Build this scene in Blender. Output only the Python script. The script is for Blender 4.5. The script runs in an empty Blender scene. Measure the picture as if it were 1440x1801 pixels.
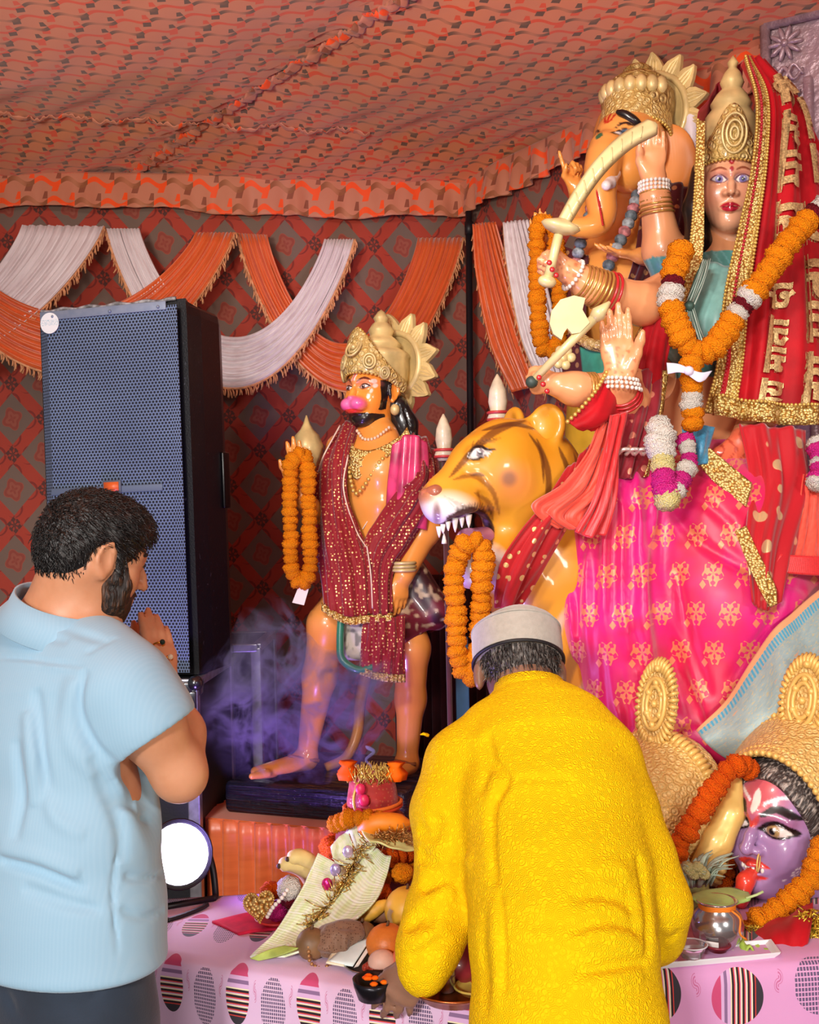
import bpy, bmesh, math, random
import numpy as np
from mathutils import Vector, Matrix, noise as mnoise

random.seed(7); RNG = np.random.default_rng(7)
SC = bpy.context.scene
COL = SC.collection
F_PX = 2000.0                      # focal length in pixels of the 1440 x 1801 frame
CAM = np.array([0.0, 0.0, 1.65])
ROLL = math.radians(1.3)
RV = np.array([math.cos(ROLL), 0, -math.sin(ROLL)])
UV_ = np.array([math.sin(ROLL), 0, math.cos(ROLL)])
FV = np.array([0.0, 1.0, 0.0])

# ---------------------------------------------------------------- camera
cam_data = bpy.data.cameras.new('camera')
cam_data.sensor_fit = 'HORIZONTAL'; cam_data.sensor_width = 36.0
cam_data.lens = 36.0 * F_PX / 1440.0
cam_data.clip_start = 0.05
cam = bpy.data.objects.new('camera', cam_data); COL.objects.link(cam)
cm = Matrix(((RV[0], UV_[0], -FV[0], CAM[0]), (RV[1], UV_[1], -FV[1], CAM[1]), (RV[2], UV_[2], -FV[2], CAM[2]), (0, 0, 0, 1)))
cam.matrix_world = cm
SC.camera = cam

# ---------------------------------------------------------------- world, the tent's flood lamps and added fill spots
SC.view_settings.view_transform = 'Standard'; SC.view_settings.look = 'None'
SC.view_settings.gamma = 1.0; SC.view_settings.use_curve_mapping = False
SC.view_settings.exposure = 0.0
w = bpy.data.worlds.new('night'); SC.world = w; w.use_nodes = True
w.node_tree.nodes['Background'].inputs[0].default_value = (0.62, 0.55, 0.55, 1)
w.node_tree.nodes['Background'].inputs[1].default_value = 0.32

def lamp_area(name, loc, aim, size, power, col):
    l = bpy.data.lights.new(name, 'AREA'); l.shape = 'RECTANGLE'; l.size, l.size_y = size; l.energy = power; l.color = col
    o = bpy.data.objects.new(name, l); COL.objects.link(o); o.location = loc
    o.rotation_euler = (Vector(aim) - Vector(loc)).to_track_quat('-Z', 'Y').to_euler()
    o['label'] = 'flood lamp of the tent standing outside the picture'; o['category'] = 'lamp'
    return o
def fill_spot(name, loc, aim, power, cone, col, rad=.12):
    l = bpy.data.lights.new(name, 'SPOT'); l.energy = power; l.spot_size = math.radians(cone); l.spot_blend = .6; l.shadow_soft_size = rad; l.color = col
    o = bpy.data.objects.new(name, l); COL.objects.link(o); o.location = loc; o.rotation_euler = (Vector(aim) - Vector(loc)).to_track_quat('-Z', 'Y').to_euler()
    o['label'] = 'unseen spot light added to brighten part of the scene'; o['category'] = 'lamp'; return o
lamp_area('stage_flood_lamp', (-2.6, -5.0, 3.6), (0.5, 3.6, 1.8), (1.2, .8), 430, (1.0, 0.95, 0.90))
lamp_area('stage_flood_lamp', (3.4, -3.6, 3.3), (0.8, 3.3, 1.7), (1.0, .7), 150, (1.0, 0.93, 0.86))
lamp_area('stage_flood_lamp', (-0.4, -4.0, 0.9), (-0.4, 3.6, 3.2), (1.0, .6), 110, (1.0, 0.9, 0.82))
fill_spot('ceiling_fill_light', (-1.0, 0.1, 2.15), (-0.5, 2.7, 3.75), 430, 66, (1.0, 0.84, 0.70), .2)  # unseen light added to brighten the ceiling cloth
fill_spot('violet_fill_light', (-0.62, 3.12, 0.25), (-0.35, 3.55, 1.5), 60, 95, (0.42, 0.22, 1.0), .06)  # hidden violet light added to colour the smoke and statue legs
fill_spot('statue_fill_spot', (-0.5, 0.9, 3.1), (0.9, 3.3, 1.75), 98, 62, (1.0, 0.94, 0.88))  # unseen spot added to brighten the goddess side
fill_spot('statue_fill_spot', (-1.1, 1.1, 3.1), (-0.3, 4.0, 1.6), 70, 60, (1.0, 0.93, 0.86))  # second unseen spot, added to brighten the haloed statue

# ---------------------------------------------------------------- small maths
def P(px, py, d):
    x = (px - 720.0) / F_PX * d; y = (900.5 - py) / F_PX * d
    return CAM + RV * x + UV_ * y + FV * d
def PP(lst, d=None):
    return np.array([P(*q) if len(q) == 3 else P(q[0], q[1], d) for q in lst])
def S(px, d): return px * d / F_PX
def nrm(v):
    v = np.asarray(v, float); return v / (np.linalg.norm(v) + 1e-12)
def lin(c):
    c = np.asarray(c, float); return np.where(c <= .04045, c / 12.92, ((c + .055) / 1.055) ** 2.4)
def hx(s):
    s = s.lstrip('#'); return lin([int(s[i:i + 2], 16) / 255 for i in (0, 2, 4)])
def catmull(pts, n):
    pts = np.asarray(pts, float); m = len(pts)
    if m == 2:
        t = np.linspace(0, 1, n)[:, None]; return pts[0] * (1 - t) + pts[1] * t
    q = np.vstack([2 * pts[0] - pts[1], pts, 2 * pts[-1] - pts[-2]])
    u = np.linspace(0, m - 1 - 1e-9, n); i = u.astype(int); f = (u - i)[:, None]
    a, b, c, d = q[i], q[i + 1], q[i + 2], q[i + 3]
    return .5 * (2 * b + (c - a) * f + (2 * a - 5 * b + 4 * c - d) * f ** 2 + (3 * b - a - 3 * c + d) * f ** 3)
def resample(pts, step):
    p = catmull(pts, max(60, len(pts) * 16)); L = np.r_[0, np.cumsum(np.linalg.norm(np.diff(p, axis=0), axis=1))]
    n = max(2, int(round(L[-1] / step)) + 1); s = np.linspace(0, L[-1], n)
    return np.stack([np.interp(s, L, p[:, k]) for k in range(p.shape[1])], 1)
def rotv(v, ax, ang):
    v = np.asarray(v, float); ax = nrm(ax)
    return v * math.cos(ang) + np.cross(ax, v) * math.sin(ang) + ax * np.dot(ax, v) * (1 - math.cos(ang))
def hash2(a, b):
    s = np.sin(a * 127.1 + b * 311.7) * 43758.5453; return s - np.floor(s)
def vnoise(p, sc):
    q = np.asarray(p, float) * sc; i = np.floor(q); f = q - i; f = f * f * (3 - 2 * f); out = 0
    for dx in (0, 1):
        for dy in (0, 1):
            for dz in (0, 1):
                h = np.sin((i[..., 0] + dx) * 127.1 + (i[..., 1] + dy) * 311.7 + (i[..., 2] + dz) * 74.7) * 43758.5453
                h = h - np.floor(h)
                out = out + h * (f[..., 0] if dx else 1 - f[..., 0]) * (f[..., 1] if dy else 1 - f[..., 1]) * (f[..., 2] if dz else 1 - f[..., 2])
    return out

# ---------------------------------------------------------------- objects
def tag(o, label, cat, group=None, kind=None):
    if label: o['label'] = label
    if cat: o['category'] = cat
    if group: o['group'] = group
    if kind: o['kind'] = kind
    return o
def root(name, loc, label, cat, group=None):
    o = bpy.data.objects.new(name, None); COL.objects.link(o); o.location = Vector(loc); o.empty_display_size = .05
    o['_o'] = [float(x) for x in loc]
    return tag(o, label, cat, group)
def origin(o):
    return np.array(o['_o']) if '_o' in o else np.zeros(3)
def newmesh(name, v, f, smooth=True, uv=None, col=None):
    me = bpy.data.meshes.new(name); v = np.asarray(v, float)
    if isinstance(f, np.ndarray) and f.ndim == 2:
        n, k = f.shape
        me.vertices.add(len(v)); me.vertices.foreach_set('co', v.ravel())
        me.loops.add(n * k); me.loops.foreach_set('vertex_index', f.ravel().astype(np.int32))
        me.polygons.add(n); me.polygons.foreach_set('loop_start', np.arange(0, n * k, k, dtype=np.int32))
        me.update(calc_edges=True)
    else:
        me.from_pydata(v.tolist(), [], [list(map(int, q)) for q in f])
    if smooth: me.polygons.foreach_set('use_smooth', np.ones(len(me.polygons), bool))
    if uv is not None:
        l = me.uv_layers.new(name='UVMap'); vi = np.empty(len(me.loops), np.int32); me.loops.foreach_get('vertex_index', vi)
        l.data.foreach_set('uv', np.asarray(uv, np.float32)[vi].ravel())
    if col is not None:
        a = me.color_attributes.new('Col', 'FLOAT_COLOR', 'POINT'); c = np.ones((len(v), 4), np.float32); c[:, :3] = col
        a.data.foreach_set('color', c.ravel())
    me.validate(); me.update(); return me
def obj(name, v, f, mat, parent=None, smooth=True, uv=None, col=None, loc=None, kind=None, label=None):
    v = np.asarray(v, float)
    if parent is not None: og = origin(parent)
    elif loc is not None: og = np.asarray(loc, float)
    else:
        lo, hi = v.min(0), v.max(0); og = np.array([(lo[0] + hi[0]) / 2, (lo[1] + hi[1]) / 2, lo[2]])
    me = newmesh(name, v - og, f, smooth, uv, col)
    if mat is not None:
        for m in (mat if isinstance(mat, (list, tuple)) else [mat]): me.materials.append(m)
    o = bpy.data.objects.new(name, me); COL.objects.link(o)
    o['_o'] = [float(x) for x in og]
    if parent is not None: o.parent = parent
    else: o.location = Vector(og)
    if kind: o['kind'] = kind
    if label: o['label'] = label
    return o
def inst(name, src, parent, M):
    """copy of a mesh object placed by world matrix M (numpy 4x4) under parent"""
    o = src.copy() if src.name in COL.objects else src.copy()
    o.name = name; COL.objects.link(o); og = origin(parent) if parent is not None else np.zeros(3)
    Mm = Matrix(M.tolist()); Mm.translation -= Vector(og); o.parent = parent; o.matrix_local = Mm
    for k in list(o.keys()): del o[k]
    o['_o'] = [0.0, 0.0, 0.0]
    return o
def frameM(o, x, y, z, s=1.0):
    M = np.eye(4); M[:3, 0] = np.asarray(x) * s; M[:3, 1] = np.asarray(y) * s; M[:3, 2] = np.asarray(z) * s; M[:3, 3] = o; return M

class MB:
    """collects simple shapes into one mesh"""
    def __init__(s): s.v = []; s.f = []; s.n = 0
    def add(s, v, f):
        v = np.asarray(v, float); s.v.append(v); s.f += [tuple(int(i) + s.n for i in q) for q in f]; s.n += len(v); return s
    def box(s, c, size, ax=None, bev=0.0):
        c = np.asarray(c, float); hs = np.asarray(size, float) / 2; A = np.eye(3) if ax is None else np.asarray(ax, float)
        if bev <= 0:
            v = [c + sx * hs[0] * A[0] + sy * hs[1] * A[1] + sz * hs[2] * A[2] for sz in (-1, 1) for sy in (-1, 1) for sx in (-1, 1)]
            return s.add(v, [(0, 2, 3, 1), (4, 5, 7, 6), (0, 1, 5, 4), (2, 6, 7, 3), (0, 4, 6, 2), (1, 3, 7, 5)])
        bm = bmesh.new(); bmesh.ops.create_cube(bm, size=1)
        for q in bm.verts: q.co = Vector((q.co.x * 2 * hs[0], q.co.y * 2 * hs[1], q.co.z * 2 * hs[2]))
        bmesh.ops.bevel(bm, geom=bm.edges[:], offset=min(bev, hs.min() * .95), segments=2, affect='EDGES', profile=.6)
        bm.verts.index_update(); v = [c + q.co.x * A[0] + q.co.y * A[1] + q.co.z * A[2] for q in bm.verts]
        f = [[q.index for q in p.verts] for p in bm.faces]; bm.free(); return s.add(v, f)
    def tube(s, pts, r, seg=8, cap=True, closed=False, flat=None):
        p = np.asarray(pts, float); n = len(p); r = np.broadcast_to(np.asarray(r, float), (n,))
        t = np.gradient(p, axis=0) if not closed else np.roll(p, -1, 0) - np.roll(p, 1, 0)
        t /= np.linalg.norm(t, axis=1)[:, None] + 1e-12
        a = np.array([0, 0, 1.]) if abs(t[0][2]) < .9 else np.array([1., 0, 0]); u = nrm(a - t[0] * np.dot(a, t[0])); V = []
        for i in range(n):
            u = nrm(u - t[i] * np.dot(u, t[i])); w_ = np.cross(t[i], u)
            if flat is not None:
                fw = nrm(np.asarray(flat[0]) - t[i] * np.dot(flat[0], t[i])); fu = np.cross(t[i], fw)
                V.append([p[i] + r[i] * (math.cos(k) * fu + flat[1] * math.sin(k) * fw) for k in np.linspace(0, 2 * math.pi, seg, endpoint=False)])
            else:
                V.append([p[i] + r[i] * (math.cos(k) * u + math.sin(k) * w_) for k in np.linspace(0, 2 * math.pi, seg, endpoint=False)])
        f = []
        for i in range(n if closed else n - 1):
            j = (i + 1) % n
            f += [(i * seg + k, i * seg + (k + 1) % seg, j * seg + (k + 1) % seg, j * seg + k) for k in range(seg)]
        if cap and not closed: f += [tuple(range(seg - 1, -1, -1)), tuple(range((n - 1) * seg, n * seg))]
        return s.add(np.array(V).reshape(-1, 3), f)
    def lathe(s, prof, c=(0, 0, 0), ax=None, seg=24, fr=None):
        """prof list of (radius, height)"""
        c = np.asarray(c, float); A = np.eye(3) if ax is None else np.asarray(ax, float); n = len(prof); V = []
        for (r, z) in prof:
            for k in range(seg):
                a = 2 * math.pi * k / seg; rr = r * (fr(a, z) if fr else 1); V.append(c + rr * math.cos(a) * A[0] + rr * math.sin(a) * A[1] + z * A[2])
        f = [(i * seg + k, i * seg + (k + 1) % seg, (i + 1) * seg + (k + 1) % seg, (i + 1) * seg + k) for i in range(n - 1) for k in range(seg)]
        f += [tuple(range(seg - 1, -1, -1)), tuple(range((n - 1) * seg, n * seg))]
        return s.add(V, f)
    def ball(s, c, r, seg=8, rings=6, A=None):
        r = np.broadcast_to(np.asarray(r, float), (3,)); A = np.eye(3) if A is None else A; c = np.asarray(c, float); V = [c + r[2] * A[2]]
        for i in range(1, rings):
            th = math.pi * i / rings
            for k in range(seg):
                a = 2 * math.pi * k / seg
                V.append(c + r[0] * math.sin(th) * math.cos(a) * A[0] + r[1] * math.sin(th) * math.sin(a) * A[1] + r[2] * math.cos(th) * A[2])
        V.append(c - r[2] * A[2]); n = len(V) - 1
        f = [(0, 1 + k, 1 + (k + 1) % seg) for k in range(seg)]
        for i in range(rings - 2):
            b = 1 + i * seg; f += [(b + k, b + seg + k, b + seg + (k + 1) % seg, b + (k + 1) % seg) for k in range(seg)]
        b = 1 + (rings - 2) * seg; f += [(n, b + (k + 1) % seg, b + k) for k in range(seg)]
        return s.add(V, f)
    def prism(s, outline, thick, A, c):
        """closed 2-D outline extruded: A[0],A[1] in plane, A[2] thickness"""
        o = np.asarray(outline, float); n = len(o); c = np.asarray(c, float)
        a = c + o[:, :1] * A[0] + o[:, 1:2] * A[1] - A[2] * thick / 2; b = a + A[2] * thick
        f = [tuple(range(n - 1, -1, -1)), tuple(range(n, 2 * n))] + [(i, (i + 1) % n, n + (i + 1) % n, n + i) for i in range(n)]
        return s.add(np.vstack([a, b]), f)
    def build(s, name, mat, parent=None, smooth=True, **k):
        return obj(name, np.vstack(s.v), s.f, mat, parent, smooth, **k)

def patch_pts(ctrl, nu, nv):
    """catmull-rom surface through a grid of control points [rows][cols] -> (nu,nv,3): rows along u"""
    c = np.asarray(ctrl, float); rows = np.array([catmull(r, nv) for r in c])
    return np.stack([catmull(rows[:, j], nu) for j in range(nv)], 1)
def surf_normals(p):
    du = np.gradient(p, axis=0); dv = np.gradient(p, axis=1); n = np.cross(du, dv)
    return n / (np.linalg.norm(n, axis=2)[..., None] + 1e-12)
def grid_faces(nu, nv):
    i, j = np.meshgrid(np.arange(nu - 1), np.arange(nv - 1), indexing='ij'); a = (i * nv + j).ravel()
    return np.stack([a, a + 1, a + nv + 1, a + nv], 1)
def sheet(name, p, mat, parent=None, thick=.003, disp=None, uvs=(1, 1), **k):
    """cloth: (nu,nv,3) points, disp = offset along the normal (nu,nv); closed both sides with thickness"""
    nu, nv = p.shape[:2]
    if disp is not None: p = p + surf_normals(p) * disp[..., None]
    n = surf_normals(p) * thick / 2; a = (p + n).reshape(-1, 3); b = (p - n).reshape(-1, 3); N = nu * nv
    g = grid_faces(nu, nv); ids = np.arange(N).reshape(nu, nv)
    loop = np.r_[ids[0, :-1], ids[:-1, -1], ids[-1, :0:-1], ids[:0:-1, 0]]; nx = np.roll(loop, -1)
    side = np.stack([loop, loop + N, nx + N, nx], 1)
    f = np.vstack([g, g[:, ::-1] + N, side])
    u, v = np.meshgrid(np.linspace(0, uvs[0], nu), np.linspace(0, uvs[1], nv), indexing='ij'); uv = np.stack([u.ravel(), v.ravel()], 1)
    return obj(name, np.vstack([a, b]), f, mat, parent, True, uv=np.vstack([uv, uv]), **k)

# ---------------------------------------------------------------- implicit surfaces (smooth union of tapered limbs)
class Vol:
    def __init__(s, lo, hi, h):
        s.lo = np.asarray(lo, float); s.h = h; s.n = np.ceil((np.asarray(hi, float) - s.lo) / h).astype(int) + 1
        s.D = np.full(tuple(s.n), 9.0, np.float32)
        s.ax = [(s.lo[k] + np.arange(s.n[k]) * h).astype(np.float32) for k in range(3)]
    def sub(s, lo, hi):
        a = np.clip(np.floor((np.asarray(lo) - s.lo) / s.h).astype(int), 0, s.n); b = np.clip(np.ceil((np.asarray(hi) - s.lo) / s.h).astype(int) + 1, 0, s.n)
        if np.any(b <= a): return None, None
        sl = tuple(slice(int(a[k]), int(b[k])) for k in range(3))
        return sl, (s.ax[0][sl[0]][:, None, None], s.ax[1][sl[1]][None, :, None], s.ax[2][sl[2]][None, None, :])
    def _put(s, sl, d, k, cut):
        a = s.D[sl]
        if cut:
            m = np.maximum(k - np.abs(a + d), 0) / max(k, 1e-6); s.D[sl] = np.maximum(a, -d) + m * m * k / 4
        else:
            m = np.maximum(k - np.abs(a - d), 0) / max(k, 1e-6); s.D[sl] = np.minimum(a, d) - m * m * k / 4
    def seg(s, a, b, ra, rb, k=.01, cut=False):
        a = np.asarray(a, float); b = np.asarray(b, float); R = max(ra, rb) + k + 2 * s.h
        sl, g = s.sub(np.minimum(a, b) - R, np.maximum(a, b) + R)
        if sl is None: return s
        ba = b - a; L2 = float(ba @ ba) + 1e-12; q = [g[i] - np.float32(a[i]) for i in range(3)]
        t = np.clip((q[0] * ba[0] + q[1] * ba[1] + q[2] * ba[2]) / L2, 0, 1).astype(np.float32)
        d = np.sqrt((q[0] - t * ba[0]) ** 2 + (q[1] - t * ba[1]) ** 2 + (q[2] - t * ba[2]) ** 2) - (ra + (rb - ra) * t)
        s._put(sl, d.astype(np.float32), k, cut); return s
    def chain(s, pts, rs, k=.01, cut=False):
        rs = np.broadcast_to(np.asarray(rs, float), (len(pts),))
        for i in range(len(pts) - 1): s.seg(pts[i], pts[i + 1], rs[i], rs[i + 1], k, cut)
        return s
    def ell(s, c, r, A=None, k=.01, cut=False):
        c = np.asarray(c, float); r = np.broadcast_to(np.asarray(r, float), (3,)); A = np.eye(3) if A is None else np.asarray(A, float)
        ext = np.sqrt(((A * r[:, None]) ** 2).sum(0)) + k + 2 * s.h
        sl, g = s.sub(c - ext, c + ext)
        if sl is None: return s
        q = [g[i] - np.float32(c[i]) for i in range(3)]; k0 = 0; k1 = 0
        for m in range(3):
            x = q[0] * A[m][0] + q[1] * A[m][1] + q[2] * A[m][2]; k0 = k0 + (x / r[m]) ** 2; k1 = k1 + (x / r[m] ** 2) ** 2
        k0 = np.sqrt(k0); d = k0 * (k0 - 1) / (np.sqrt(k1) + 1e-9)
        s._put(sl, d.astype(np.float32), k, cut); return s
    def loft(s, a, b, ra, rb, side, k=.02, cut=False):
        """elliptic tapered limb: ra=(along side, across side)"""
        a = np.asarray(a, float); b = np.asarray(b, float); ra = np.asarray(ra, float); rb = np.asarray(rb, float)
        R = max(ra.max(), rb.max()) + k + 2 * s.h; sl, g = s.sub(np.minimum(a, b) - R, np.maximum(a, b) + R)
        if sl is None: return s
        ba = b - a; L = np.linalg.norm(ba); t_ = ba / L; sd = nrm(np.asarray(side) - t_ * np.dot(side, t_)); ot = np.cross(t_, sd)
        q = [g[i] - np.float32(a[i]) for i in range(3)]
        y = q[0] * t_[0] + q[1] * t_[1] + q[2] * t_[2]; t = np.clip(y / L, 0, 1); yy = y - t * L
        x = q[0] * sd[0] + q[1] * sd[1] + q[2] * sd[2]; z = q[0] * ot[0] + q[1] * ot[1] + q[2] * ot[2]
        r1 = ra[0] + (rb[0] - ra[0]) * t; r2 = ra[1] + (rb[1] - ra[1]) * t; rm = np.minimum(r1, r2)
        k0 = np.sqrt((x / r1) ** 2 + (z / r2) ** 2 + (yy / rm) ** 2); k1 = np.sqrt((x / r1 ** 2) ** 2 + (z / r2 ** 2) ** 2 + (yy / rm ** 2) ** 2)
        d = k0 * (k0 - 1) / (k1 + 1e-9)
        s._put(sl, d.astype(np.float32), k, cut); return s
    def box(s, c, half, A=None, rad=.01, k=.01, cut=False):
        c = np.asarray(c, float); half = np.asarray(half, float); A = np.eye(3) if A is None else np.asarray(A, float)
        ext = (np.abs(A) * half[:, None]).sum(0) + rad + k + 2 * s.h; sl, g = s.sub(c - ext, c + ext)
        if sl is None: return s
        q = [g[i] - np.float32(c[i]) for i in range(3)]; o = 0; mx = None
        for m in range(3):
            x = np.abs(q[0] * A[m][0] + q[1] * A[m][1] + q[2] * A[m][2]) - (half[m] - rad); o = o + np.maximum(x, 0) ** 2; mx = x if mx is None else np.maximum(mx, x)
        s._put(sl, (np.sqrt(o) + np.minimum(mx, 0) - rad).astype(np.float32), k, cut); return s
    def half(s, c, n_, k=.004):
        """keep the side n.(p-c) < 0"""
        c = np.asarray(c, float); n_ = nrm(n_); d = (s.ax[0][:, None, None] - c[0]) * n_[0] + (s.ax[1][None, :, None] - c[1]) * n_[1] + (s.ax[2][None, None, :] - c[2]) * n_[2]
        m = np.maximum(k - np.abs(s.D - d), 0) / k; s.D = (np.maximum(s.D, d) + m * m * k / 4).astype(np.float32); return s
    def groove(s, pts, width, depth):
        """fold line: depth > 0 sinks, < 0 raises; tapered at the ends"""
        p = catmull(pts, max(8, 5 * len(pts))); R = width * 2.6; n = len(p)
        sl, g = s.sub(p.min(0) - R, p.max(0) + R)
        if sl is None: return s
        best = None; bt = None
        for i in range(n - 1):
            a = p[i]; ba = p[i + 1] - a; q = [g[j] - np.float32(a[j]) for j in range(3)]
            t = np.clip((q[0] * ba[0] + q[1] * ba[1] + q[2] * ba[2]) / (ba @ ba + 1e-12), 0, 1)
            d2 = (q[0] - t * ba[0]) ** 2 + (q[1] - t * ba[1]) ** 2 + (q[2] - t * ba[2]) ** 2; tt = (i + t) / (n - 1)
            if best is None: best, bt = d2, tt + 0 * d2
            else: m = d2 < best; best = np.where(m, d2, best); bt = np.where(m, tt, bt)
        s.D[sl] += (depth * np.exp(-best / width ** 2) * np.sqrt(np.clip(4 * bt * (1 - bt), 0, 1))).astype(np.float32); return s
    def mesh(s):
        D = s.D; D[0], D[-1], D[:, 0], D[:, -1], D[:, :, 0], D[:, :, -1] = 1, 1, 1, 1, 1, 1
        ins = D < 0; c = np.zeros(tuple(s.n - 1), np.int8); nx, ny, nz = s.n
        for dx in (0, 1):
            for dy in (0, 1):
                for dz in (0, 1): c += ins[dx:nx - 1 + dx, dy:ny - 1 + dy, dz:nz - 1 + dz]
        ci, cj, ck = np.nonzero((c > 0) & (c < 8)); N = len(ci)
        corner = [(dx, dy, dz) for dx in (0, 1) for dy in (0, 1) for dz in (0, 1)]
        val = np.stack([D[ci + a, cj + b, ck + e] for a, b, e in corner], 1); pos = np.zeros((N, 3)); cnt = np.zeros(N)
        for i in range(8):
            for j in range(i + 1, 8):
                di = np.abs(np.array(corner[i]) - np.array(corner[j]))
                if di.sum() != 1: continue
                a, b = val[:, i], val[:, j]; m = (a < 0) != (b < 0); t = np.where(m, a / (a - b + 1e-20), 0)
                pos[m] += (np.array(corner[i]) + t[m, None] * (np.array(corner[j]) - np.array(corner[i]))); cnt[m] += 1
        v = s.lo + (np.stack([ci, cj, ck], 1) + pos / cnt[:, None]) * s.h
        idx = np.full(tuple(s.n - 1), -1, np.int32); idx[ci, cj, ck] = np.arange(N); F = []
        for axn in range(3):
            sh = [slice(None)] * 3; s2 = [slice(None)] * 3; sh[axn] = slice(0, -1); s2[axn] = slice(1, None)
            A_, B_ = ins[tuple(sh)], ins[tuple(s2)]; e = np.argwhere(A_ != B_); flip = A_[tuple(e.T)]
            o1, o2 = [(1, 2), (2, 0), (0, 1)][axn]; d1 = np.zeros(3, int); d1[o1] = 1; d2 = np.zeros(3, int); d2[o2] = 1
            q = np.stack([idx[tuple((e - d1 - d2).T)], idx[tuple((e - d2).T)], idx[tuple(e.T)], idx[tuple((e - d1).T)]], 1)
            q[~flip] = q[~flip][:, ::-1]; F.append(q)
        return v, np.vstack(F)
    def build(s, name, mat, parent=None, paint=None, **k):
        v, f = s.mesh(); col = paint(v) if paint is not None else None
        return obj(name, v, f, mat, parent, True, col=col, **k)

class Frame:
    """local frame with uniform scale: f(p) local->world, f.inv(world)->local, f.A rows = axes"""
    def __init__(s, o, x, z, sc=1.0):
        s.o = np.asarray(o, float); x = nrm(x); z = nrm(np.asarray(z) - x * np.dot(z, x)); y = np.cross(z, x); s.A = np.array([x, y, z]); s.s = sc
    def __call__(s, p): return s.o + s.s * (np.asarray(p, float) @ s.A)
    def inv(s, p): return ((np.asarray(p) - s.o) @ s.A.T) / s.s

def hand(V, W, fwd, palm, thumb, s, curl=(.3, .3, .35, .4), spread=.06, th=(.75, .5), k=None, fan=0.0):
    """palm + four fingers + thumb; W wrist, fwd to the fingers, palm = palm normal, thumb = thumb side"""
    fwd = nrm(fwd); thumb = nrm(np.asarray(thumb) - fwd * np.dot(thumb, fwd)); palm = nrm(np.asarray(palm) - fwd * np.dot(palm, fwd) - thumb * np.dot(palm, thumb))
    W = np.asarray(W, float); k = s * .07 if k is None else k
    V.loft(W, W + fwd * .46 * s, (.145 * s, .105 * s), (.2 * s, .078 * s), thumb, s * .1)
    V.ell(W + fwd * .22 * s + thumb * .13 * s + palm * .04 * s, (.17 * s, .085 * s, .085 * s), np.array([nrm(fwd + .35 * thumb), nrm(np.cross(palm, fwd + .35 * thumb)), palm]), s * .06)
    tips = []
    for i, (off, L, r) in enumerate(((.15, .43, .050), (.05, .47, .053), (-.05, .43, .050), (-.145, .34, .044))):
        b = W + fwd * (.48 - .03 * abs(i - 1)) * s + thumb * off * s
        d = nrm(fwd + thumb * (1.0 - i * .67) * (spread + fan)); pts = [b - d * .08 * s, b]; rs = [r * 1.05 * s, r * 1.05 * s]; ang = 0; c = curl[i]
        for j, fr in enumerate((.46, .30, .24)):
            ang += c * (1.0, 1.1, .8)[j]; dd = rotv(d, np.cross(d, palm), ang); pts.append(pts[-1] + dd * fr * L * s); rs.append(r * (1 - .1 * (j + 1)) * s)
        V.chain(pts, rs, k * .45); tips.append(pts[-1])
    b = W + fwd * .16 * s + thumb * .15 * s + palm * .03 * s
    d = nrm(fwd * math.cos(th[0]) + thumb * math.sin(th[0]) + palm * .25); d2 = rotv(d, np.cross(d, palm * .6 - thumb * .4 + fwd * .3), th[1])
    V.chain([b, b + d * .2 * s, b + d * .2 * s + d2 * .15 * s, b + d * .2 * s + d2 * .26 * s], [.06 * s, .05 * s, .047 * s, .036 * s], k)
    return tips

# ---------------------------------------------------------------- material nodes
class E:
    def __init__(s, nt, so): s.nt = nt; s.s = so
    def _m(s, op, *o):
        n = s.nt.nodes.new('ShaderNodeMath'); n.operation = op
        for i, x in enumerate((s,) + o):
            if isinstance(x, E): s.nt.links.new(x.s, n.inputs[i])
            else: n.inputs[i].default_value = float(x)
        return E(s.nt, n.outputs[0])
    def __add__(s, o): return s._m('ADD', o)
    __radd__ = __add__
    def __mul__(s, o): return s._m('MULTIPLY', o)
    __rmul__ = __mul__
    def __sub__(s, o): return s._m('SUBTRACT', o)
    def __rsub__(s, o): return (s * -1) + o
    def __truediv__(s, o): return s._m('DIVIDE', o)
    def __neg__(s): return s * -1
    def sin(s): return s._m('SINE')
    def cos(s): return s._m('COSINE')
    def abs(s): return s._m('ABSOLUTE')
    def floor(s): return s._m('FLOOR')
    def frac(s): return s._m('FRACT')
    def mod(s, o): return s._m('FLOORED_MODULO', o)
    def sqrt(s): return s._m('SQRT')
    def pw(s, o): return s._m('POWER', o)
    def lt(s, o): return s._m('LESS_THAN', o)
    def gt(s, o): return s._m('GREATER_THAN', o)
    def min(s, o): return s._m('MINIMUM', o)
    def max(s, o): return s._m('MAXIMUM', o)
    def at2(s, o): return s._m('ARCTAN2', o)
    def sm(s, a, b):
        n = s.nt.nodes.new('ShaderNodeMapRange'); n.interpolation_type = 'SMOOTHSTEP'; s.nt.links.new(s.s, n.inputs[0])
        n.inputs[1].default_value = a; n.inputs[2].default_value = b; return E(s.nt, n.outputs[0])
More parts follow.
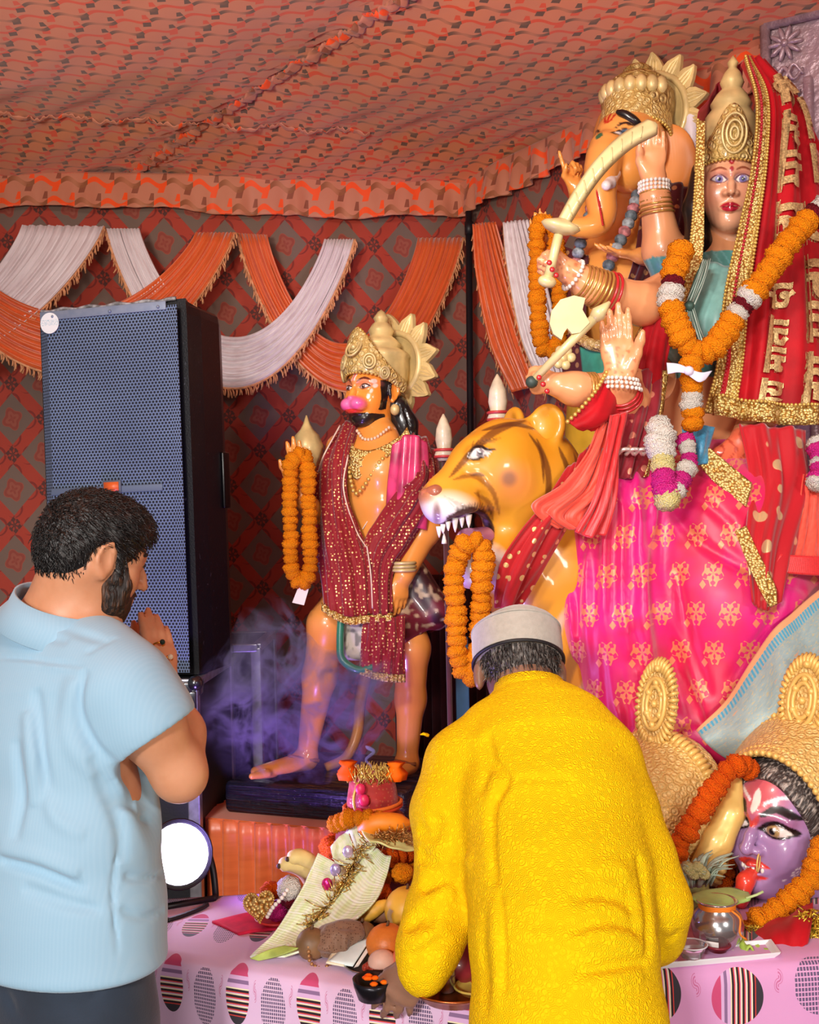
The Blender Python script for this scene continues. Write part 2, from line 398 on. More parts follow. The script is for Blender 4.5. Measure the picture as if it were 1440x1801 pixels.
class MT:
    def __init__(s, name, rough=.6, metal=0.0, spec=.5, coat=0.0, sheen=0.0):
        s.m = bpy.data.materials.new(name); s.m.use_nodes = True; s.nt = s.m.node_tree; s.b = s.nt.nodes['Principled BSDF']
        s.b.inputs['Roughness'].default_value = rough; s.b.inputs['Metallic'].default_value = metal; s.b.inputs['Specular IOR Level'].default_value = spec
        s.b.inputs['Coat Weight'].default_value = coat; s.b.inputs['Coat Roughness'].default_value = .08; s.b.inputs['Sheen Weight'].default_value = sheen
    def coord(s, kind='Object'):
        n = s.nt.nodes.new('ShaderNodeTexCoord'); q = s.nt.nodes.new('ShaderNodeSeparateXYZ'); s.nt.links.new(n.outputs[kind], q.inputs[0])
        s.vec = n.outputs[kind]; return [E(s.nt, q.outputs[i]) for i in range(3)]
    def noise(s, scale, detail=3, kind='Object', rough=.5):
        if not hasattr(s, 'vec'): s.coord(kind)
        n = s.nt.nodes.new('ShaderNodeTexNoise'); n.inputs['Scale'].default_value = scale; n.inputs['Detail'].default_value = detail; n.inputs['Roughness'].default_value = rough
        s.nt.links.new(s.vec, n.inputs['Vector']); return E(s.nt, n.outputs[0])
    def voro(s, scale, feat='F1', rand=1.0, col=False):
        if not hasattr(s, 'vec'): s.coord('Object')
        n = s.nt.nodes.new('ShaderNodeTexVoronoi'); n.feature = feat; n.inputs['Scale'].default_value = scale; n.inputs['Randomness'].default_value = rand
        s.nt.links.new(s.vec, n.inputs['Vector']); return E(s.nt, n.outputs['Color' if col else 'Distance'])
    def attr(s, name='Col'):
        n = s.nt.nodes.new('ShaderNodeVertexColor'); n.layer_name = name; return E(s.nt, n.outputs[0])
    def comb(s, x, y, z):
        n = s.nt.nodes.new('ShaderNodeCombineXYZ')
        for i, q in enumerate((x, y, z)):
            if isinstance(q, E): s.nt.links.new(q.s, n.inputs[i])
            else: n.inputs[i].default_value = q
        return n.outputs[0]
    def mix(s, a, b, fac):
        n = s.nt.nodes.new('ShaderNodeMix'); n.data_type = 'RGBA'; n.clamp_factor = True
        for so, x in ((n.inputs[6], a), (n.inputs[7], b)):
            if isinstance(x, E): s.nt.links.new(x.s, so)
            else: so.default_value = (*[float(q) for q in x], 1)
        if isinstance(fac, E): s.nt.links.new(fac.s, n.inputs[0])
        else: n.inputs[0].default_value = fac
        return E(s.nt, n.outputs[2])
    def col(s, c):
        if isinstance(c, E): s.nt.links.new(c.s, s.b.inputs['Base Color'])
        else: s.b.inputs['Base Color'].default_value = (*[float(q) for q in c], 1)
        return s
    def inp(s, name, v):
        if isinstance(v, E): s.nt.links.new(v.s, s.b.inputs[name])
        else: s.b.inputs[name].default_value = v
        return s
    def bump(s, hgt, strength=.5, dist=.004):
        n = s.nt.nodes.new('ShaderNodeBump'); n.inputs['Strength'].default_value = strength; n.inputs['Distance'].default_value = dist
        s.nt.links.new(hgt.s, n.inputs['Height']); s.nt.links.new(n.outputs[0], s.b.inputs['Normal']); return s

def simple(name, col, rough=.5, metal=0.0, spec=.5, coat=0.0, sheen=0.0, var=None, bump=None, kind='Object'):
    """var=(scale, amount) brightness variation; bump=(scale, strength, dist)"""
    t = MT(name, rough, metal, spec, coat, sheen); c = hx(col) if isinstance(col, str) else np.asarray(col)
    if var:
        nz = t.noise(var[0], 4, kind); t.col(t.mix(c * (1 - var[1]), np.minimum(c * (1 + var[1]), 1), nz.sm(.3, .7)))
    else: t.col(c)
    if bump: t.bump(t.noise(bump[0], 3, kind), bump[1], bump[2] if len(bump) > 2 else .003)
    return t.m
def painted(name, rough=.35, coat=.6, bump=None, spec=.5, metal=0.0, sheen=0.0):
    t = MT(name, rough, metal, spec, coat, sheen); t.col(t.attr())
    if bump: t.bump(t.noise(bump[0], 3), bump[1], bump[2])
    return t.m

class Paint:
    """paint laid on a modelled surface: works on (N,3) local points; strokes select by distance"""
    def __init__(s, p, base): s.p = p; s.c = np.tile(np.asarray(base, float), (len(p), 1))
    def mixm(s, m, col, a=1.0):
        m = np.clip(m, 0, 1)[:, None] * a; s.c = s.c * (1 - m) + np.asarray(col) * m; return s
    def ell(s, c, r, col, soft=.25, a=1.0):
        d = np.sqrt((((s.p - np.asarray(c)) / np.asarray(r)) ** 2).sum(1)); return s.mixm((1 - d) / soft + .5, col, a)
    def stroke(s, pts, wd, col, soft=.4, a=1.0, n=24, taper=False):
        q = catmull(np.asarray(pts, float), n); best = np.full(len(s.p), 9.0); bt = np.zeros(len(s.p))
        lo = q.min(0) - wd * 2; hi = q.max(0) + wd * 2; ids = np.nonzero(((s.p > lo) & (s.p < hi)).all(1))[0]
        if len(ids) == 0: return s
        pp = s.p[ids]; b = np.full(len(ids), 9.0); t_ = np.zeros(len(ids))
        for i in range(n - 1):
            ba = q[i + 1] - q[i]; t = np.clip((pp - q[i]) @ ba / (ba @ ba + 1e-12), 0, 1); d = np.linalg.norm(pp - q[i] - t[:, None] * ba, axis=1)
            m = d < b; b = np.where(m, d, b); t_ = np.where(m, (i + t) / (n - 1), t_)
        wv = wd * (np.sqrt(np.clip(4 * t_ * (1 - t_), .04, 1)) if taper else 1.0)
        m = np.zeros(len(s.p)); m[ids] = (1 - b / wv) / soft + .5; return s.mixm(m, col, a)
# ================================================================ THE TENT
ZC = 3.28
def fabric_wall_mat(name):
    t = MT(name, .75, sheen=.2); u, v, _ = t.coord('UV')
    a = u / .285 + v / .33; b = u / .285 - v / .33
    fa = a.frac() - .5; fb = b.frac() - .5
    # centre of each diamond: medallion; the lattice bands run where |f| > .3
    band = fa.abs().max(fb.abs()).sm(.355, .37)
    cross = fa.abs().min(fb.abs()).sm(.355, .37)
    cu = (fa + fb); cv = (fa - fb)
    r = (cu * cu + cv * cv).sqrt(); th = cv.at2(cu)
    med = (r + (th * 4).sin() * .05).lt(.30)
    medline = ((r * 34 + (th * 4).sin() * 1.6).sin()).gt(.15)
    # scrolls on the bands
    qa = ((a * 2).frac() - .5); qb = ((b * 2).frac() - .5)
    r2 = (qa * qa + qb * qb).sqrt(); th2 = qb.at2(qa)
    scroll = ((th2 + r2 * 20).sin()).gt(.55) * r2.lt(.42)
    ga = (a + .5).frac() - .5; gb = (b + .5).frac() - .5
    rc = ((ga + gb) * (ga + gb) + (ga - gb) * (ga - gb)).sqrt(); thc = (ga - gb).at2(ga + gb)
    ros = rc.lt(.27) * ((rc * 48).sin() * .5 + (thc * 6).sin() * .7).gt(-.2)
    weave = ((u * 900).sin() * (v * 900).sin()) * .06
    fade = t.noise(1.6, 3, 'UV')
    base = t.mix(hx('#806a5e'), hx('#6e5a4e'), fade)
    c = t.mix(base, hx('#a84a34'), med * .75)
    c = t.mix(c, hx('#8d3026'), med * medline * .6)
    c = t.mix(c, hx('#b23a25'), band)
    c = t.mix(c, hx('#7d2019'), band * scroll * .85)
    c = t.mix(c, hx('#a53a26'), cross)
    c = t.mix(c, hx('#4a2a26'), cross * ros * .9)
    c = t.mix(c, hx('#6b2a20'), (weave + .05).max(0) * 1.5)
    t.col(c); t.bump(t.noise(260, 2, 'UV'), .12, .002); return t.m
def weave_mat(name, cu, cv, dark='#4a3a22', b1='#f29c66', b2='#e88850'):
    """woven-ribbon print of the ceiling cloth; uv in metres"""
    t = MT(name, .55, sheen=.25, spec=.4); u, v, _ = t.coord('UV')
    u = u / cu; v = v / cv
    row = v.floor(); uu = u + row * .5
    fu = uu.frac() - .5; fv = v.frac() - .5
    par = ((uu.floor() + row).mod(2)).lt(.5)
    wav = fv + (uu * 6.2832).sin() * .16
    line = (wav.abs()).lt(.125)
    fade = fu.abs()
    darkl = line * par; oral = line * (1 - par)
    vert = (fu - .38 + fv * .25).abs().lt(.12) * (fv.abs()).gt(.14)
    vd = vert * ((v * 1.0 + uu.floor() * .5).frac()).gt(.5); vo = vert * (1 - vd)
    base = t.mix(hx(b1), hx(b2), t.noise(3.0, 3, 'UV'))
    c = t.mix(base, hx('#f8561c'), oral.max(vo))
    c = t.mix(c, hx(dark), (darkl * fade.sm(.0, .45)).max(vd * .9))
    c = t.mix(c, hx('#a06a3a'), darkl * .35)
    t.col(c); t.bump(t.noise(120, 2, 'UV'), .1, .002); return t.m

M_wall = fabric_wall_mat('printed_wall_cloth'); M_ceil = weave_mat('woven_print_cloth', .115, .082); M_val = weave_mat('valance_cloth', .12, .11, '#8a4a34', '#cf8a6e', '#c0765a')
K = np.array([P(820, 315, 5.59)[0], 5.59]); KB = np.array([-1.90, 5.29]); KR = np.array([1.25, 4.04])
dB = nrm(KB - K); dR = nrm(KR - K); WL = K + dB * 3.6; WR = K + dR * 4.6
def wall(name, a, b, z0, z1, mat, amp=.012, seed=0):
    nu, nv = 60, 130; L = np.linalg.norm(b - a); s = np.linspace(0, 1, nv); z = np.linspace(z1, z0, nu)
    ZZ, SS = np.meshgrid(z, s, indexing='ij'); p = np.stack([a[0] + (b[0] - a[0]) * SS, a[1] + (b[1] - a[1]) * SS, ZZ], 2)
    disp = amp * (np.sin(SS * L * 9 + seed + .6 * np.sin(ZZ * 2)) + .5 * np.sin(SS * L * 23 + seed * 2 + ZZ))
    o = sheet(name, p, mat, None, .004, disp, (z1 - z0, L)); 
    me = o.data; l = me.uv_layers[0]; d = np.empty(len(l.data) * 2, np.float32); l.data.foreach_get('uv', d); d = d.reshape(-1, 2)[:, ::-1].copy(); l.data.foreach_set('uv', d.ravel())
    o['kind'] = 'structure'; return o
wall('wall_back', WL, K, 0.0, ZC, M_wall, .012, 1)
wall('wall_right', K, WR, 0.0, ZC, M_wall, .015, 3)
t = MT('ground_carpet', .95); t.col(t.mix(hx('#5a2a24'), hx('#47211d'), t.noise(14, 4))); t.bump(t.noise(300, 2), .4, .004)
o = MB().box((0, 2.2, -.02), (9, 9, .04)).build('floor', t.m, None, False); o['kind'] = 'structure'

# ceiling cloth: two seams, panels billow between them
c1a, c1b = P(710, 0, 3.62)[:2], P(250, 295, 5.29)[:2]; sd1 = nrm(c1b - c1a); n1 = np.array([-sd1[1], sd1[0]])
c2a, c2b = P(0, 205, 4.58)[:2], P(650, 235, 4.89)[:2]; sd2 = nrm(c2b - c2a); n2 = np.array([-sd2[1], sd2[0]])
def ceil_z(x, y):
    q = np.stack([x, y], -1); e1 = (q - c1a) @ n1; e2 = (q - c2a) @ n2
    z = ZC + .012 - .05 * (1 - np.exp(-(e1 / .3) ** 2)) * (1 - np.exp(-(e2 / .35) ** 2))
    along = q @ sd1; r = .010 * np.sin(along * 75 + 3 * np.sin(along * 17)) * np.exp(-np.abs(e1) / .16)
    r2 = .006 * np.sin((q @ sd2) * 80) * np.exp(-np.abs(e2) / .12)
    w1 = .010 * np.sin(e1 * 26 + 2.5 * np.sin(along * 2)) * np.exp(-np.abs(e2) / .8)
    return z + r + r2 + w1
NX, NY = 190, 216
X, Y = np.meshgrid(np.linspace(-2.9, 3.4, NX), np.linspace(-1.6, 5.75, NY), indexing='ij'); Z = ceil_z(X, Y)
o = sheet('ceiling', np.stack([X, Y, Z], 2), M_ceil, None, .004)
l = o.data.uv_layers[0]; vi = np.empty(len(o.data.loops), np.int32); o.data.loops.foreach_get('vertex_index', vi)
co = np.empty(len(o.data.vertices) * 3); o.data.vertices.foreach_get('co', co); co = co.reshape(-1, 3)
nl = nrm(n1 * .55 + sd1 * .45); nm = np.array([-nl[1], nl[0]])
l.data.foreach_set('uv', np.stack([co[:, :2] @ np.array([1.0, -.18]), co[:, :2] @ np.array([.12, 1.0])], 1)[vi].astype(np.float32).ravel()); o['kind'] = 'structure'
def seam(name, a, b, ext0, ext1, wid):
    d = nrm(b - a); n_ = np.array([-d[1], d[0]]); L0, L1 = -ext0, np.linalg.norm(b - a) + ext1; nu = int((L1 - L0) / .006); s = np.linspace(L0, L1, nu); vv = np.linspace(-1, 1, 7)
    SS, VV = np.meshgrid(s, vv, indexing='ij'); ruff = np.sin(SS * 190 + 2 * np.sin(SS * 41)) * .006
    x = a[0] + d[0] * SS + n_[0] * VV * wid; y = a[1] + d[1] * SS + n_[1] * VV * wid
    z = ceil_z(x, y) - .006 + ruff * (np.abs(VV)) - .006 * (1 - VV ** 2)
    o = sheet(name, np.stack([x, y, z], 2), M_val, None, .003, None, (L1 - L0, wid * 2)); o['kind'] = 'structure'
seam('trim_1', c1a, c1b, 1.2, .25, .026); seam('trim_2', c2a, c2b, .6, .0, .014)

def valance(name, a, b, off, hgt, ruffle, seed):
    L = np.linalg.norm(b - a); d = (b - a) / L; n_ = np.array([d[1], -d[0]]); n_ = n_ if np.dot(n_, -K) > 0 else -n_
    nu, nv = 16, int(L / .012); ZZ, SS = np.meshgrid(np.linspace(0, 1, nu), np.linspace(0, L, nv), indexing='ij')
    drop = hgt * (1 + .09 * np.sin(SS * 2.6 + seed) + .04 * np.sin(SS * 11 + seed))
    wv = ruffle * ZZ * (np.sin(SS * 32 + 2.2 * np.sin(SS * 7 + seed)) + .5 * np.sin(SS * 71)) + .018 * ZZ * np.sin(SS * 4.2 + seed)
    o_ = off + wv + .02 * ZZ; p = np.stack([a[0] + d[0] * SS + n_[0] * o_, a[1] + d[1] * SS + n_[1] * o_, ZC - .015 - ZZ * drop], 2)
    ob = sheet(name, p, M_val, None, .003, None, (hgt, L))
    l = ob.data.uv_layers[0]; q = np.empty(len(l.data) * 2, np.float32); l.data.foreach_get('uv', q); l.data.foreach_set('uv', q.reshape(-1, 2)[:, ::-1].copy().ravel())
    return ob
tag(valance('cloth_valance', WL, K, .06, .185, .010, 0), 'woven print valance hanging below the ceiling along the back wall', 'valance')
tag(valance('cloth_valance', K, WR, .06, .17, .022, 2), 'ruffled print valance along the side wall behind the elephant-headed statue', 'valance')

# ---- swags
def satin(name, col, dark, rough=.38, trans=.0):
    t = MT(name, rough, spec=.6, sheen=.35); u, v, _ = t.coord('UV')
    t.col(t.mix(hx(col), hx(dark), t.noise(18, 3, 'UV').sm(.35, .75) * .5)); t.bump((v * 260).sin() * .5 + t.noise(80, 2, 'UV'), .12, .002)
    return t.m
M_sw = satin('white_satin', '#e9dee2', '#c4a9ad'); M_so = satin('orange_satin', '#e2662a', '#b84418'); M_fr = simple('gold_pink_fringe', '#d99a6c', .6, var=(40, .25))
def swag(name, inL, outL, inR, outR, sag0, sag1, mat, label, d=5.2, dR_=None, npl=9, seed=0, front=0.0):
    """pixel corners of the two gathered ends; sags in pixels"""
    nu, nv = 70, 64; dR_ = d if dR_ is None else dR_
    U, V = np.meshgrid(np.linspace(0, 1, nu), np.linspace(0, 1, nv), indexing='ij')
    lx = inL[0] + (outL[0] - inL[0]) * V; ly = inL[1] + (outL[1] - inL[1]) * V; rx = inR[0] + (outR[0] - inR[0]) * V; ry = inR[1] + (outR[1] - inR[1]) * V
    sg = sag0 + (sag1 - sag0) * V; px = lx + (rx - lx) * U; py = ly + (ry - ly) * U + sg * (4 * U * (1 - U)) ** .85
    dd = d + (dR_ - d) * U - .10 * np.sin(math.pi * U) * (.35 + .65 * V) - front
    pts = CAM + RV * ((px - 720) / F_PX * dd)[..., None] + UV_ * ((900.5 - py) / F_PX * dd)[..., None] + FV * dd[..., None]
    wv = np.sin(2 * math.pi * npl * V + .7 * np.sin(5 * U + seed) + seed) + .5 * np.sin(2 * math.pi * npl * 2.3 * V + 2 * U + seed * 3)
    r = root(name, pts.reshape(-1, 3).mean(0), label, 'drape', 'swags on the tent walls')
    sheet('drape', pts, mat, r, .003, .014 * wv * (.5 + .5 * np.sin(math.pi * U)))
    e = pts[:, -1]; e = resample(e, .02); mb = MB(); rg = np.random.default_rng(seed)
    mb.tube(e, .006, 6)
    for q in e[::1]:
        for j in range(2):
            a = q + np.array([rg.uniform(-.008, .008), rg.uniform(-.006, .006), 0]); b = a + np.array([rg.uniform(-.014, .014), rg.uniform(-.01, .01), -rg.uniform(.03, .045)])
            mb.tube([a, (a + b) / 2 + [.003, 0, 0], b], [.0035, .0045, .003], 4)
    mb.build('fringe', M_fr, r, kind='stuff'); return r
swag('satin_swag', (40, 396), (183, 398), (-420, 390), (-500, 390), 190, 250, M_sw, 'white satin swag running out of the frame at the far end of the back wall', 5.12, 4.95, 9, 1)
swag('satin_swag', (245, 402), (185, 402), (570, 421), (624, 421), 180, 272, M_sw, 'white satin swag hanging in full between speaker top and haloed statue', 5.18, 5.38, 10, 2, .03)
swag('satin_swag', (-110, 392), (-170, 392), (345, 409), (412, 409), 150, 260, M_so, 'orange satin swag with fringe passing behind the speaker top', 5.05, 5.26, 10, 3, .06)
swag('satin_swag', (470, 413), (416, 410), (735, 418), (815, 418), 190, 275, M_so, 'orange satin swag behind the crown of the haloed statue', 5.30, 5.50, 10, 4)
def side_drape(name, top, bot, mat, label, d, seed):
    """gathered drape on the side wall: pixel polylines of its two edges"""
    nu, nv = 60, 40; A = catmull(PP(top, d), nu); B = catmull(PP(bot, d), nu); V = np.linspace(0, 1, nv)[None, :, None]
    p = A[:, None] * (1 - V) + B[:, None] * V; U, VV = np.meshgrid(np.linspace(0, 1, nu), np.linspace(0, 1, nv), indexing='ij')
    p[..., 1] -= .05 * np.sin(math.pi * VV) * (.3 + U)
    r = root(name, p.reshape(-1, 3).mean(0), label, 'drape', 'swags on the tent walls'); sheet('drape', p, mat, r, .003, .013 * (np.sin(VV * 44 + U * 2 + seed) + .4 * np.sin(VV * 97 + seed)))
    e = resample(B, .02); mb = MB(); rg = np.random.default_rng(seed); mb.tube(e, .005, 5)
    for q in e:
        a = q; b = q + np.array([rg.uniform(-.012, .012), 0, -rg.uniform(.03, .04)]); mb.tube([a, b], [.004, .003], 4)
    mb.build('fringe', M_fr, r, kind='stuff'); return r
side_drape('satin_swag', [(868, 392), (900, 500), (932, 590), (960, 680)], [(832, 395), (838, 480), (862, 600), (900, 690)], M_so, 'orange drape just beyond the dark corner pole', 5.15, 5)
side_drape('satin_swag', [(930, 388), (958, 480), (985, 590), (1000, 680)], [(885, 392), (892, 470), (918, 600), (960, 690)], M_sw, 'white drape on the side wall beside the marigold garland in raised hand', 4.95, 6)

# corner pole, cloth behind the statue and the two blue posts
M_blackpole = simple('black_pole_paint', '#15151c', .5)
mb = MB(); a, b = P(824, 372, 5.42), P(834, 1600, 5.42); mb.tube([a, b], .016, 12); mb.tube([a + [0, 0, -.05], a + [0, 0, -.11]], .021, 12); mb.build('pole', M_blackpole, None); tag(bpy.data.objects['pole'], 'thin black pole standing in the corner of the tent', 'pole'); bpy.data.objects['pole'].name = 'corner_pole'
M_blue = simple('blue_post_paint', '#4f7fae', .5, var=(6, .15))
for (x0, y0, y1, d, lab) in ((702, 1050, 1480, 4.75, 'blue metal post behind the legs of the haloed statue'), (811, 1120, 1500, 4.35, 'blue metal post beside the hanging marigold strand of the lion')):
    a, b = P(x0, y0, d), P(x0 + 8, y1, d); b[2] = 0; mb = MB(); mb.box((a + b) / 2, (.05, .05, a[2] - b[2]), bev=.004); mb.box((b[0], b[1], .012), (.14, .14, .02), bev=.004); tag(mb.build('blue_post', M_blue, None, False), lab, 'post')
M_maroon = simple('maroon_cloth', '#4a1a1c', .8, sheen=.3, var=(9, .3))
U, V = np.meshgrid(np.linspace(0, 1, 40), np.linspace(0, 1, 60), indexing='ij')
a, b = P(728, 1010, 5.0), P(880, 1010, 4.75); p = (a + (b - a) * V[..., None]); p[..., 2] = a[2] * (1 - U) + .02 * U
tag(sheet('maroon_curtain', p, M_maroon, None, .004, .02 * np.sin(V * 60 + np.sin(U * 3))), 'dark maroon curtain hanging behind the lion and statue', 'curtain')

# ---- carved silver and pink panel at the upper corner behind the goddess
def panel():
    D0 = 3.78; TLp = P(1345, 46, D0); 
    right = nrm(np.array([.80, -.52, .0])); upv = np.array([0, 0, 1.0]); out = np.cross(right, upv); out = out if out[1] < 0 else -out
    r = root('carved_backdrop_panel', TLp + right * .6 - upv * 1.8, 'carved silver panel with pink inset behind the goddess veil', 'panel')
    ms = MT('silver_foil_relief', .38, .35, .5); ms.col(ms.mix(hx('#c4a9b2'), hx('#967c86'), ms.noise(9, 4))); ms.bump(ms.noise(26, 4), .5, .02); ms = ms.m
    mp = simple('pink_glitter', '#e2389a', .45, var=(120, .35), bump=(300, .4, .002)); H, Wd = 2.3, 1.3
    def q(x, z, y=0): return TLp + right * x - upv * z + out * y
    A = [right, out, upv]
    mb = MB(); mb.box(q(Wd / 2, H / 2, -.03), (Wd, .03, H), A); mb.build('board', ms, r, False)
    mb = MB(); mb.tube([q(0, H), q(0, 0), ], .018, 8); mb.tube([q(0, 0), q(Wd, 0)], .018, 8)
    mb.build('frame_border', ms, r); mb = MB(); mb.box(q(.135, H / 2 + .1, .0), (.028, .04, H - .2), A, .008); mb.box(q(Wd / 2 + .12, .135, .0), (Wd - .24, .04, .028), A, .008); mb.build('inner_border', ms, r)
    mb = MB(); mb.box(q(Wd / 2 + .13, H / 2 + .13, -.012), (Wd - .27, .01, H - .28), A); mb.build('pink_inset', mp, r, False)
    for (x, z) in ((.065, .075), (.065, .27), (.065, .47), (.065, .68), (.24, .06), (.42, .06), (.065, .9)):
        mb = MB(); n = 10
        for k in range(n):
            a = 2 * math.pi * k / n; dx = right * math.cos(a) + upv * math.sin(a); mb.ball(q(x, z, .004) + dx * .031, (.03, .009, .012), 8, 6, np.array([dx, np.cross(out, dx), out]))
        mb.ball(q(x, z, .012), .013, 8, 6); mb.build('flower_relief', ms, r)
    for z in (.175, .37, .575, .79):
        mb = MB()
        for sg in (-1, 1): mb.tube(catmull([q(.02, z + .03 * sg), q(.06, z - .02 * sg, .012), q(.09, z + .025 * sg, .012), q(.12, z - .01 * sg)], 14), np.linspace(.009, .004, 14), 6)
        mb.build('leaf_relief', ms, r)
panel()
# ================================================================ SPEAKER AND FLIGHT CASES
def speaker():
    fl, fr = P(69, 544, 3.95), P(321, 527, 3.80); bl, br = P(91, 1190, 3.95), P(346, 1183, 3.80)
    z0 = .5 * (bl[2] + br[2]); bl[2] = br[2] = z0; upv = nrm((fl + fr) / 2 - (bl + br) / 2); H = np.linalg.norm((fl + fr) / 2 - (bl + br) / 2)
    X = nrm((br - bl) - upv * np.dot(br - bl, upv)); out = np.cross(X, upv); out = out if out[1] < 0 else -out; W = np.linalg.norm(br - bl); c = (bl + br) / 2
    r = root('loudspeaker', c - out * .2, 'tall black loudspeaker with blue-grey steel mesh grille on flight case', 'speaker')
    def q(x, z, y=0): return c + X * x + upv * z + out * y
    mk = MT('black_cabinet_paint', .42); s_ = mk.noise(30, 4); mk.col(mk.mix(hx('#0e0f14'), hx('#4b4d55'), mk.noise(55, 5).sm(.66, .72) * .6)); mk.bump(mk.noise(180, 3), .25, .003); mk = mk.m
    # cabinet outline (plan): straight front, sides tapering to the back with rounded top shoulders
    prof = []; w2 = W / 2 + .004; n = 7
    tp = [(-w2, 0), (w2, 0), (w2 + .004, .10), (w2 - .005, .26), (w2 - .09, .46), (-w2 + .09, .46), (-w2 + .0, .26), (-w2, .10)]
    zs = [(0, .985), (.012, 1), (.3, 1), (.7, 1), (H - .05, 1), (H - .022, .985), (H - .008, .95), (H, .88)]
    v = []; m = len(tp)
    for (z, s_) in zs:
        for (x, y) in tp:
            f = s_ if y > .02 or z < H - .04 else 1
            v.append(q(x * (f if y > .02 else max(s_, .995)), z + (.0 if y < .05 else -.012 * (1 - s_) * 8), -y - .012))
    f = [(i * m + k, i * m + (k + 1) % m, (i + 1) * m + (k + 1) % m, (i + 1) * m + k) for i in range(len(zs) - 1) for k in range(m)] + [tuple(range(m - 1, -1, -1)), tuple(range((len(zs) - 1) * m, len(zs) * m))]
    obj('cabinet', v, f, mk, r, False)
    g = MT('perforated_steel', .42, .5, .5); u, vv, _ = g.coord('UV'); sx = u / .0125; sy = vv / .0108; row = (sy.floor()).mod(2) * .5
    hxv = ((sx + row).frac() - .5); hyv = (sy.frac() - .5); rad = (hxv * hxv + hyv * hyv * .75).sqrt()
    hole = 1 - rad.sm(.30, .38); steel = g.mix(hx('#7f94b6'), hx('#55688a'), g.noise(4, 4, 'UV'))
    g.col(g.mix(steel, hx('#11161f'), hole)); g.inp('Metallic', (1 - hole) * .2); g.inp('Roughness', hole * .4 + .42); g.bump(rad.sm(.28, .4), .6, .004); g = g.m
    gx = [-.5 * W + .006, -.5 * W + .05, .5 * W - .045, .5 * W - .012]; gy = [-.004, .026, .026, .0255]; xs = []; ys = []
    nu = 40; P_ = []
    for z in np.linspace(.012, H - .026, nu): P_.append([q(x, z, y) for x, y in zip(gx, gy)])
    P_ = np.array(P_); o = sheet('grille', P_, g, r, .004, None, (H, W)); o.data.polygons.foreach_set('use_smooth', np.zeros(len(o.data.polygons), bool))
    l = o.data.uv_layers[0]; dd = np.empty(len(l.data) * 2, np.float32); l.data.foreach_get('uv', dd); dd = dd.reshape(-1, 2)
    st = np.interp(dd[:, 1] / W, [0, 1 / 3, 2 / 3, 1], [0, .055, W - .045, W - .0]); l.data.foreach_set('uv', np.stack([st, dd[:, 0]], 1).astype(np.float32).ravel())
    ms = MT('worn_grey_steel', .5, .3); ms.col(ms.mix(hx('#6b7a94'), hx('#8e97a8'), ms.noise(40, 4))); ms = ms.m
    mb = MB(); mb.box(q(-.012, H - .026, .030), (W - .075, .006, .030), [X, out, upv], .002); mb.build('grille_top_strip', ms, r)
    mb = MB(); mb.tube(catmull([q(x, H - .002 + .004 * math.sin(x * 60), -.004 + .002 * math.sin(x * 40)) for x in np.linspace(-W / 2 + .01, W / 2 - .03, 20)], 50), .007, 6); mb.build('worn_top_edge', simple('chipped_edge', '#8b8b90', .6, var=(60, .6)), r)
    mb = MB(); mb.box(q(-.02, .50 * H - .0, .030), (W - .13, .006, .024), [X, out, upv], .002); mb.build('cross_bar', simple('dull_steel_bar', '#5c6a80', .5, .2), r)
    mb = MB(); mb.box(q(.005, .507 * H, .035), (.07, .008, .045), [X, out, upv], .003); bd = mb.build('badge', simple('badge_frame', '#4d5666', .5), r)
    mb = MB(); mb.box(q(.005, .507 * H, .040), (.055, .004, .032), [X, out, upv]); mb.build('badge_face', simple('badge_orange', '#d9622b', .4), bd)
    # sticker
    st = MT('round_sticker', .5); u, v2, w3 = st.coord('Generated'); zz = w3
    st.col(st.mix(hx('#e4e8ea'), hx('#9cc0cf'), (st.noise(26, 2, 'Generated').gt(.55)) * zz.gt(.38) * zz.lt(.66))); st = st.m
    mb = MB(); mb.lathe([(.001, .0), (.036, 0), (.036, .002), (.001, .002)], q(-W / 2 + .065, H - .052, .0345), [X, upv, out], 28); mb.build('round_sticker', st, r, False)
    # rear handle recess on the side, screw heads
    mb = MB(); mb.box(q(w2 + .002, .52 * H, -.27), (.012, .05, .2), [X, out, upv], .005); mb.build('side_handle', simple('handle_black', '#050506', .3), r)
    mb = MB()
    for (x, z) in ((.02, H - .03), (-.2, H - .03), (.2, H - .03), (-.02, .02)): mb.ball(q(x, z, .034), .006, 8, 5)
    mb.build('screw_heads', ms, r, kind='stuff')
    return c, X, out, z0
sp_c, sp_X, sp_out, sp_z = speaker()

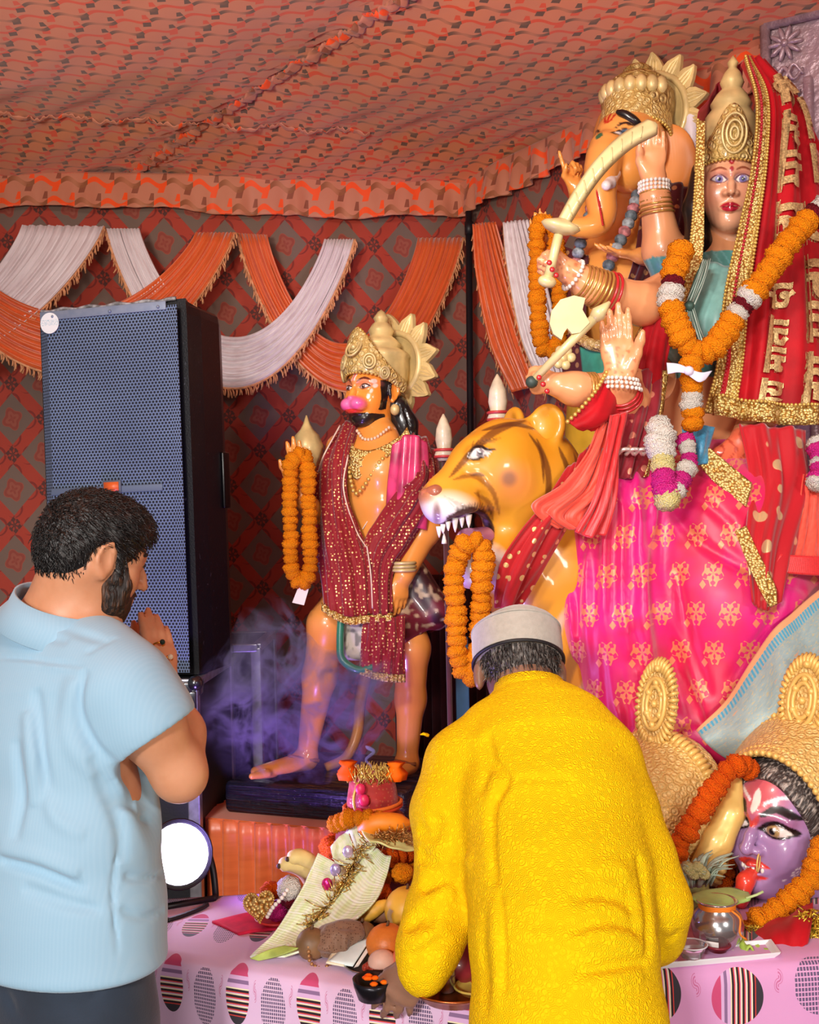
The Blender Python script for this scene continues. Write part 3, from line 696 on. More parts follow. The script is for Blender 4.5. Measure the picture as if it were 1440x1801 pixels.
def flight_case(cx0, cx1, d0, top_z, depth, label, rot, ball):
    """front face from pixel cx0 to cx1 at depth d0, standing on the floor"""
    a = P(cx0, 1210, d0); b = P(cx1, 1210, d0); a[2] = b[2] = 0; W = np.linalg.norm(b - a); X = rotv(np.array([1., 0, 0]), [0, 0, 1], rot); Yb = np.cross([0, 0, 1], X); U3 = np.array([0, 0, 1.])
    r = root('flight_case', b - X * W / 2 + Yb * depth / 2, label, 'flight case'); H = top_z
    mk = simple('black_laminate', '#16181f', .45, var=(5, .3), bump=(120, .2, .002)); ma = simple('case_aluminium', '#a6aab2', .35, .75, var=(30, .2))
    A = [X, Yb, U3]
    def q(x, y, z): return b + X * x + Yb * y + U3 * z
    MB().box(q(-W / 2, depth / 2, H / 2), (W - .01, depth - .01, H - .01), A).build('case_body', mk, r, False)
    for (x, y) in ((0, 0), (-W, 0), (0, depth), (-W, depth)):
        MB().box(q(x + (.018 if x < 0 else -.018), y + (.018 if y == 0 else -.018), H / 2), (.04, .04, H - .03), A, .004).build('edge_strip', ma, r, False)
    for (y, z) in ((0, H), (0, .03), (depth, H)):
        MB().box(q(-W / 2, y + (.015 if y == 0 else -.015), z - .015), (W - .02, .036, .03), A, .004).build('edge_strip', ma, r, False)
    for x in (0, -W): MB().box(q(x + (.015 if x < 0 else -.015), depth / 2, H - .015), (.036, depth - .02, .03), A, .004).build('edge_strip', ma, r, False)
    if ball:
        mb = MB(); c = q(-.006, .006, H - .014); mb.ball(c, .026, 14, 10)
        for s, ax in (((-.045, -.008, -.02), (.07, .012, .05)), ((-.02, -.008, -.055), (.05, .012, .06)), ((.004, .05, -.02), (.012, .07, .05))): mb.box(c + X * s[0] + Yb * s[1] + U3 * s[2], ax, A, .01)
        cb = mb.build('ball_corner', simple('dark_chrome', '#5c5f63', .22, .9), r)
        for s in ((-.075, -.016, -.035), (-.045, -.016, -.075)): MB().ball(c + X * s[0] + Yb * s[1] + U3 * s[2], .007, 8, 6).build('rivet', ma, cb)
flight_case(60, 346, 3.74, sp_z - .002, .58, 'black flight case with aluminium edges carrying the loudspeaker', -.05, True)
flight_case(352, 459, 4.35, sp_z + .04, .5, 'second dark flight case half lost in purple smoke beside the first', 0.0, False)
# ================================================================ THE TWO PEOPLE
def skin_mat(name, col, col2, rough=.42):
    t = MT(name, rough, spec=.45); t.b.inputs['Subsurface Weight'].default_value = .12; t.b.inputs['Subsurface Radius'].default_value = (.012, .004, .002)
    t.col(t.mix(hx(col), hx(col2), t.noise(14, 4).sm(.3, .75))); t.bump(t.noise(420, 3), .15, .001); return t.m
def hair_mat(name, col, hi, ax, rough=.4):
    """hair combed along ax: noise stretched along that direction"""
    t = MT(name, rough, spec=.5); x, y, z = t.coord('Object'); ax = nrm(ax); a = nrm(np.cross(ax, [.3, .2, 1])); b = np.cross(ax, a)
    v = t.comb((x * ax[0] + y * ax[1] + z * ax[2]) * 22, (x * a[0] + y * a[1] + z * a[2]) * 190, (x * b[0] + y * b[1] + z * b[2]) * 190)
    n = t.nt.nodes.new('ShaderNodeTexNoise'); n.inputs['Scale'].default_value = 1; n.inputs['Detail'].default_value = 2; t.nt.links.new(v, n.inputs['Vector']); e = E(t.nt, n.outputs[0])
    t.col(t.mix(hx(col), hx(hi), e.sm(.45, .75))); t.bump(e, .9, .006); return t.m
def head(V, f, s, ears=True, nose=1.0):
    """human head in frame f: x forward, y left, z up; unit = head height"""
    e = lambda c, r, k=.05: V.ell(f(c), np.asarray(r) * s, f.A, k * s)
    e((-.06, 0, .14), (.415, .33, .36)); e((.08, 0, -.13), (.275, .255, .36), .12); e((.23, 0, -.40), (.10, .12, .085), .12)
    e((.20, .17, -.12), (.12, .10, .14), .12); e((.20, -.17, -.12), (.12, .10, .14), .12)
    V.chain([f((.27, -.19, .10)), f((.335, 0, .11)), f((.27, .19, .10))], np.array([.04, .05, .04]) * s, .06 * s)
    V.chain([f((.345, 0, .06)), f((.40, 0, -.03)), f((.445 * nose, 0, -.115))], np.array([.03, .034, .042]) * s, .04 * s)
    for q in (-1, 1):
        V.ell(f((.375, .055 * q, -.125)), np.array([.05, .035, .032]) * s, f.A, .03 * s)
        V.ell(f((.37, .135 * q, .03)), np.array([.07, .085, .05]) * s, f.A, .05 * s, cut=True)
        V.ell(f((.285, .13 * q, .03)), np.array([.07, .075, .06]) * s, f.A, .015 * s)
    V.chain([f((.31, -.10, -.255)), f((.37, 0, -.235)), f((.31, .10, -.255))], np.array([.02, .03, .02]) * s, .02 * s)
    V.chain([f((.31, -.09, -.275)), f((.36, 0, -.285)), f((.31, .09, -.275))], np.array([.02, .034, .02]) * s, .02 * s)
    if ears:
        for q in (-1, 1):
            A = np.array([nrm(f.A[0] - .25 * q * -f.A[1]), nrm(f.A[1] + .25 * -q * f.A[0] * -1), f.A[2]]); c = f((-.03, .325 * q, -.02))
            V.ell(c, np.array([.085, .035, .135]) * s, f.A, .02 * s); V.ell(f((-.01, .365 * q, .0)), np.array([.055, .03, .09]) * s, f.A, .015 * s, cut=True)
            V.chain([f((.04, .335 * q, .06)), f((-.02, .365 * q, .125)), f((-.09, .37 * q, .08)), f((-.10, .36 * q, -.02)), f((-.06, .345 * q, -.10)), f((-.01, .335 * q, -.14))], np.array([.014, .018, .02, .02, .02, .028]) * s, .008 * s)

def man_blue():
    B = nrm([.62, .78, 0]); R = nrm([.78, -.62, 0]); U3 = np.array([0, 0, 1.])
    feet = P(112, 1690, 2.05); r = root('person', (feet[0], feet[1], 0), 'person in light blue shirt and navy trousers praying with joined palms', 'person')
    skin = skin_mat('warm_brown_skin', '#d59a76', '#c48560')
    HF = Frame(P(170, 982, 2.05), nrm([math.cos(.56), math.sin(.56), -.34]), np.array([.20, .12, 1]), .222); s = HF.s
    lo = np.array([-1.05, 1.62, -.005]); hi = np.array([-.27, 2.55, 1.75])
    # body: one surface
    V = Vol(lo, hi, .0058); head(V, HF, s)
    nb = P(98, 1110, 2.07); V.loft(HF((-.12, 0, -.12)), nb, (.062, .066), (.075, .07), R, .03)
    sh_r, el_r, wr_r = P(212, 1188, 1.955), P(316, 1362, 1.975), P(291, 1214, 2.12)
    V.loft(P(98, 1140, 2.07), P(106, 1400, 2.05), (.15, .08), (.17, .11), R, .05).loft(P(106, 1400, 2.05), P(112, 1690, 2.04), (.17, .11), (.165, .115), R, .05)
    V.chain([sh_r, P(262, 1272, 1.95), el_r], [.06, .056, .044], .03); V.chain([el_r, P(312, 1290, 2.04), wr_r], [.046, .047, .031], .02)
    sh_l = P(-30, 1185, 2.2); el_l = sh_l + np.array([.09, .12, -.28]); 
    hf = nrm(P(270, 1074, 2.20) - P(291, 1222, 2.12)); PW = P(291, 1216, 2.12); pl = -R * .9 + B * .1; pl = nrm(pl - hf * np.dot(pl, hf)); td = nrm(np.cross(hf, pl)); td = td if np.dot(td, -B) > 0 else -td
    tips = hand(V, PW, hf, pl, td, .182, (.05, .05, .05, .05), .0, (.3, .1))
    LW = PW + pl * .050 + B * .012; V.chain([sh_l, el_l, LW], [.058, .045, .031], .02); hand(V, LW, nrm(hf + .03 * pl), -pl, td, .182, (.05, .05, .05, .05), .0, (.3, .1))
    for q, lw in ((1, .0), (-1, .0)):
        hp = P(112, 1690, 2.04) + R * .085 * q; V.chain([hp, hp - U3 * .40 + B * .01, hp - U3 * .78 - B * .0], [.085, .058, .042], .04); an = hp - U3 * .78; an[2] = .05; V.chain([an + U3 * .03, an + B * .11 - U3 * .01], [.042, .034], .03)
    V.build('body', skin, r)
    # hair
    H = Vol(HF.o - .2, HF.o + .2, .0042); e = lambda c, rr, k=.02, cut=False: H.ell(HF(c), np.asarray(rr) * s, HF.A, k * s, cut)
    e((-.06, 0, .165), (.445, .36, .385)); e((-.22, 0, .02), (.28, .325, .32), .1); e((.15, 0, .33), (.20, .28, .15), .12)
    e((.47, 0, -.06), (.30, .60, .33), .04, True); e((.18, 0, -.42), (.40, .60, .42), .03, True); e((-.16, 0, -.62), (.6, .6, .36), .03, True)
    for q in (-1, 1): e((-.03, .37 * q, -.05), (.13, .12, .17), .02, True)
    for q in (-1, 1): H.ell(HF((.115, .285 * q, -.03)), np.array([.045, .035, .15]) * s, HF.A, .02 * s)
    D = H.D; 
    hm = hair_mat('black_hair', '#0a0909', '#302f30', HF.A[0] * .9 - HF.A[2] * .5)
    v, f = H.mesh(); n_ = vnoise(v, 55) - .5; d = v - HF.o; v = v + d / np.linalg.norm(d, axis=1)[:, None] * n_[:, None] * .005
    ho = obj('hair', v, f, hm, r)
    mb = MB(); rg = np.random.default_rng(3); sel = rg.choice(len(v), 3000, replace=False); fw = HF.A[0]; up = HF.A[2]
    for i in sel:
        p = v[i]; o = nrm(p - HF.o); t_ = nrm(fw * .8 - up * .35 - o * np.dot(fw * .8 - up * .35, o)) if np.dot(o, up) > .2 else nrm(-up + fw * .25 - o * np.dot(-up + fw * .25, o)); L = rg.uniform(.009, .018); t_ = nrm(t_ + rg.normal(0, .2, 3))
        mb.tube([p - o * .002, p + t_ * L * .5 + o * .002, p + t_ * L], [.0011, .001, .0003], 3, cap=False)
    mb.build('hair_strands', hm, ho, kind='stuff')
    # beard
    H = Vol(HF.o - .2, HF.o + .2, .004); e = lambda c, rr, k=.03, cut=False: H.ell(HF(c), np.asarray(rr) * s, HF.A, k * s, cut)
    e((.10, 0, -.30), (.275, .275, .22)); e((.24, 0, -.40), (.135, .15, .125), .06); e((.30, 0, -.22), (.105, .13, .06), .04)
    for q in (-1, 1): e((.15, .232 * q, -.17), (.14, .075, .22), .06)
    e((.43, 0, -.255), (.09, .10, .028), .02, True); e((.36, 0, -.03), (.2, .5, .13), .02, True); e((-.12, 0, -.38), (.22, .5, .26), .04, True)
    v, f = H.mesh(); n_ = vnoise(v, 70) - .5; d = v - HF((.1, 0, -.2)); v = v + d / np.linalg.norm(d, axis=1)[:, None] * n_[:, None] * .009
    obj('beard', v, f, hair_mat('brown_black_beard', '#1c1310', '#5a3a26', -HF.A[2] + .3 * HF.A[0], .55), r)
    bm = simple('brow_hair', '#1a1310', .6); mb = MB()
    for q in (-1, 1): mb.tube(catmull([HF((.33, .07 * q, .115)), HF((.345, .14 * q, .135)), HF((.29, .22 * q, .11))], 10), [.002, .0035, .004, .004, .004, .004, .004, .0035, .003, .002], 6); mb.tube(catmull([HF((.355, .08 * q, .035)), HF((.365, .13 * q, .045)), HF((.335, .19 * q, .03))], 8), .0016, 5)
    mb.build('brow_and_lashes', bm, r, kind='stuff')
    # shirt
    sm = MT('pale_blue_shirt_cloth', .75, sheen=.3); x, y, z = sm.coord('Object'); st = ((x * .78 - y * .62) * 1150).sin() * .5 + .5
    sm.col(sm.mix(hx('#8db9d4'), hx('#a9cbe0'), st.sm(.25, .9) * .12 + sm.noise(3, 3) * .5)); sm.bump(sm.noise(500, 2) + st * .3, .06, .0016); sm = sm.m
    V = Vol(np.array([-1.12, 1.6, .74]), np.array([-.28, 2.42, 1.62]), .0048)
    sec = [(96, 1112, 2.075, .10, .066), (97, 1150, 2.075, .172, .088), (100, 1205, 2.07, .205, .122), (105, 1300, 2.06, .208, .136), (110, 1450, 2.05, .200, .142), (113, 1580, 2.045, .205, .150), (112, 1668, 2.04, .216, .158)]
    for a, b in zip(sec[:-1], sec[1:]): V.loft(P(*a[:3]), P(*b[:3]), a[3:], b[3:], R, .03)
    V.chain([P(185, 1172, 1.985), P(222, 1212, 1.955), P(262, 1272, 1.952), P(299, 1330, 1.955)], [.070, .074, .071, .066], .045)
    V.chain([sh_l, sh_l + (el_l - sh_l) * .8], [.074, .07], .04)
    dv = nrm(P(299, 1330, 1.955) - P(240, 1245, 1.955)); 
    V.seg(P(296, 1326, 1.955) + dv * .012, P(380, 1460, 1.955) + dv * .05, .09, .12, .014, cut=True)
    V.seg(HF((-.12, 0, -.2)), nb + U3 * .02, .05, .060, .012, cut=True)
    V.half(P(112, 1676, 2.04) , -U3 + 0 * R, .012)
    # notch at the side seam
    sv = P(207, 1680, 1.9); V.seg(sv - U3 * .03, sv + U3 * .018, .013, .002, .004, cut=True)
    for pts, wd, dp in (
        ([(0, 1158), (60, 1161), (150, 1172)], .004, .003), ([(0, 1165), (60, 1169), (150, 1180)], .004, -.002),
        ([(64, 1210), (70, 1290), (86, 1390)], .010, .007), ([(48, 1250), (55, 1330), (60, 1420)], .012, -.007), ([(30, 1300), (40, 1400), (25, 1480)], .010, .006),
        ([(150, 1178), (140, 1250), (165, 1310), (205, 1352), (240, 1372)], .008, .009), ([(128, 1190), (118, 1270), (140, 1330), (190, 1380)], .014, -.006), ([(160, 1330), (200, 1400), (240, 1420)], .012, .008), ([(170, 1360), (205, 1440), (215, 1520)], .012, .005),
        ([(0, 1510), (70, 1530), (150, 1565)], .009, .010), ([(0, 1490), (70, 1508), (140, 1540)], .012, -.007), ([(40, 1560), (110, 1585), (180, 1600)], .01, .005), ([(205, 1480), (198, 1580), (208, 1680)], .004, .004),
        ([(215, 1540), (250, 1545), (288, 1535)], .007, .005), ([(210, 1600), (250, 1612), (288, 1600)], .007, .005), ([(215, 1450), (255, 1440), (290, 1455)], .008, .005), ([(85, 1400), (100, 1440), (150, 1470)], .012, -.005),
        ([(30, 1085), (60, 1110), (120, 1130)], .008, .005), ([(90, 1090), (130, 1110), (190, 1130)], .008, .004), ([(150, 1150), (175, 1135), (205, 1122)], .004, .0035)):
        ds = []
        for (px, py) in pts:     # ray-march each fold point onto the cloth
            dd = np.arange(1.7, 2.2, .004); pp = np.array([P(px, py, q) for q in dd]); ii = np.round((pp - V.lo) / V.h).astype(int)
            ok = ((ii >= 0) & (ii < V.n)).all(1); val = np.where(ok, V.D[tuple(np.clip(ii, 0, V.n - 1).T)], 1.0); k = np.argmax(val < 0) if (val < 0).any() else len(dd) // 2
            ds.append(pp[k])
        V.groove(ds, wd, dp * 1.7)
    V.build('shirt', sm, r)
    # band collar, sleeve hem band
    nax = nrm(nrm(HF((-.12, 0, -.12)) - nb) + U3 * .6); cen = nb + nax * .046 + R * .010; R2 = nrm(R - nax * np.dot(R, nax)); B2 = np.cross(nax, R2); ang = np.linspace(0, 2 * math.pi, 48); ring = [cen + R2 * .096 * math.cos(a) + B2 * .084 * math.sin(a) for a in ang]
    pc = np.array([[q + nax * h + (q - cen) * g for q in ring] for h, g in ((-.044, .34), (-.012, .08), (.014, .0))]); sheet('shirt_collar', pc, sm, r, .005)
    # trousers
    tm = simple('navy_trouser_cloth', '#1d2b3c', .8, sheen=.25, var=(8, .25), bump=(300, .25, .002)); V = Vol(np.array([-.95, 1.7, .03]), np.array([-.25, 2.4, .95]), .0065)
    hip = P(112, 1640, 2.04); V.loft(hip, hip - U3 * .16, (.188, .132), (.192, .135), R, .03)
    for q in (-1, 1):
        hp = hip - U3 * .14 + R * .092 * q; an = np.array([hp[0], hp[1], .07]); V.chain([hp, hp * .55 + an * .45, an], [.1, .085, .066], .03)
    g0 = P(205, 1700, 1.9); V.groove([P(215, 1690, 1.885), P(150, 1760, 1.9), P(60, 1790, 1.93)], .008, .006); V.groove([P(0, 1740, 1.92), P(60, 1800, 1.92)], .01, .006); V.groove([P(235, 1700, 1.9), P(225, 1770, 1.9)], .006, .005)
    V.build('trousers', tm, r)
    for q in (-1, 1):
        hp = P(112, 1690, 2.04) + R * .092 * q; V = Vol(np.array([hp[0] - .25, hp[1] - .25, 0]), np.array([hp[0] + .3, hp[1] + .35, .16]), .006); a = np.array([hp[0], hp[1], .048]); V.loft(a - B * .04, a + B * .16, (.045, .045), (.042, .034), R, .03); V.half((0, 0, .004), (0, 0, -1)); V.build('shoe', simple('black_shoe', '#15120f', .4), r)
    # rings
    gm = simple('ring_gold', '#d9a441', .25, 1.0); U_ = td
    for (px, py, stone) in ((279, 1134, '#16302a'), (293, 1160, '#e8dfc8')):
        c = None
        dd = np.arange(2.0, 2.3, .003)
        rr = root('finger_ring', P(px, py, 2.145), 'gold ring with dark stone on the praying hand' if stone[1] == '1' else 'gold ring with white stone on the little finger', 'ring')
        c = P(px, py, 2.142); MB().tube([c + (td * math.cos(a) + pl * math.sin(a)) * .0105 for a in np.linspace(0, 2 * math.pi, 20, endpoint=False)], .002, 6, closed=True).build('band', gm, rr)
        MB().ball(c - pl * .0125, .0055, 8, 6).build('stone', simple('ring_stone', stone, .1), rr)
man_blue()

def man_yellow():
    R = np.array([1., 0, 0]); U3 = np.array([0, 0, 1.]); r0 = P(1000, 1790, 1.93)
    r = root('person', (r0[0], r0[1], 0), 'person in textured yellow tunic and grey cap bending over the table', 'person')
    skin = skin_mat('brown_skin', '#96705c', '#7d5946')
    al = .42; HF = Frame(P(912, 1168, 2.43), nrm([0, .86, -.5]), np.array([0.0, .5, .86]), .232); s = HF.s
    V = Vol(np.array([-.14, 1.7, -.005]), np.array([.62, 2.72, 1.56]), .0062); head(V, HF, s)
    for q in (-1, 1): V.ell(HF((-.04, .375 * q, -.12)), np.array([.075, .05, .14]) * s, HF.A, .02 * s)
    nb = P(930, 1240, 2.33); V.loft(HF((-.12, 0, -.05)), nb, (.060, .062), (.066, .064), R, .03)
    sec = [(945, 1290, 2.28, .14, .07), (965, 1400, 2.18, .14, .1), (985, 1550, 2.06, .135, .1), (998, 1750, 1.95, .125, .10)]
    for a, b in zip(sec[:-1], sec[1:]): V.loft(P(*a[:3]), P(*b[:3]), a[3:], b[3:], R, .05)
    sl, el, wl = P(815, 1330, 2.26), P(797, 1500, 2.17), P(733, 1722, 2.065); V.chain([sl, el, wl], [.055, .045, .030], .02)
    hand(V, P(737, 1690, 2.06), nrm([-.48, .06, -.86]), nrm([.40, .88, .0]), np.array([-.9, .2, .35]), .162, (.26, .30, .34, .40), .16, (.45, .3))
    srr, er, wr = P(1050, 1350, 2.24), P(1150, 1605, 2.1), P(1075, 1640, 2.34); V.chain([srr, er, wr], [.055, .045, .03], .02); hand(V, wr, nrm([-.4, .85, .1]), nrm([-.3, -.2, -1]), np.array([-.8, -.4, .3]), .17, (.5, .5, .5, .5), .05, (.5, .5))
    for q in (-1, 1):
        hp = P(1000, 1800, 1.94) + R * .062 * q; an = np.array([hp[0], hp[1], .05]); V.chain([hp, (hp + an) / 2 + [0, .02, 0], an, an + np.array([0, .12, -.015])], [.085, .058, .04, .033], .03)
    V.build('body', skin, r)
    # hair: short, greying
    H = Vol(HF.o - .2, HF.o + .2, .0045); e = lambda c, rr, k=.02, cut=False: H.ell(HF(c), np.asarray(rr) * s, HF.A, k * s, cut)
    e((-.04, 0, .12), (.43, .352, .36)); e((-.18, 0, -.02), (.29, .318, .32), .08); e((.42, 0, -.1), (.34, .6, .42), .03, True); e((.12, 0, -.45), (.44, .6, .40), .03, True); e((-.25, 0, -.62), (.6, .6, .34), .03, True)
    for q in (-1, 1): e((-.02, .37 * q, -.04), (.12, .11, .16), .02, True)
    n = nrm([0, math.sin(.55), math.cos(.55)]); H.half(P(911, 1164, 2.43) + n * .008, n); hm = hair_mat('greying_hair', '#2a2320', '#9a928c', -HF.A[2], .5); v, f = H.mesh(); ho = obj('hair', v, f, hm, r)
    mb = MB(); rg = np.random.default_rng(5); sel = rg.choice(len(v), 1300, replace=False)
    for i in sel:
        p = v[i]; o = nrm(p - HF.o)
        if np.dot(p - P(911, 1164, 2.43), n) > .0: continue
        t_ = nrm(-HF.A[2] + o * .25 + rg.normal(0, .22, 3)); L = rg.uniform(.012, .024); mb.tube([p - o * .002, p + t_ * L * .5 + o * .003, p + t_ * L + o * .001], [.0012, .0011, .0003], 3, cap=False)
    mb.build('hair_strands', hm, ho, kind='stuff')
    # cap
    n = nrm([0, math.sin(.55), math.cos(.55)]); b2 = np.cross(n, R); rc = P(911, 1164, 2.43); rc = rc + b2 * .0
    cmx = MT('grey_wool_felt', .9, sheen=.5); cmx.col(cmx.mix(hx('#b9b4aa'), hx('#9c968b'), cmx.noise(90, 4))); cmx.bump(cmx.noise(350, 3), .5, .002); cmx = cmx.m
    a1, a2 = .0945, .116
    def ring(rx, ry, h): return [rc + R * rx * math.cos(a) + b2 * ry * math.sin(a) + n * h for a in np.linspace(0, 2 * math.pi, 56, endpoint=False)]
    V_ = []; prof = [(.90, -.004), (1.0, -.006), (1.02, .002), (1.03, .03), (1.02, .06), (.99, .072), (.93, .079), (.6, .074), (.3, .076), (.01, .077)]
    for i, (q, h) in enumerate(prof): V_ += [p + n * (.004 * math.sin(3 * k / 56 * 2 * math.pi + i) if 3 < i < 8 else 0) for k, p in enumerate(ring(a1 * q, a2 * q, h))]
    m = 56; f = [(i * m + k, i * m + (k + 1) % m, (i + 1) * m + (k + 1) % m, (i + 1) * m + k) for i in range(len(prof) - 1) for k in range(m)] + [tuple(range((len(prof) - 1) * m, len(prof) * m))]
    cp = obj('wool_cap', V_, f, cmx, r)
    MB().tube(ring(a1 * 1.02, a2 * 1.02, -.004), .0042, 6, closed=True).build('cap_piping', simple('black_piping', '#15151a', .6), cp)
    MB().tube(ring(a1 * 1.015, a2 * 1.015, .066), .0022, 6, closed=True).build('cap_seam', cmx, cp)
    # tunic
    km = MT('yellow_textured_cotton', .85, spec=.2); u = km.noise(9, 3)
    vz = km.voro(80, 'F1', .9); km.col(km.mix(hx('#ffd800'), hx('#fcca00'), u)); km.bump(((vz * 26).sin() * .55 + km.noise(150, 2)), .6, .0028); km = km.m
    V = Vol(np.array([-.16, 1.62, .42]), np.array([.66, 2.62, 1.46]), .005)
    sec = [(932, 1234, 2.34, .075, .06), (946, 1272, 2.295, .122, .085), (956, 1330, 2.235, .166, .115), (970, 1420, 2.16, .170, .132), (984, 1540, 2.07, .163, .132), (990, 1650, 1.995, .157, .13), (1000, 1800, 1.94, .163, .132)]
    for a, b in zip(sec[:-1], sec[1:]): V.loft(P(*a[:3]), P(*b[:3]), a[3:], b[3:], R, .04)
    V.loft(P(1000, 1800, 1.94), P(1000, 1800, 1.94) - U3 * .36, (.163, .132), (.2, .16), R, .03)
    V.chain([P(858, 1290, 2.28), P(814, 1345, 2.25), P(792, 1430, 2.21), P(798, 1505, 2.17), P(772, 1610, 2.12), P(752, 1670, 2.08), P(742, 1712, 2.065)], [.058, .070, .072, .066, .059, .052, .042], .035)
    V.chain([P(1018, 1285, 2.27), P(1058, 1345, 2.23), P(1085, 1430, 2.18), P(1120, 1510, 2.13), P(1150, 1590, 2.09), P(1148, 1640, 2.12), P(1085, 1665, 2.28)], [.058, .070, .073, .066, .062, .052, .045], .035)
    V.seg(P(1140, 1680, 2.08), P(1135, 1705, 2.08), .03, .014, .02)
    V.seg(HF((-.12, 0, -.1)), nb + np.array([0, 0, .02]), .04, .052, .012, cut=True)
    V.seg(P(728, 1760, 2.08), P(700, 1850, 2.08), .03, .06, .004, cut=True)
    def on(pts):
        ds = []
        for (px, py) in pts:
            dd = np.arange(1.7, 2.45, .004); pp = np.array([P(px, py, q) for q in dd]); ii = np.round((pp - V.lo) / V.h).astype(int); ok = ((ii >= 0) & (ii < V.n)).all(1)
            val = np.where(ok, V.D[tuple(np.clip(ii, 0, V.n - 1).T)], 1.0); ds.append(pp[np.argmax(val < 0)] if (val < 0).any() else P(px, py, 2.15))
        return ds
    for pts, wd, dp in (
        ([(858, 1290), (868, 1340), (890, 1372), (868, 1420), (866, 1480), (872, 1560)], .007, .016), ([(846, 1300), (858, 1350), (846, 1400)], .010, .008),
        ([(735, 1455), (760, 1470), (770, 1430)], .012, .010), ([(736, 1500), (770, 1520), (820, 1500)], .012, .014), ([(740, 1570), (772, 1545), (820, 1525)], .012, .016), ([(735, 1535), (775, 1530), (830, 1510)], .013, -.010), ([(728, 1600), (765, 1578), (800, 1562)], .012, -.010), ([(715, 1640), (745, 1610), (760, 1640)], .012, .012), ([(722, 1690), (760, 1665), (790, 1650)], .010, .008), ([(705, 1655), (740, 1650), (780, 1620)], .012, -.008),
        ([(878, 1570), (884, 1640), (886, 1750)], .005, .011), ([(870, 1580), (872, 1660), (868, 1780)], .012, -.006), ([(852, 1600), (852, 1700), (856, 1790)], .009, .006),
        ([(1000, 1580), (1060, 1575), (1120, 1600)], .010, .008), ([(1000, 1640), (1070, 1620), (1135, 1640)], .009, .011), ([(985, 1665), (1060, 1645), (1130, 1660)], .012, -.008), ([(1010, 1712), (1080, 1700), (1138, 1690)], .008, .011), ([(990, 1745), (1070, 1725), (1130, 1712)], .014, -.008), ([(1120, 1500), (1135, 1580), (1136, 1690)], .009, .014), ([(1030, 1530), (1080, 1525), (1110, 1545)], .012, -.007), ([(900, 1372), (960, 1368), (1010, 1372)], .006, .004), ([(1100, 1560), (1115, 1620), (1128, 1660)], .008, .006), ([(1155, 1640), (1175, 1650), (1195, 1630)], .008, .006), ([(890, 1600), (940, 1625), (1000, 1620)], .012, .004)):
        V.groove(on(pts), wd * 1.15, dp * 1.15)
    V.build('tunic', km, r)
    cen = P(931, 1222, 2.355); ax = nrm([0.0, .5, .87]); b3 = np.cross(ax, R); rings = [[cen + R * .071 * g * math.cos(a) + b3 * .076 * g * math.sin(a) + ax * h for a in np.linspace(0, 2 * math.pi, 40)] for h, g in ((-.030, 1.22), (-.004, 1.05), (.022, .98))]
    sheet('tunic_collar', np.array(rings), km, r, .005)
    a = P(752, 1293, 2.22); MB().tube(catmull([a, P(745, 1291, 2.2), P(739, 1292, 2.2)], 8), [.004, .0035, .003, .003, .003, .002, .002, .001], 5).build('loose_thread', km, r)
    wmx = simple('white_trouser_cotton', '#d8d2c4', .85); V = Vol(np.array([.0, 1.65, .03]), np.array([.55, 2.2, .9]), .008)
    for q in (-1, 1):
        hp = P(1000, 1780, 1.94) + R * .07 * q; V.chain([hp - U3 * .1, np.array([hp[0], hp[1], .07])], [.078, .07], .02)
    V.build('trousers', wmx, r)
man_yellow()
# ================================================================ STATUE TOOLS
def gold_mat(name, a, b, scale, rough=.42, metal=.25, strength=.8):
    t = MT(name, rough, metal, .6, .25); v = t.voro(scale, 'F1', .85); w_ = t.voro(scale * 2.6, 'F1', .9)
    t.col(t.mix(hx(a), hx(b), (v * 1.3).sm(.15, .75) * .7 + t.noise(8, 3) * .25)); t.bump((v * 14).sin() * .5 - w_ * .5, strength, .008); return t.m
M_gold = gold_mat('carved_pale_gold', '#ecd898', '#c9a252', 46, .42, .15, .6); M_goldplain = simple('plain_pale_gold', '#dcc486', .4, .2, coat=.3, var=(14, .2)); M_goldbead = simple('gold_bead', '#dcb860', .35, .45, coat=.2)
M_gloss = painted('glossy_statue_paint', .3, .55); M_satinpaint = painted('satin_statue_paint', .42, .35)
M_lace = MT('gold_sequin_lace', .35, .55); 
_v = M_lace.voro(150, 'F1', 1); M_lace.col(M_lace.mix(hx('#f2dd8e'), hx('#a8742a'), _v.sm(.2, .8))); M_lace.bump(_v * -1, .9, .004); M_lace = M_lace.m
def bangles(parent, pts, r, n, mat, rr=.004, axis=None, name='bangle'):
    """n rings around the limb from pts[0] to pts[1]"""
    a, b = np.asarray(pts[0], float), np.asarray(pts[1], float); t_ = nrm(b - a); u = nrm(np.cross(t_, [.3, .5, .8])); w_ = np.cross(t_, u); r = np.linspace(r[0], r[1], n)
    for i in range(n):
        c = a + (b - a) * (i / max(n - 1, 1)); tt = nrm(t_ + u * random.uniform(-.08, .08))
        MB().tube([c + r[i] * (math.cos(q) * u + math.sin(q) * w_) for q in np.linspace(0, 2 * math.pi, 22, endpoint=False)], rr, 6, closed=True).build(name, mat, parent)
def bead_ring(parent, c, t_, r, n, rb, mat, name='bead_bracelet'):
    t_ = nrm(t_); u = nrm(np.cross(t_, [.3, .5, .8])); w_ = np.cross(t_, u); mb = MB()
    for q in np.linspace(0, 2 * math.pi, n, endpoint=False): mb.ball(np.asarray(c) + r * (math.cos(q) * u + math.sin(q) * w_), rb, 6, 5)
    return mb.build(name, mat, parent, kind='stuff')
def bead_string(parent, pts, rb, mat, name='bead_string', gap=2.0):
    mb = MB()
    for q in resample(pts, rb * gap): mb.ball(q, rb, 6, 5)
    return mb.build(name, mat, parent, kind='stuff')
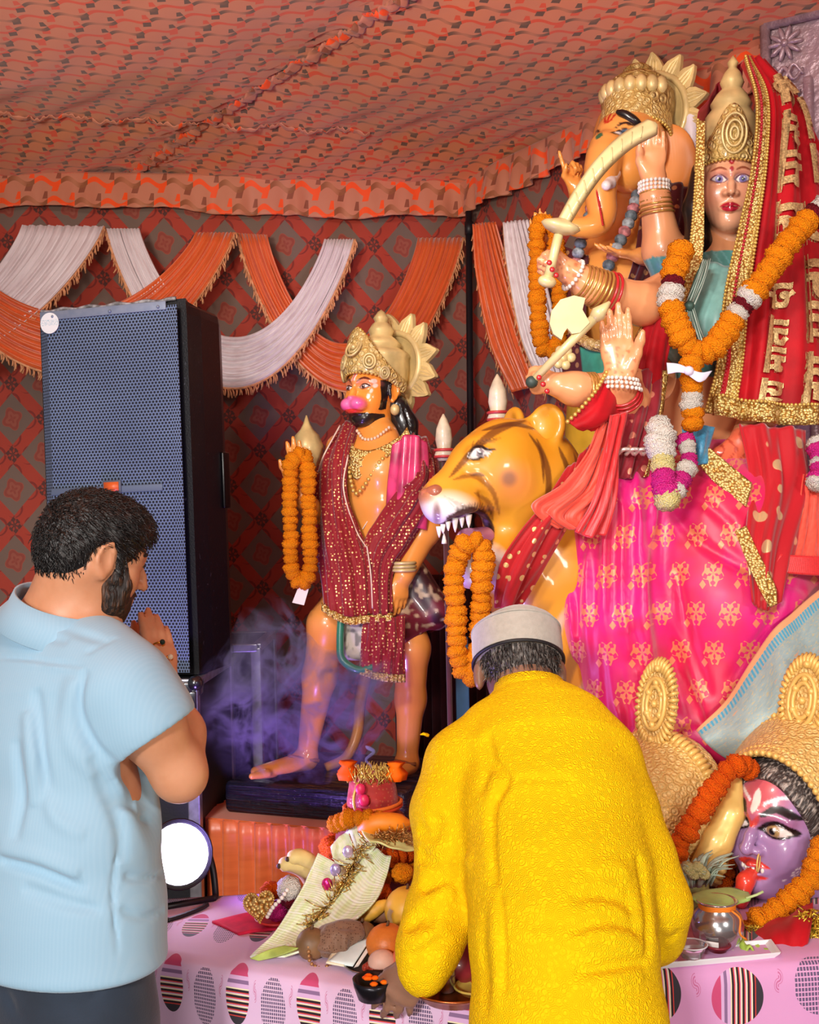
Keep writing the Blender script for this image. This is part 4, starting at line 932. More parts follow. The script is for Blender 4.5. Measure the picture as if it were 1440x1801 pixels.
def petal_ring(parent, c, ax, rad, n, L, wd, mat, name='halo_petal', a0=0, a1=2 * math.pi, thick=.018):
    """flame-like petals around a halo disc; ax rows = (right, up, out)"""
    for k in range(n):
        a = a0 + (a1 - a0) * (k + .5) / n; d = ax[0] * math.cos(a) + ax[1] * math.sin(a); s_ = -ax[0] * math.sin(a) + ax[1] * math.cos(a); bend = .25 * (1 if k % 2 else -1)
        out = []; 
        for (x, y) in ((0, -.5), (.3, -.62), (.6, -.42), (.85, -.2), (1.0, -.02), (.98, .10), (.8, .25), (.55, .5), (.25, .6), (0, .5)): out.append((rad + x * L, y * wd + bend * x * x * wd * .8))
        mb = MB(); mb.prism(out, thick, [d, s_, ax[2]], c)
        for g in (-.22, .0, .22): mb.tube([c + d * (rad + .05 * L) + s_ * g * wd + ax[2] * thick * .5, c + d * (rad + .5 * L) + s_ * (g * wd * .9 + bend * .25 * wd * .8) + ax[2] * thick * .5, c + d * (rad + .9 * L) + s_ * (bend * .8 * wd * .8) + ax[2] * thick * .5], [.006, .005, .002], 5)
        mb.build(name, mat, parent, False)
def halo(parent, c, ax, R0, n, L, wd, mat, plain, a0=0, a1=2 * math.pi):
    mb = MB(); mb.lathe([(.001, -.012), (R0, -.012), (R0 + .004, .0), (R0 * .86, .006), (R0 * .80, -.002), (.001, .004)], c, ax, 48); mb.build('halo_disc', plain, parent)
    MB().tube([c + (ax[0] * math.cos(a) + ax[1] * math.sin(a)) * R0 * .97 + ax[2] * .004 for a in np.linspace(0, 2 * math.pi, 48, endpoint=False)], .013, 8, closed=True).build('halo_rim', plain, parent)
    petal_ring(parent, c - ax[2] * .004, ax, R0 * .98, n, L, wd, plain, a0=a0, a1=a1)
def paint_eye(pt, q, x, y, z, wd, hg, iris, lid='#1a0d0a', white='#f2e9e4', tilt=.15, look=0.0, inner='#d98a86', lidw=.012):
    """almond eye on a face: local unit coords, y>0 left; q = +-1 side"""
    n = 14; up = []; dn = []
    for i in range(n + 1):
        t_ = i / n; yy = (y + (t_ - .5) * 2 * wd) * q; zz = z + (t_ - .5) * tilt * wd * 2; b = math.sin(math.pi * t_) ** .8; up.append((x, yy, zz + hg * b)); dn.append((x, yy, zz - hg * .75 * b))
    loc = pt.p; t_ = ((loc[:, 1] * q - y) / (2 * wd) + .5); zz = z + (t_ - .5) * tilt * wd * 2; b = np.where((t_ > 0) & (t_ < 1), np.sin(np.pi * np.clip(t_, 0, 1)) ** .8, 0)
    ins = np.minimum((zz + hg * b) - loc[:, 2], loc[:, 2] - (zz - hg * .75 * b)); ins = np.where((t_ > 0) & (t_ < 1) & (loc[:, 0] > 0.05), ins, -1); m = np.clip(ins / .006 + .5, 0, 1)
    pt.mixm(m, hx(white)); r2 = np.sqrt((loc[:, 1] * q - y - look * q) ** 2 + (loc[:, 2] - z) ** 2)
    pt.mixm(m * np.clip((hg * .85 - r2) / .008 + .5, 0, 1), hx(iris)); pt.mixm(m * np.clip((hg * .42 - r2) / .006 + .5, 0, 1), hx('#0b0806')); r3 = np.sqrt((loc[:, 1] * q - y - look * q - hg * .25) ** 2 + (loc[:, 2] - z - hg * .3) ** 2); pt.mixm(m * np.clip((hg * .2 - r3) / .005 + .5, 0, 1), hx('#ffffff'))
    for L, w_ in ((up, lidw), (dn, lidw * .6)):
        L2 = np.array(L); yz = loc[:, 1:3]; dm = np.full(len(loc), 9.0)
        for i in range(n):
            a = L2[i, 1:]; ba = L2[i + 1, 1:] - a; tt = np.clip(((yz - a) @ ba) / (ba @ ba + 1e-12), 0, 1); dm = np.minimum(dm, np.linalg.norm(yz - a - tt[:, None] * ba, axis=1))
        pt.mixm(np.where(loc[:, 0] > .05, np.clip((w_ - dm) / .006 + .5, 0, 1), 0), hx(lid))
def stroke_yz(pt, pts, wd, col, a=1.0, taper=True, soft=.006, xmin=0.0):
    """stroke laid on the front of a face, given as (y,z)"""
    q = catmull(np.array([(p[0], p[1]) for p in pts], float), 20); yz = pt.p[:, 1:3]; dm = np.full(len(yz), 9.0); tb = np.zeros(len(yz))
    for i in range(19):
        ba = q[i + 1] - q[i]; tt = np.clip(((yz - q[i]) @ ba) / (ba @ ba + 1e-12), 0, 1); d = np.linalg.norm(yz - q[i] - tt[:, None] * ba, axis=1); m = d < dm; dm = np.where(m, d, dm); tb = np.where(m, (i + tt) / 19, tb)
    w_ = wd * (np.sqrt(np.clip(4 * tb * (1 - tb), .05, 1)) if taper else 1); pt.mixm(np.where(pt.p[:, 0] > xmin, np.clip((w_ - dm) / soft + .5, 0, 1), 0), hx(col) if isinstance(col, str) else col, a)
def ell_yz(pt, c, r, col, a=1.0, soft=.2, xmin=0.0):
    d = np.sqrt(((pt.p[:, 1] - c[0]) / r[0]) ** 2 + ((pt.p[:, 2] - c[1]) / r[1]) ** 2); pt.mixm(np.where(pt.p[:, 0] > xmin, np.clip((1 - d) / soft + .5, 0, 1), 0), hx(col) if isinstance(col, str) else col, a)

# ---- marigolds and garlands
def ruffle_ball(name, mat, flat=.72, amp=.10, seg=22, rings=14, seed=1):
    v = [(0, 0, flat)]; rg = np.random.default_rng(seed)
    for i in range(1, rings):
        th = math.pi * i / rings
        for k in range(seg):
            a = 2 * math.pi * k / seg; rr = 1 + amp * (math.sin(a * 7 + i * 2.1) * .5 + rg.uniform(-1, 1) * .6); v.append((rr * math.sin(th) * math.cos(a), rr * math.sin(th) * math.sin(a), flat * rr * math.cos(th)))
    v.append((0, 0, -flat)); n = len(v) - 1; f = [(0, 1 + k, 1 + (k + 1) % seg) for k in range(seg)]
    for i in range(rings - 2):
        b = 1 + i * seg; f += [(b + k, b + seg + k, b + seg + (k + 1) % seg, b + (k + 1) % seg) for k in range(seg)]
    b = 1 + (rings - 2) * seg; f += [(n, b + (k + 1) % seg, b + k) for k in range(seg)]
    me = newmesh(name, np.array(v), f, True); me.materials.append(mat); o = bpy.data.objects.new(name, me); return o
def petal_mat(name, a, b, dark):
    t = MT(name, .7, spec=.2); v = t.voro(9, 'F1', 1); w_ = t.noise(14, 3)
    c = t.mix(hx(a), hx(b), v.sm(.1, .6)); t.col(t.mix(c, hx(dark), w_.sm(.62, .8) * .5)); t.bump(v * 1.5 + w_, .8, .0055); return t.m
M_mari = petal_mat('marigold_petals', '#ffa616', '#fb8c02', '#e46c00'); M_mari2 = petal_mat('deep_marigold_petals', '#fc7408', '#f05a00', '#cc4200'); M_wht = petal_mat('white_petals', '#f6f1e8', '#e6ded2', '#cfc4b4'); M_mar = petal_mat('maroon_petals', '#8d1224', '#6a0c1c', '#4c0814'); M_pinkp = petal_mat('pink_petals', '#f04aa6', '#d81f86', '#b0106a'); M_cream = petal_mat('cream_petals', '#f6eec0', '#e8d98a', '#cdbb62')
FLW = {}
for key, m in (('o', M_mari), ('d', M_mari2), ('w', M_wht), ('m', M_mar), ('p', M_pinkp), ('c', M_cream)):
    FLW[key] = [ruffle_ball('flower', m, .74, .15, seed=s_) for s_ in (1, 2, 3)]
def garland(name, pts, r, label, seq='o', step=None, group=None, seed=0, keys=None, jit=.12):
    """string of ruffled blooms along a path of world points; seq gives the colour of each in turn (repeats)"""
    p = resample(pts, (step or r * .9)); t_ = np.gradient(p, axis=0); rg = np.random.default_rng(seed); rt = root(name, p[-1], label, 'garland', group); n = len(p)
    for i in range(n):
        k = keys(i / (n - 1)) if keys else seq[i % len(seq)]; z = nrm(t_[i] + rg.normal(0, .12, 3) * np.linalg.norm(t_[i])); x = nrm(np.cross(z, rg.normal(0, 1, 3))); y = np.cross(z, x); rr = r * (1 + rg.uniform(-jit, jit))
        inst('flower', FLW[k][int(rg.integers(3))], rt, frameM(p[i] + rg.normal(0, r * .06, 3), x, y, z, rr))
    MB().tube(p, .0025, 4).build('string', simple('garland_thread', '#c9b98a', .8), rt)
    return rt
def flower(name, c, r, key, label, ax=(0, -.4, .9), group=None, cat='flower'):
    src = FLW[key][0]; z = nrm(ax); x = nrm(np.cross(z, [.3, .8, .1])); o = src.copy(); o.name = name; COL.objects.link(o); o.matrix_world = Matrix(frameM(c, x, np.cross(z, x), z, r).tolist()); o['_o'] = [0., 0., 0.]; return tag(o, label, cat, group)
# ================================================================ MONKEY-FACED STATUE WITH HALO
def monkey():
    D = 4.0; F = nrm([-.77, -.64, 0]); L = np.array([.64, -.77, 0]); U3 = np.array([0, 0, 1.])
    base = P(620, 1372, 4.0); r = root('haloed_statue', (base[0], base[1], P(560, 1368, 3.93)[2]), 'orange monkey-faced statue with gold crown, halo and red scarf', 'statue')
    sk = hx('#ee9a45'); sk2 = hx('#f0a865')
    zf = P(560, 1366, 3.93)[2]
    V = Vol((-.56, 3.55, zf - .02), (.12, 4.4, 2.12), .0056)
    for a, b in zip([(660, 742, 4.0, .055, .05), (659, 768, 4.0, .10, .065), (655, 812, 4.0, .165, .098), (650, 880, 3.99, .15, .098), (650, 960, 3.99, .115, .085), ], [(659, 768, 4.0, .10, .065), (655, 812, 4.0, .165, .098), (650, 880, 3.99, .15, .098), (650, 960, 3.99, .115, .085), (657, 1045, 4.0, .135, .10)]):
        V.loft(P(*a[:3]), P(*b[:3]), a[3:], b[3:], L, .03)
    V.ell(P(622, 822, 3.95), (.075, .06, .06), None, .05); V.ell(P(668, 830, 3.90), (.075, .06, .06), None, .05)
    V.chain([P(600, 790, 4.1), P(566, 915, 4.0), P(533, 880, 3.86)], [.058, .048, .034], .03); hand(V, P(530, 868, 3.855), nrm([-.06, 0, 1]), nrm([-.5, -.85, 0]), np.array([-.8, .3, 0]), .2, (.06, .04, .05, .08), .04, (.35, .2))
    wr = P(710, 1012, 3.82); V.chain([P(722, 800, 3.88), P(748, 930, 3.90), wr], [.062, .052, .034], .03); hand(V, P(708, 1010, 3.82), nrm([-.14, -.1, -1]), nrm([-.7, .6, 0]), np.array([-.8, -.5, .0]), .16, (.12, .12, .15, .2), .06, (.5, .3))
    an1 = P(540, 1322, 3.93); V.chain([P(620, 1040, 4.02), P(577, 1098, 3.90), P(562, 1190, 3.92), an1], [.085, .068, .056, .033], .03); V.loft(an1 - U3 * .03, P(452, 1358, 3.82), (.038, .035), (.034, .018), L, .03)
    for i in range(5): t0 = P(470 + i * 3, 1360, 3.80 + i * .018); V.seg(t0, t0 + F * (.06 - .006 * i), .014, .011, .008)
    an2 = P(716, 1330, 3.9); V.chain([P(690, 1040, 3.98), P(722, 1140, 3.9), P(722, 1230, 3.92), an2], [.085, .064, .05, .036], .03); V.loft(an2 - U3 * .03, P(672, 1372, 3.78), (.04, .035), (.036, .02), L, .03)
    V.half((0, 0, zf), (0, 0, -1))
    def pb(v):
        pt = Paint(v, sk); n = vnoise(v, 9); pt.mixm((n - .4) * 1.2, sk2, .6); return pt.c
    V.build('body', M_gloss, r, pb)
    # head
    HF = Frame(P(656, 690, 4.0), nrm([-.64, -.77, .04]), U3, .262); s = HF.s
    V = Vol(HF.o - .19, HF.o + .19, .0026); head(V, HF, s)
    for q in (-1, 1): V.ell(HF((.37, .085 * q, -.20)), np.array([.13, .115, .10]) * s, HF.A, .04 * s)
    V.ell(HF((.33, 0, -.285)), np.array([.13, .13, .06]) * s, HF.A, .02 * s); V.ell(HF((.24, 0, -.36)), np.array([.12, .17, .12]) * s, HF.A, .05 * s)
    V.loft(HF((-.1, 0, -.1)), P(660, 752, 4.0), (.058, .055), (.058, .055), L, .02)
    def ph(v):
        p = HF.inv(v); pt = Paint(p, hx('#f39335')); pt.ell((.30, 0, -.02), (.2, .2, .2), hx('#f7a548'), .8, .6)
        jaw = np.minimum(np.linalg.norm((p - [.10, 0, -.30]) / [.34, .36, .24], axis=1), 9)
        m = (p[:, 2] < -.30 + .95 * np.abs(p[:, 1])) & (p[:, 2] < .05) & (p[:, 0] > -.06) & (p[:, 2] > -.50) & (np.abs(p[:, 1]) > .0); band = (np.abs(p[:, 1]) > .245 - .0 * p[:, 0]) & (p[:, 2] < .12) & (p[:, 0] > .02) & (p[:, 0] < .17); low = (p[:, 2] < -.315) & (p[:, 0] > .02) & (p[:, 2] > -.52) & (np.linalg.norm(p[:, :2] - [.05, 0], axis=1) > .2)
        pt.mixm((band | low).astype(float), hx('#231a19'))
        pt.ell((.42, 0, -.20), (.17, .21, .105), hx('#f0589a'), .25); pt.ell((.47, 0, -.18), (.12, .15, .06), hx('#f77fb4'), .6, .7); pt.ell((.40, 0, -.292), (.12, .15, .03), hx('#d9372f'), .3)
        for q in (-1, 1):
            ell_yz(pt, (.14 * q, .075), (.12, .07), '#ee7f72', .55, .8, .1); paint_eye(pt, q, .3, .135, .03, .075, .036, '#7a5a52', '#3a1512', tilt=.1, lidw=.009)
            stroke_yz(pt, [(.05 * q, .10), (.13 * q, .145), (.22 * q, .12)], .017, '#5c2413', xmin=.1)
            stroke_yz(pt, [(.02 * q, .12), (.03 * q, .30)], .012, '#f8d9d0', taper=False, xmin=.1)
        stroke_yz(pt, [(0, .10), (0, .30)], .010, '#e33b3b', xmin=.1); 
        for (y, z) in ((.24, .10), (.25, .04), (.23, -.03), (.20, -.10)): ell_yz(pt, (y, z), (.016, .03), '#f6e6da', .8, .4, .05)
        return pt.c
    V.build('head', M_gloss, r, ph)
    # long black hair behind the neck
    H = Vol(HF.o + [-.12, -.22, -.32], HF.o + [.22, .22, .02], .004); hp = [HF((-.2, .26, -.18)), HF((-.30, .30, -.42)), HF((-.34, .30, -.70)), HF((-.36, .26, -.92))]; H.chain(hp, np.array([.14, .17, .17, .11]) * s, .02)
    for k in range(7): H.groove([HF((-.12 - .05 * k, .40 - .02 * k, -.2)), HF((-.16 - .06 * k, .48 - .03 * k, -.5)), HF((-.2 - .05 * k, .42, -.95))], .006, .009 * (1 if k % 2 else -1))
    for k in range(6): c = HF((-.2 - .05 * (k % 3), .44, -.3 - .1 * k)); H.groove([c, c + [.015, -.01, -.02], c + [.0, 0, -.035]], .006, .006)
    H.build('black_hair', simple('black_gloss_hair', '#1c1a1c', .3, coat=.4), r)
    # crown: diadem plate, tiered dome, finial, halo
    A = HF.A; ax = [A[1], A[2], A[0]]; mb = MB(); nu, nv = 22, 60; pts = np.zeros((nu, nv, 3))
    for j, a in enumerate(np.linspace(-2.0, 2.0, nv)):
        top = .40 * math.exp(-(a / .85) ** 2) + .42 - .15 * abs(a) ; bot = .225 - .18 * (abs(a) / 1.7) ** 2.2; top = max(top, bot + .10)
        for i, t_ in enumerate(np.linspace(0, 1, nu)):
            z = bot + (top - bot) * t_; rr = .43 + .03 * t_ + .02 * math.sin(t_ * math.pi); pts[i, j] = HF((rr * math.cos(a) * 1.0 - .04 - .10 * t_ * max(math.cos(a), 0), rr * .86 * math.sin(a), z))
    sheet('crown_diadem', pts, M_gold, r, .014)
    bead_string(r, [pts[0, j] for j in range(0, nv, 3)], .007, M_goldbead, 'crown_bead_row'); bead_string(r, [pts[-1, j] for j in range(0, nv, 3)], .006, M_goldbead, 'crown_bead_row'); bead_string(r, [pts[4, j] for j in range(0, nv, 3)], .005, M_goldbead, 'crown_bead_row')
    for (j, i, q) in ((30, 11, 1.0), (22, 8, .7), (38, 8, .7), (15, 6, .55), (45, 6, .55)):
        c = pts[i, j]; mb = MB(); n_ = nrm(c - HF((0, 0, .3))); u = nrm(np.cross(U3, n_)); w_ = np.cross(n_, u)
        for rr in (.030, .018): mb.tube([c + n_ * .009 + q * rr * (1.25 * math.sin(t) * w_ + math.cos(t) * u) for t in np.linspace(0, 2 * math.pi, 20, endpoint=False)], .0045, 6, closed=True)
        mb.ball(c + n_ * .01, .011 * q, 8, 6); mb.build('crown_medallion', M_goldplain, r)
    mb = MB(); mb.lathe([(.40, .15), (.44, .22), (.46, .40), (.45, .55), (.47, .60), (.43, .66), (.30, .72), (.33, .78), (.26, .86), (.18, .92), (.21, 1.0), (.15, 1.10), (.10, 1.14), (.13, 1.2), (.06, 1.30), (.01, 1.34)], (0, 0, 0), None, 30, lambda a, z: 1 + .025 * math.cos(14 * a) * (z > .4))
    v = np.vstack(mb.v); v = HF(v * [.88, .78, .85] + [-.16, 0, 0]); obj('crown_dome', v, mb.f, M_goldplain, r)
    hc = HF((-.46, 0, .42)); halo(r, hc, ax, .118, 13, .078, .058, M_gold, M_goldplain)
    MB().ball(HF((-.02, .37, -.26)), (.017, .017, .02), 10, 8).build('earring', M_goldplain, r)
    # necklaces
    bead_string(r, PP([(628, 758, 3.93), (640, 772, 3.91), (660, 770, 3.895), (684, 752, 3.90)]), .006, simple('red_white_bead', '#e8c9a8', .4), 'bead_necklace')
    mg = M_goldbead
    sheet('gold_collar_necklace', patch_pts([PP([(606, 770, 3.93), (630, 790, 3.885), (660, 790, 3.87), (700, 770, 3.865), (716, 752, 3.88)]), PP([(606, 790, 3.915), (625, 818, 3.865), (655, 818, 3.855), (705, 790, 3.845), (722, 766, 3.86)])], 10, 40), M_lace, r, .006)
    sheet('gold_pendant', patch_pts([PP([(603, 790, 3.91), (622, 800, 3.875), (640, 808, 3.865)]), PP([(606, 815, 3.905), (624, 826, 3.87), (642, 826, 3.86)]), PP([(618, 835, 3.89), (627, 843, 3.865), (634, 840, 3.86)])], 14, 16), M_lace, r, .008)
    bead_string(r, PP([(608, 800, 3.90), (618, 850, 3.86), (625, 868, 3.862), (640, 855, 3.85), (668, 812, 3.84), (700, 785, 3.84)]), .0075, mg, 'long_bead_necklace', 2.2)
    bead_string(r, PP([(690, 800, 3.85), (672, 850, 3.85), (655, 900, 3.875), (638, 930, 3.885)]), .0022, simple('white_thread', '#f1d9c8', .5), 'sacred_thread', 1.2)
    # magenta shoulder cloth
    mpk = simple('magenta_gloss_cloth', '#c93a66', .3, coat=.4, var=(16, .35))
    c = patch_pts([PP([(690, 785, 3.82), (715, 765, 3.79), (742, 772, 3.80), (756, 800, 3.86)]), PP([(684, 850, 3.83), (712, 845, 3.78), (745, 850, 3.79), (765, 870, 3.86)]), PP([(680, 920, 3.85), (708, 925, 3.80), (742, 930, 3.82), (764, 940, 3.9)])], 40, 40)
    Ug, Vg = np.meshgrid(np.linspace(0, 1, 40), np.linspace(0, 1, 40), indexing='ij'); sheet('shoulder_cloth', c, mpk, r, .006, .006 * np.sin(Vg * 26 + Ug * 2))
    # skirt: moulded, flared to one side, painted
    V = Vol((-.42, 3.6, 1.12), (.22, 4.4, 1.62), .0056); V.loft(P(655, 985, 4.0), P(657, 1040, 4.0), (.135, .105), (.165, .135), L, .03); V.loft(P(657, 1040, 4.0), P(664, 1088, 4.0), (.165, .135), (.215, .17), L, .03)
    V.loft(P(705, 980, 3.93), P(752, 1080, 3.93), (.07, .05), (.105, .07), L, .04); V.seg(P(668, 1130, 4.0), P(672, 1180, 4.0), .17, .25, .02, cut=True); V.seg(P(745, 1112, 3.92), P(755, 1160, 3.92), .05, .1, .01, cut=True)
    for k in range(9): x = 560 + k * 28; V.groove([P(x * .5 + 330, 990, 3.86), P(x, 1050, 3.82), P(x + 4, 1105, 3.82)], .010, .008)
    def ps(v):
        n = vnoise(v, 24); pt = Paint(v, hx('#6b1f2e')); pt.mixm((n - .45) * 4, hx('#2a1216'), .9); zz = v[:, 2]; m = vnoise(v, 60); pt.mixm((m - .62) * 8, hx('#c9b08e'), .7); lo = zz.min(); pt.mixm((lo + .035 - zz) / .008, hx('#a8263a')); pt.mixm((zz - 1.47) / .02, hx('#4a1a22'), .6); return pt.c
    V.build('moulded_skirt', M_satinpaint, r, ps)
    # green front flap under the scarf
    def pf(v):
        p = v; pt = Paint(v, hx('#bfb6a6')); n = vnoise(v, 70); pt.mixm((n - .55) * 5, hx('#4a4a44'), .8); return pt.c
    V = Vol(P(575, 1210, 3.9) - [0, .2, 0], P(690, 1060, 3.7) + [0.06, .2, .02], .005); V.loft(P(628, 1085, 3.83), P(630, 1150, 3.80), (.055, .02), (.065, .022), np.array([1., -.3, 0]), .02); V.build('front_flap', M_satinpaint, r, pf)
    e = catmull(PP([(600, 1080, 3.80), (598, 1130, 3.78), (602, 1160, 3.765), (630, 1178, 3.755), (668, 1170, 3.765)]), 30); MB().tube(e, .013, 8).build('green_flap_edge', simple('green_gloss', '#2f7d5e', .35, coat=.4), r)
    # tail
    MB().tube(catmull(PP([(690, 1060, 4.15), (655, 1150, 4.2), (634, 1230, 4.16), (628, 1290, 4.1), (608, 1332, 4.06), (572, 1350, 4.02)]), 40), np.linspace(.026, .016, 40), 10).build('tail', simple('tail_orange', '#e09a55', .35, coat=.4), r)
    # painted sandals
    for (a, b) in (((548, 1340, 3.94), (470, 1362, 3.83)), ((716, 1346, 3.9), (680, 1374, 3.8))):
        a, b = P(*a), P(*b); MB().tube(catmull([a + L * .045 + U3 * .01, (a + b) / 2 + U3 * .04, a - L * .045 + U3 * .01], 12), .007, 6).build('sandal_strap', simple('sandal_brown', '#a5673c', .4), r)
    # mace head rising behind the raised hand
    mb = MB(); c = P(541, 830, 4.02); mb.lathe([(.012, -.28), (.012, -.02), (.03, 0), (.05, .05), (.055, .09), (.04, .13), (.022, .15), (.012, .17), (.002, .2)], c, None, 20, lambda a, z: 1 + (.06 * math.cos(8 * a) if z > 0 else 0)); mb.build('mace', M_goldplain, r)
    for q in (0, 1, 2): MB().tube([P(709, 996, 3.82) + U3 * .012 * (q - 1) + .041 * (np.array([1, 0, 0]) * math.cos(t) + np.array([0, 1, 0]) * math.sin(t)) for t in np.linspace(0, 2 * math.pi, 20, endpoint=False)], .006, 6, closed=True).build('bracelet', M_goldplain, r)
    return r, zf
monk, monk_z = monkey()
# sheer red scarf with gold dots, worn by the statue
def dotted(name, base, dot, scale, alpha=.55, red=None):
    t = MT(name, .6, spec=.3, sheen=.3); v = t.voro(scale, 'F1', .55); m = 1 - v.sm(.24, .30); n = t.noise(5, 3)
    t.col(t.mix(t.mix(hx(base), hx(red or base), n), hx(dot), m)); t.inp('Metallic', m * .5); t.inp('Alpha', m * (1 - alpha) + alpha); t.inp('Roughness', .62 - m * .3); t.bump(m, .3, .002); return t.m
M_scarf = dotted('sheer_red_gold_dot', '#a3141f', '#e2b271', 84, .86, '#7c0f18')
def monkey_scarf():
    r = root('statue_scarf', P(640, 1080, 3.8), 'sheer dark red scarf with gold sequins draped over monkey-faced statue', 'scarf')
    def go(name, rows, nu, nv, folds, amp, seed=0, mat=M_scarf, th=.003):
        p = patch_pts([PP(q) for q in rows], nu, nv); Ug, Vg = np.meshgrid(np.linspace(0, 1, nu), np.linspace(0, 1, nv), indexing='ij'); sheet(name, p, mat, r, th, amp * (np.sin(Vg * folds + 1.5 * np.sin(Ug * 4 + seed) + seed) + .5 * np.sin(Vg * folds * 2.3 + seed)))
    go('draped_side', [[(640, 735, 4.02), (620, 738, 3.98), (598, 752, 4.0), (584, 780, 4.08)], [(616, 800, 3.88), (600, 800, 3.87), (575, 810, 3.93), (557, 830, 4.02)], [(612, 868, 3.86), (598, 872, 3.85), (572, 880, 3.88), (553, 895, 3.98)], [(632, 925, 3.85), (612, 940, 3.82), (580, 950, 3.83), (556, 955, 3.92)], [(652, 985, 3.82), (628, 1000, 3.79), (592, 1010, 3.80), (563, 1012, 3.86)], [(660, 1072, 3.79), (636, 1084, 3.77), (600, 1082, 3.77), (568, 1062, 3.82)]], 70, 50, 22, .006)
    go('draped_side', [[(700, 742, 4.06), (728, 760, 4.0), (752, 775, 3.98), (768, 800, 4.02)], [(735, 830, 3.78), (748, 830, 3.76), (762, 838, 3.80), (772, 852, 3.88)], [(700, 866, 3.80), (722, 880, 3.76), (742, 890, 3.78), (752, 905, 3.84)], [(664, 915, 3.83), (688, 930, 3.78), (706, 948, 3.78), (722, 962, 3.82)], [(642, 962, 3.82), (660, 985, 3.775), (678, 1000, 3.77), (692, 1010, 3.79)], [(645, 1078, 3.78), (660, 1082, 3.765), (676, 1082, 3.765), (690, 1076, 3.78)]], 70, 50, 18, .006, 2)
    go('hanging_tail', [[(640, 1082, 3.775), (664, 1086, 3.76), (690, 1086, 3.76), (712, 1080, 3.77)], [(634, 1130, 3.765), (664, 1134, 3.75), (692, 1136, 3.75), (712, 1132, 3.76)], [(632, 1172, 3.76), (662, 1182, 3.745), (690, 1186, 3.745), (712, 1186, 3.755)]], 50, 40, 26, .006, 4)
    for k, path in enumerate(([(566, 1060, 3.815), (590, 1076, 3.775), (616, 1085, 3.765), (645, 1082, 3.765), (690, 1078, 3.765)], [(632, 1172, 3.755), (662, 1182, 3.74), (690, 1186, 3.74), (712, 1186, 3.75)])):
        e = PP(path); q = patch_pts([e, e - np.array([0, 0.006, .026])], 6, 60); Ug, Vg = np.meshgrid(np.linspace(0, 1, 6), np.linspace(0, 1, 60), indexing='ij'); sheet('lace_edge', q, M_lace, r, .004, .004 * np.sin(Vg * 60))
    for path in ([(645, 960, 3.80), (652, 1010, 3.775), (655, 1070, 3.765)], [(612, 800, 3.86), (604, 860, 3.84), (625, 930, 3.835), (646, 965, 3.81)], [(598, 748, 3.97), (570, 800, 3.95), (560, 830, 3.98)]): MB().tube(catmull(PP(path), 30), .0035, 5).build('silver_edge', simple('silver_braid', '#d9b8a8', .4, .4), r)
monkey_scarf()
garland('marigold_garland', PP([(528, 800, 3.80), (514, 812, 3.79), (510, 850, 3.79), (510, 930, 3.79), (513, 1000, 3.79), (524, 1024, 3.79), (538, 1020, 3.79), (546, 990, 3.79), (544, 930, 3.79), (543, 860, 3.79), (540, 825, 3.795), (535, 800, 3.82)]), .0265, 'looped marigold garland hanging from the raised hand of the monkey-faced statue', 'o', .026, seed=4)
a = P(530, 1046, 3.79); tag(MB().prism([(-.02, -.035), (.02, -.03), (.016, .035), (-.018, .035)], .004, [nrm([.9, 0, -.35]), nrm([.35, 0, .9]), np.array([0, 1., 0])], a).build('paper_tag', simple('tag_paper', '#e9ddc8', .7), None, False), 'small paper tag at the end of the statue garland', 'tag')

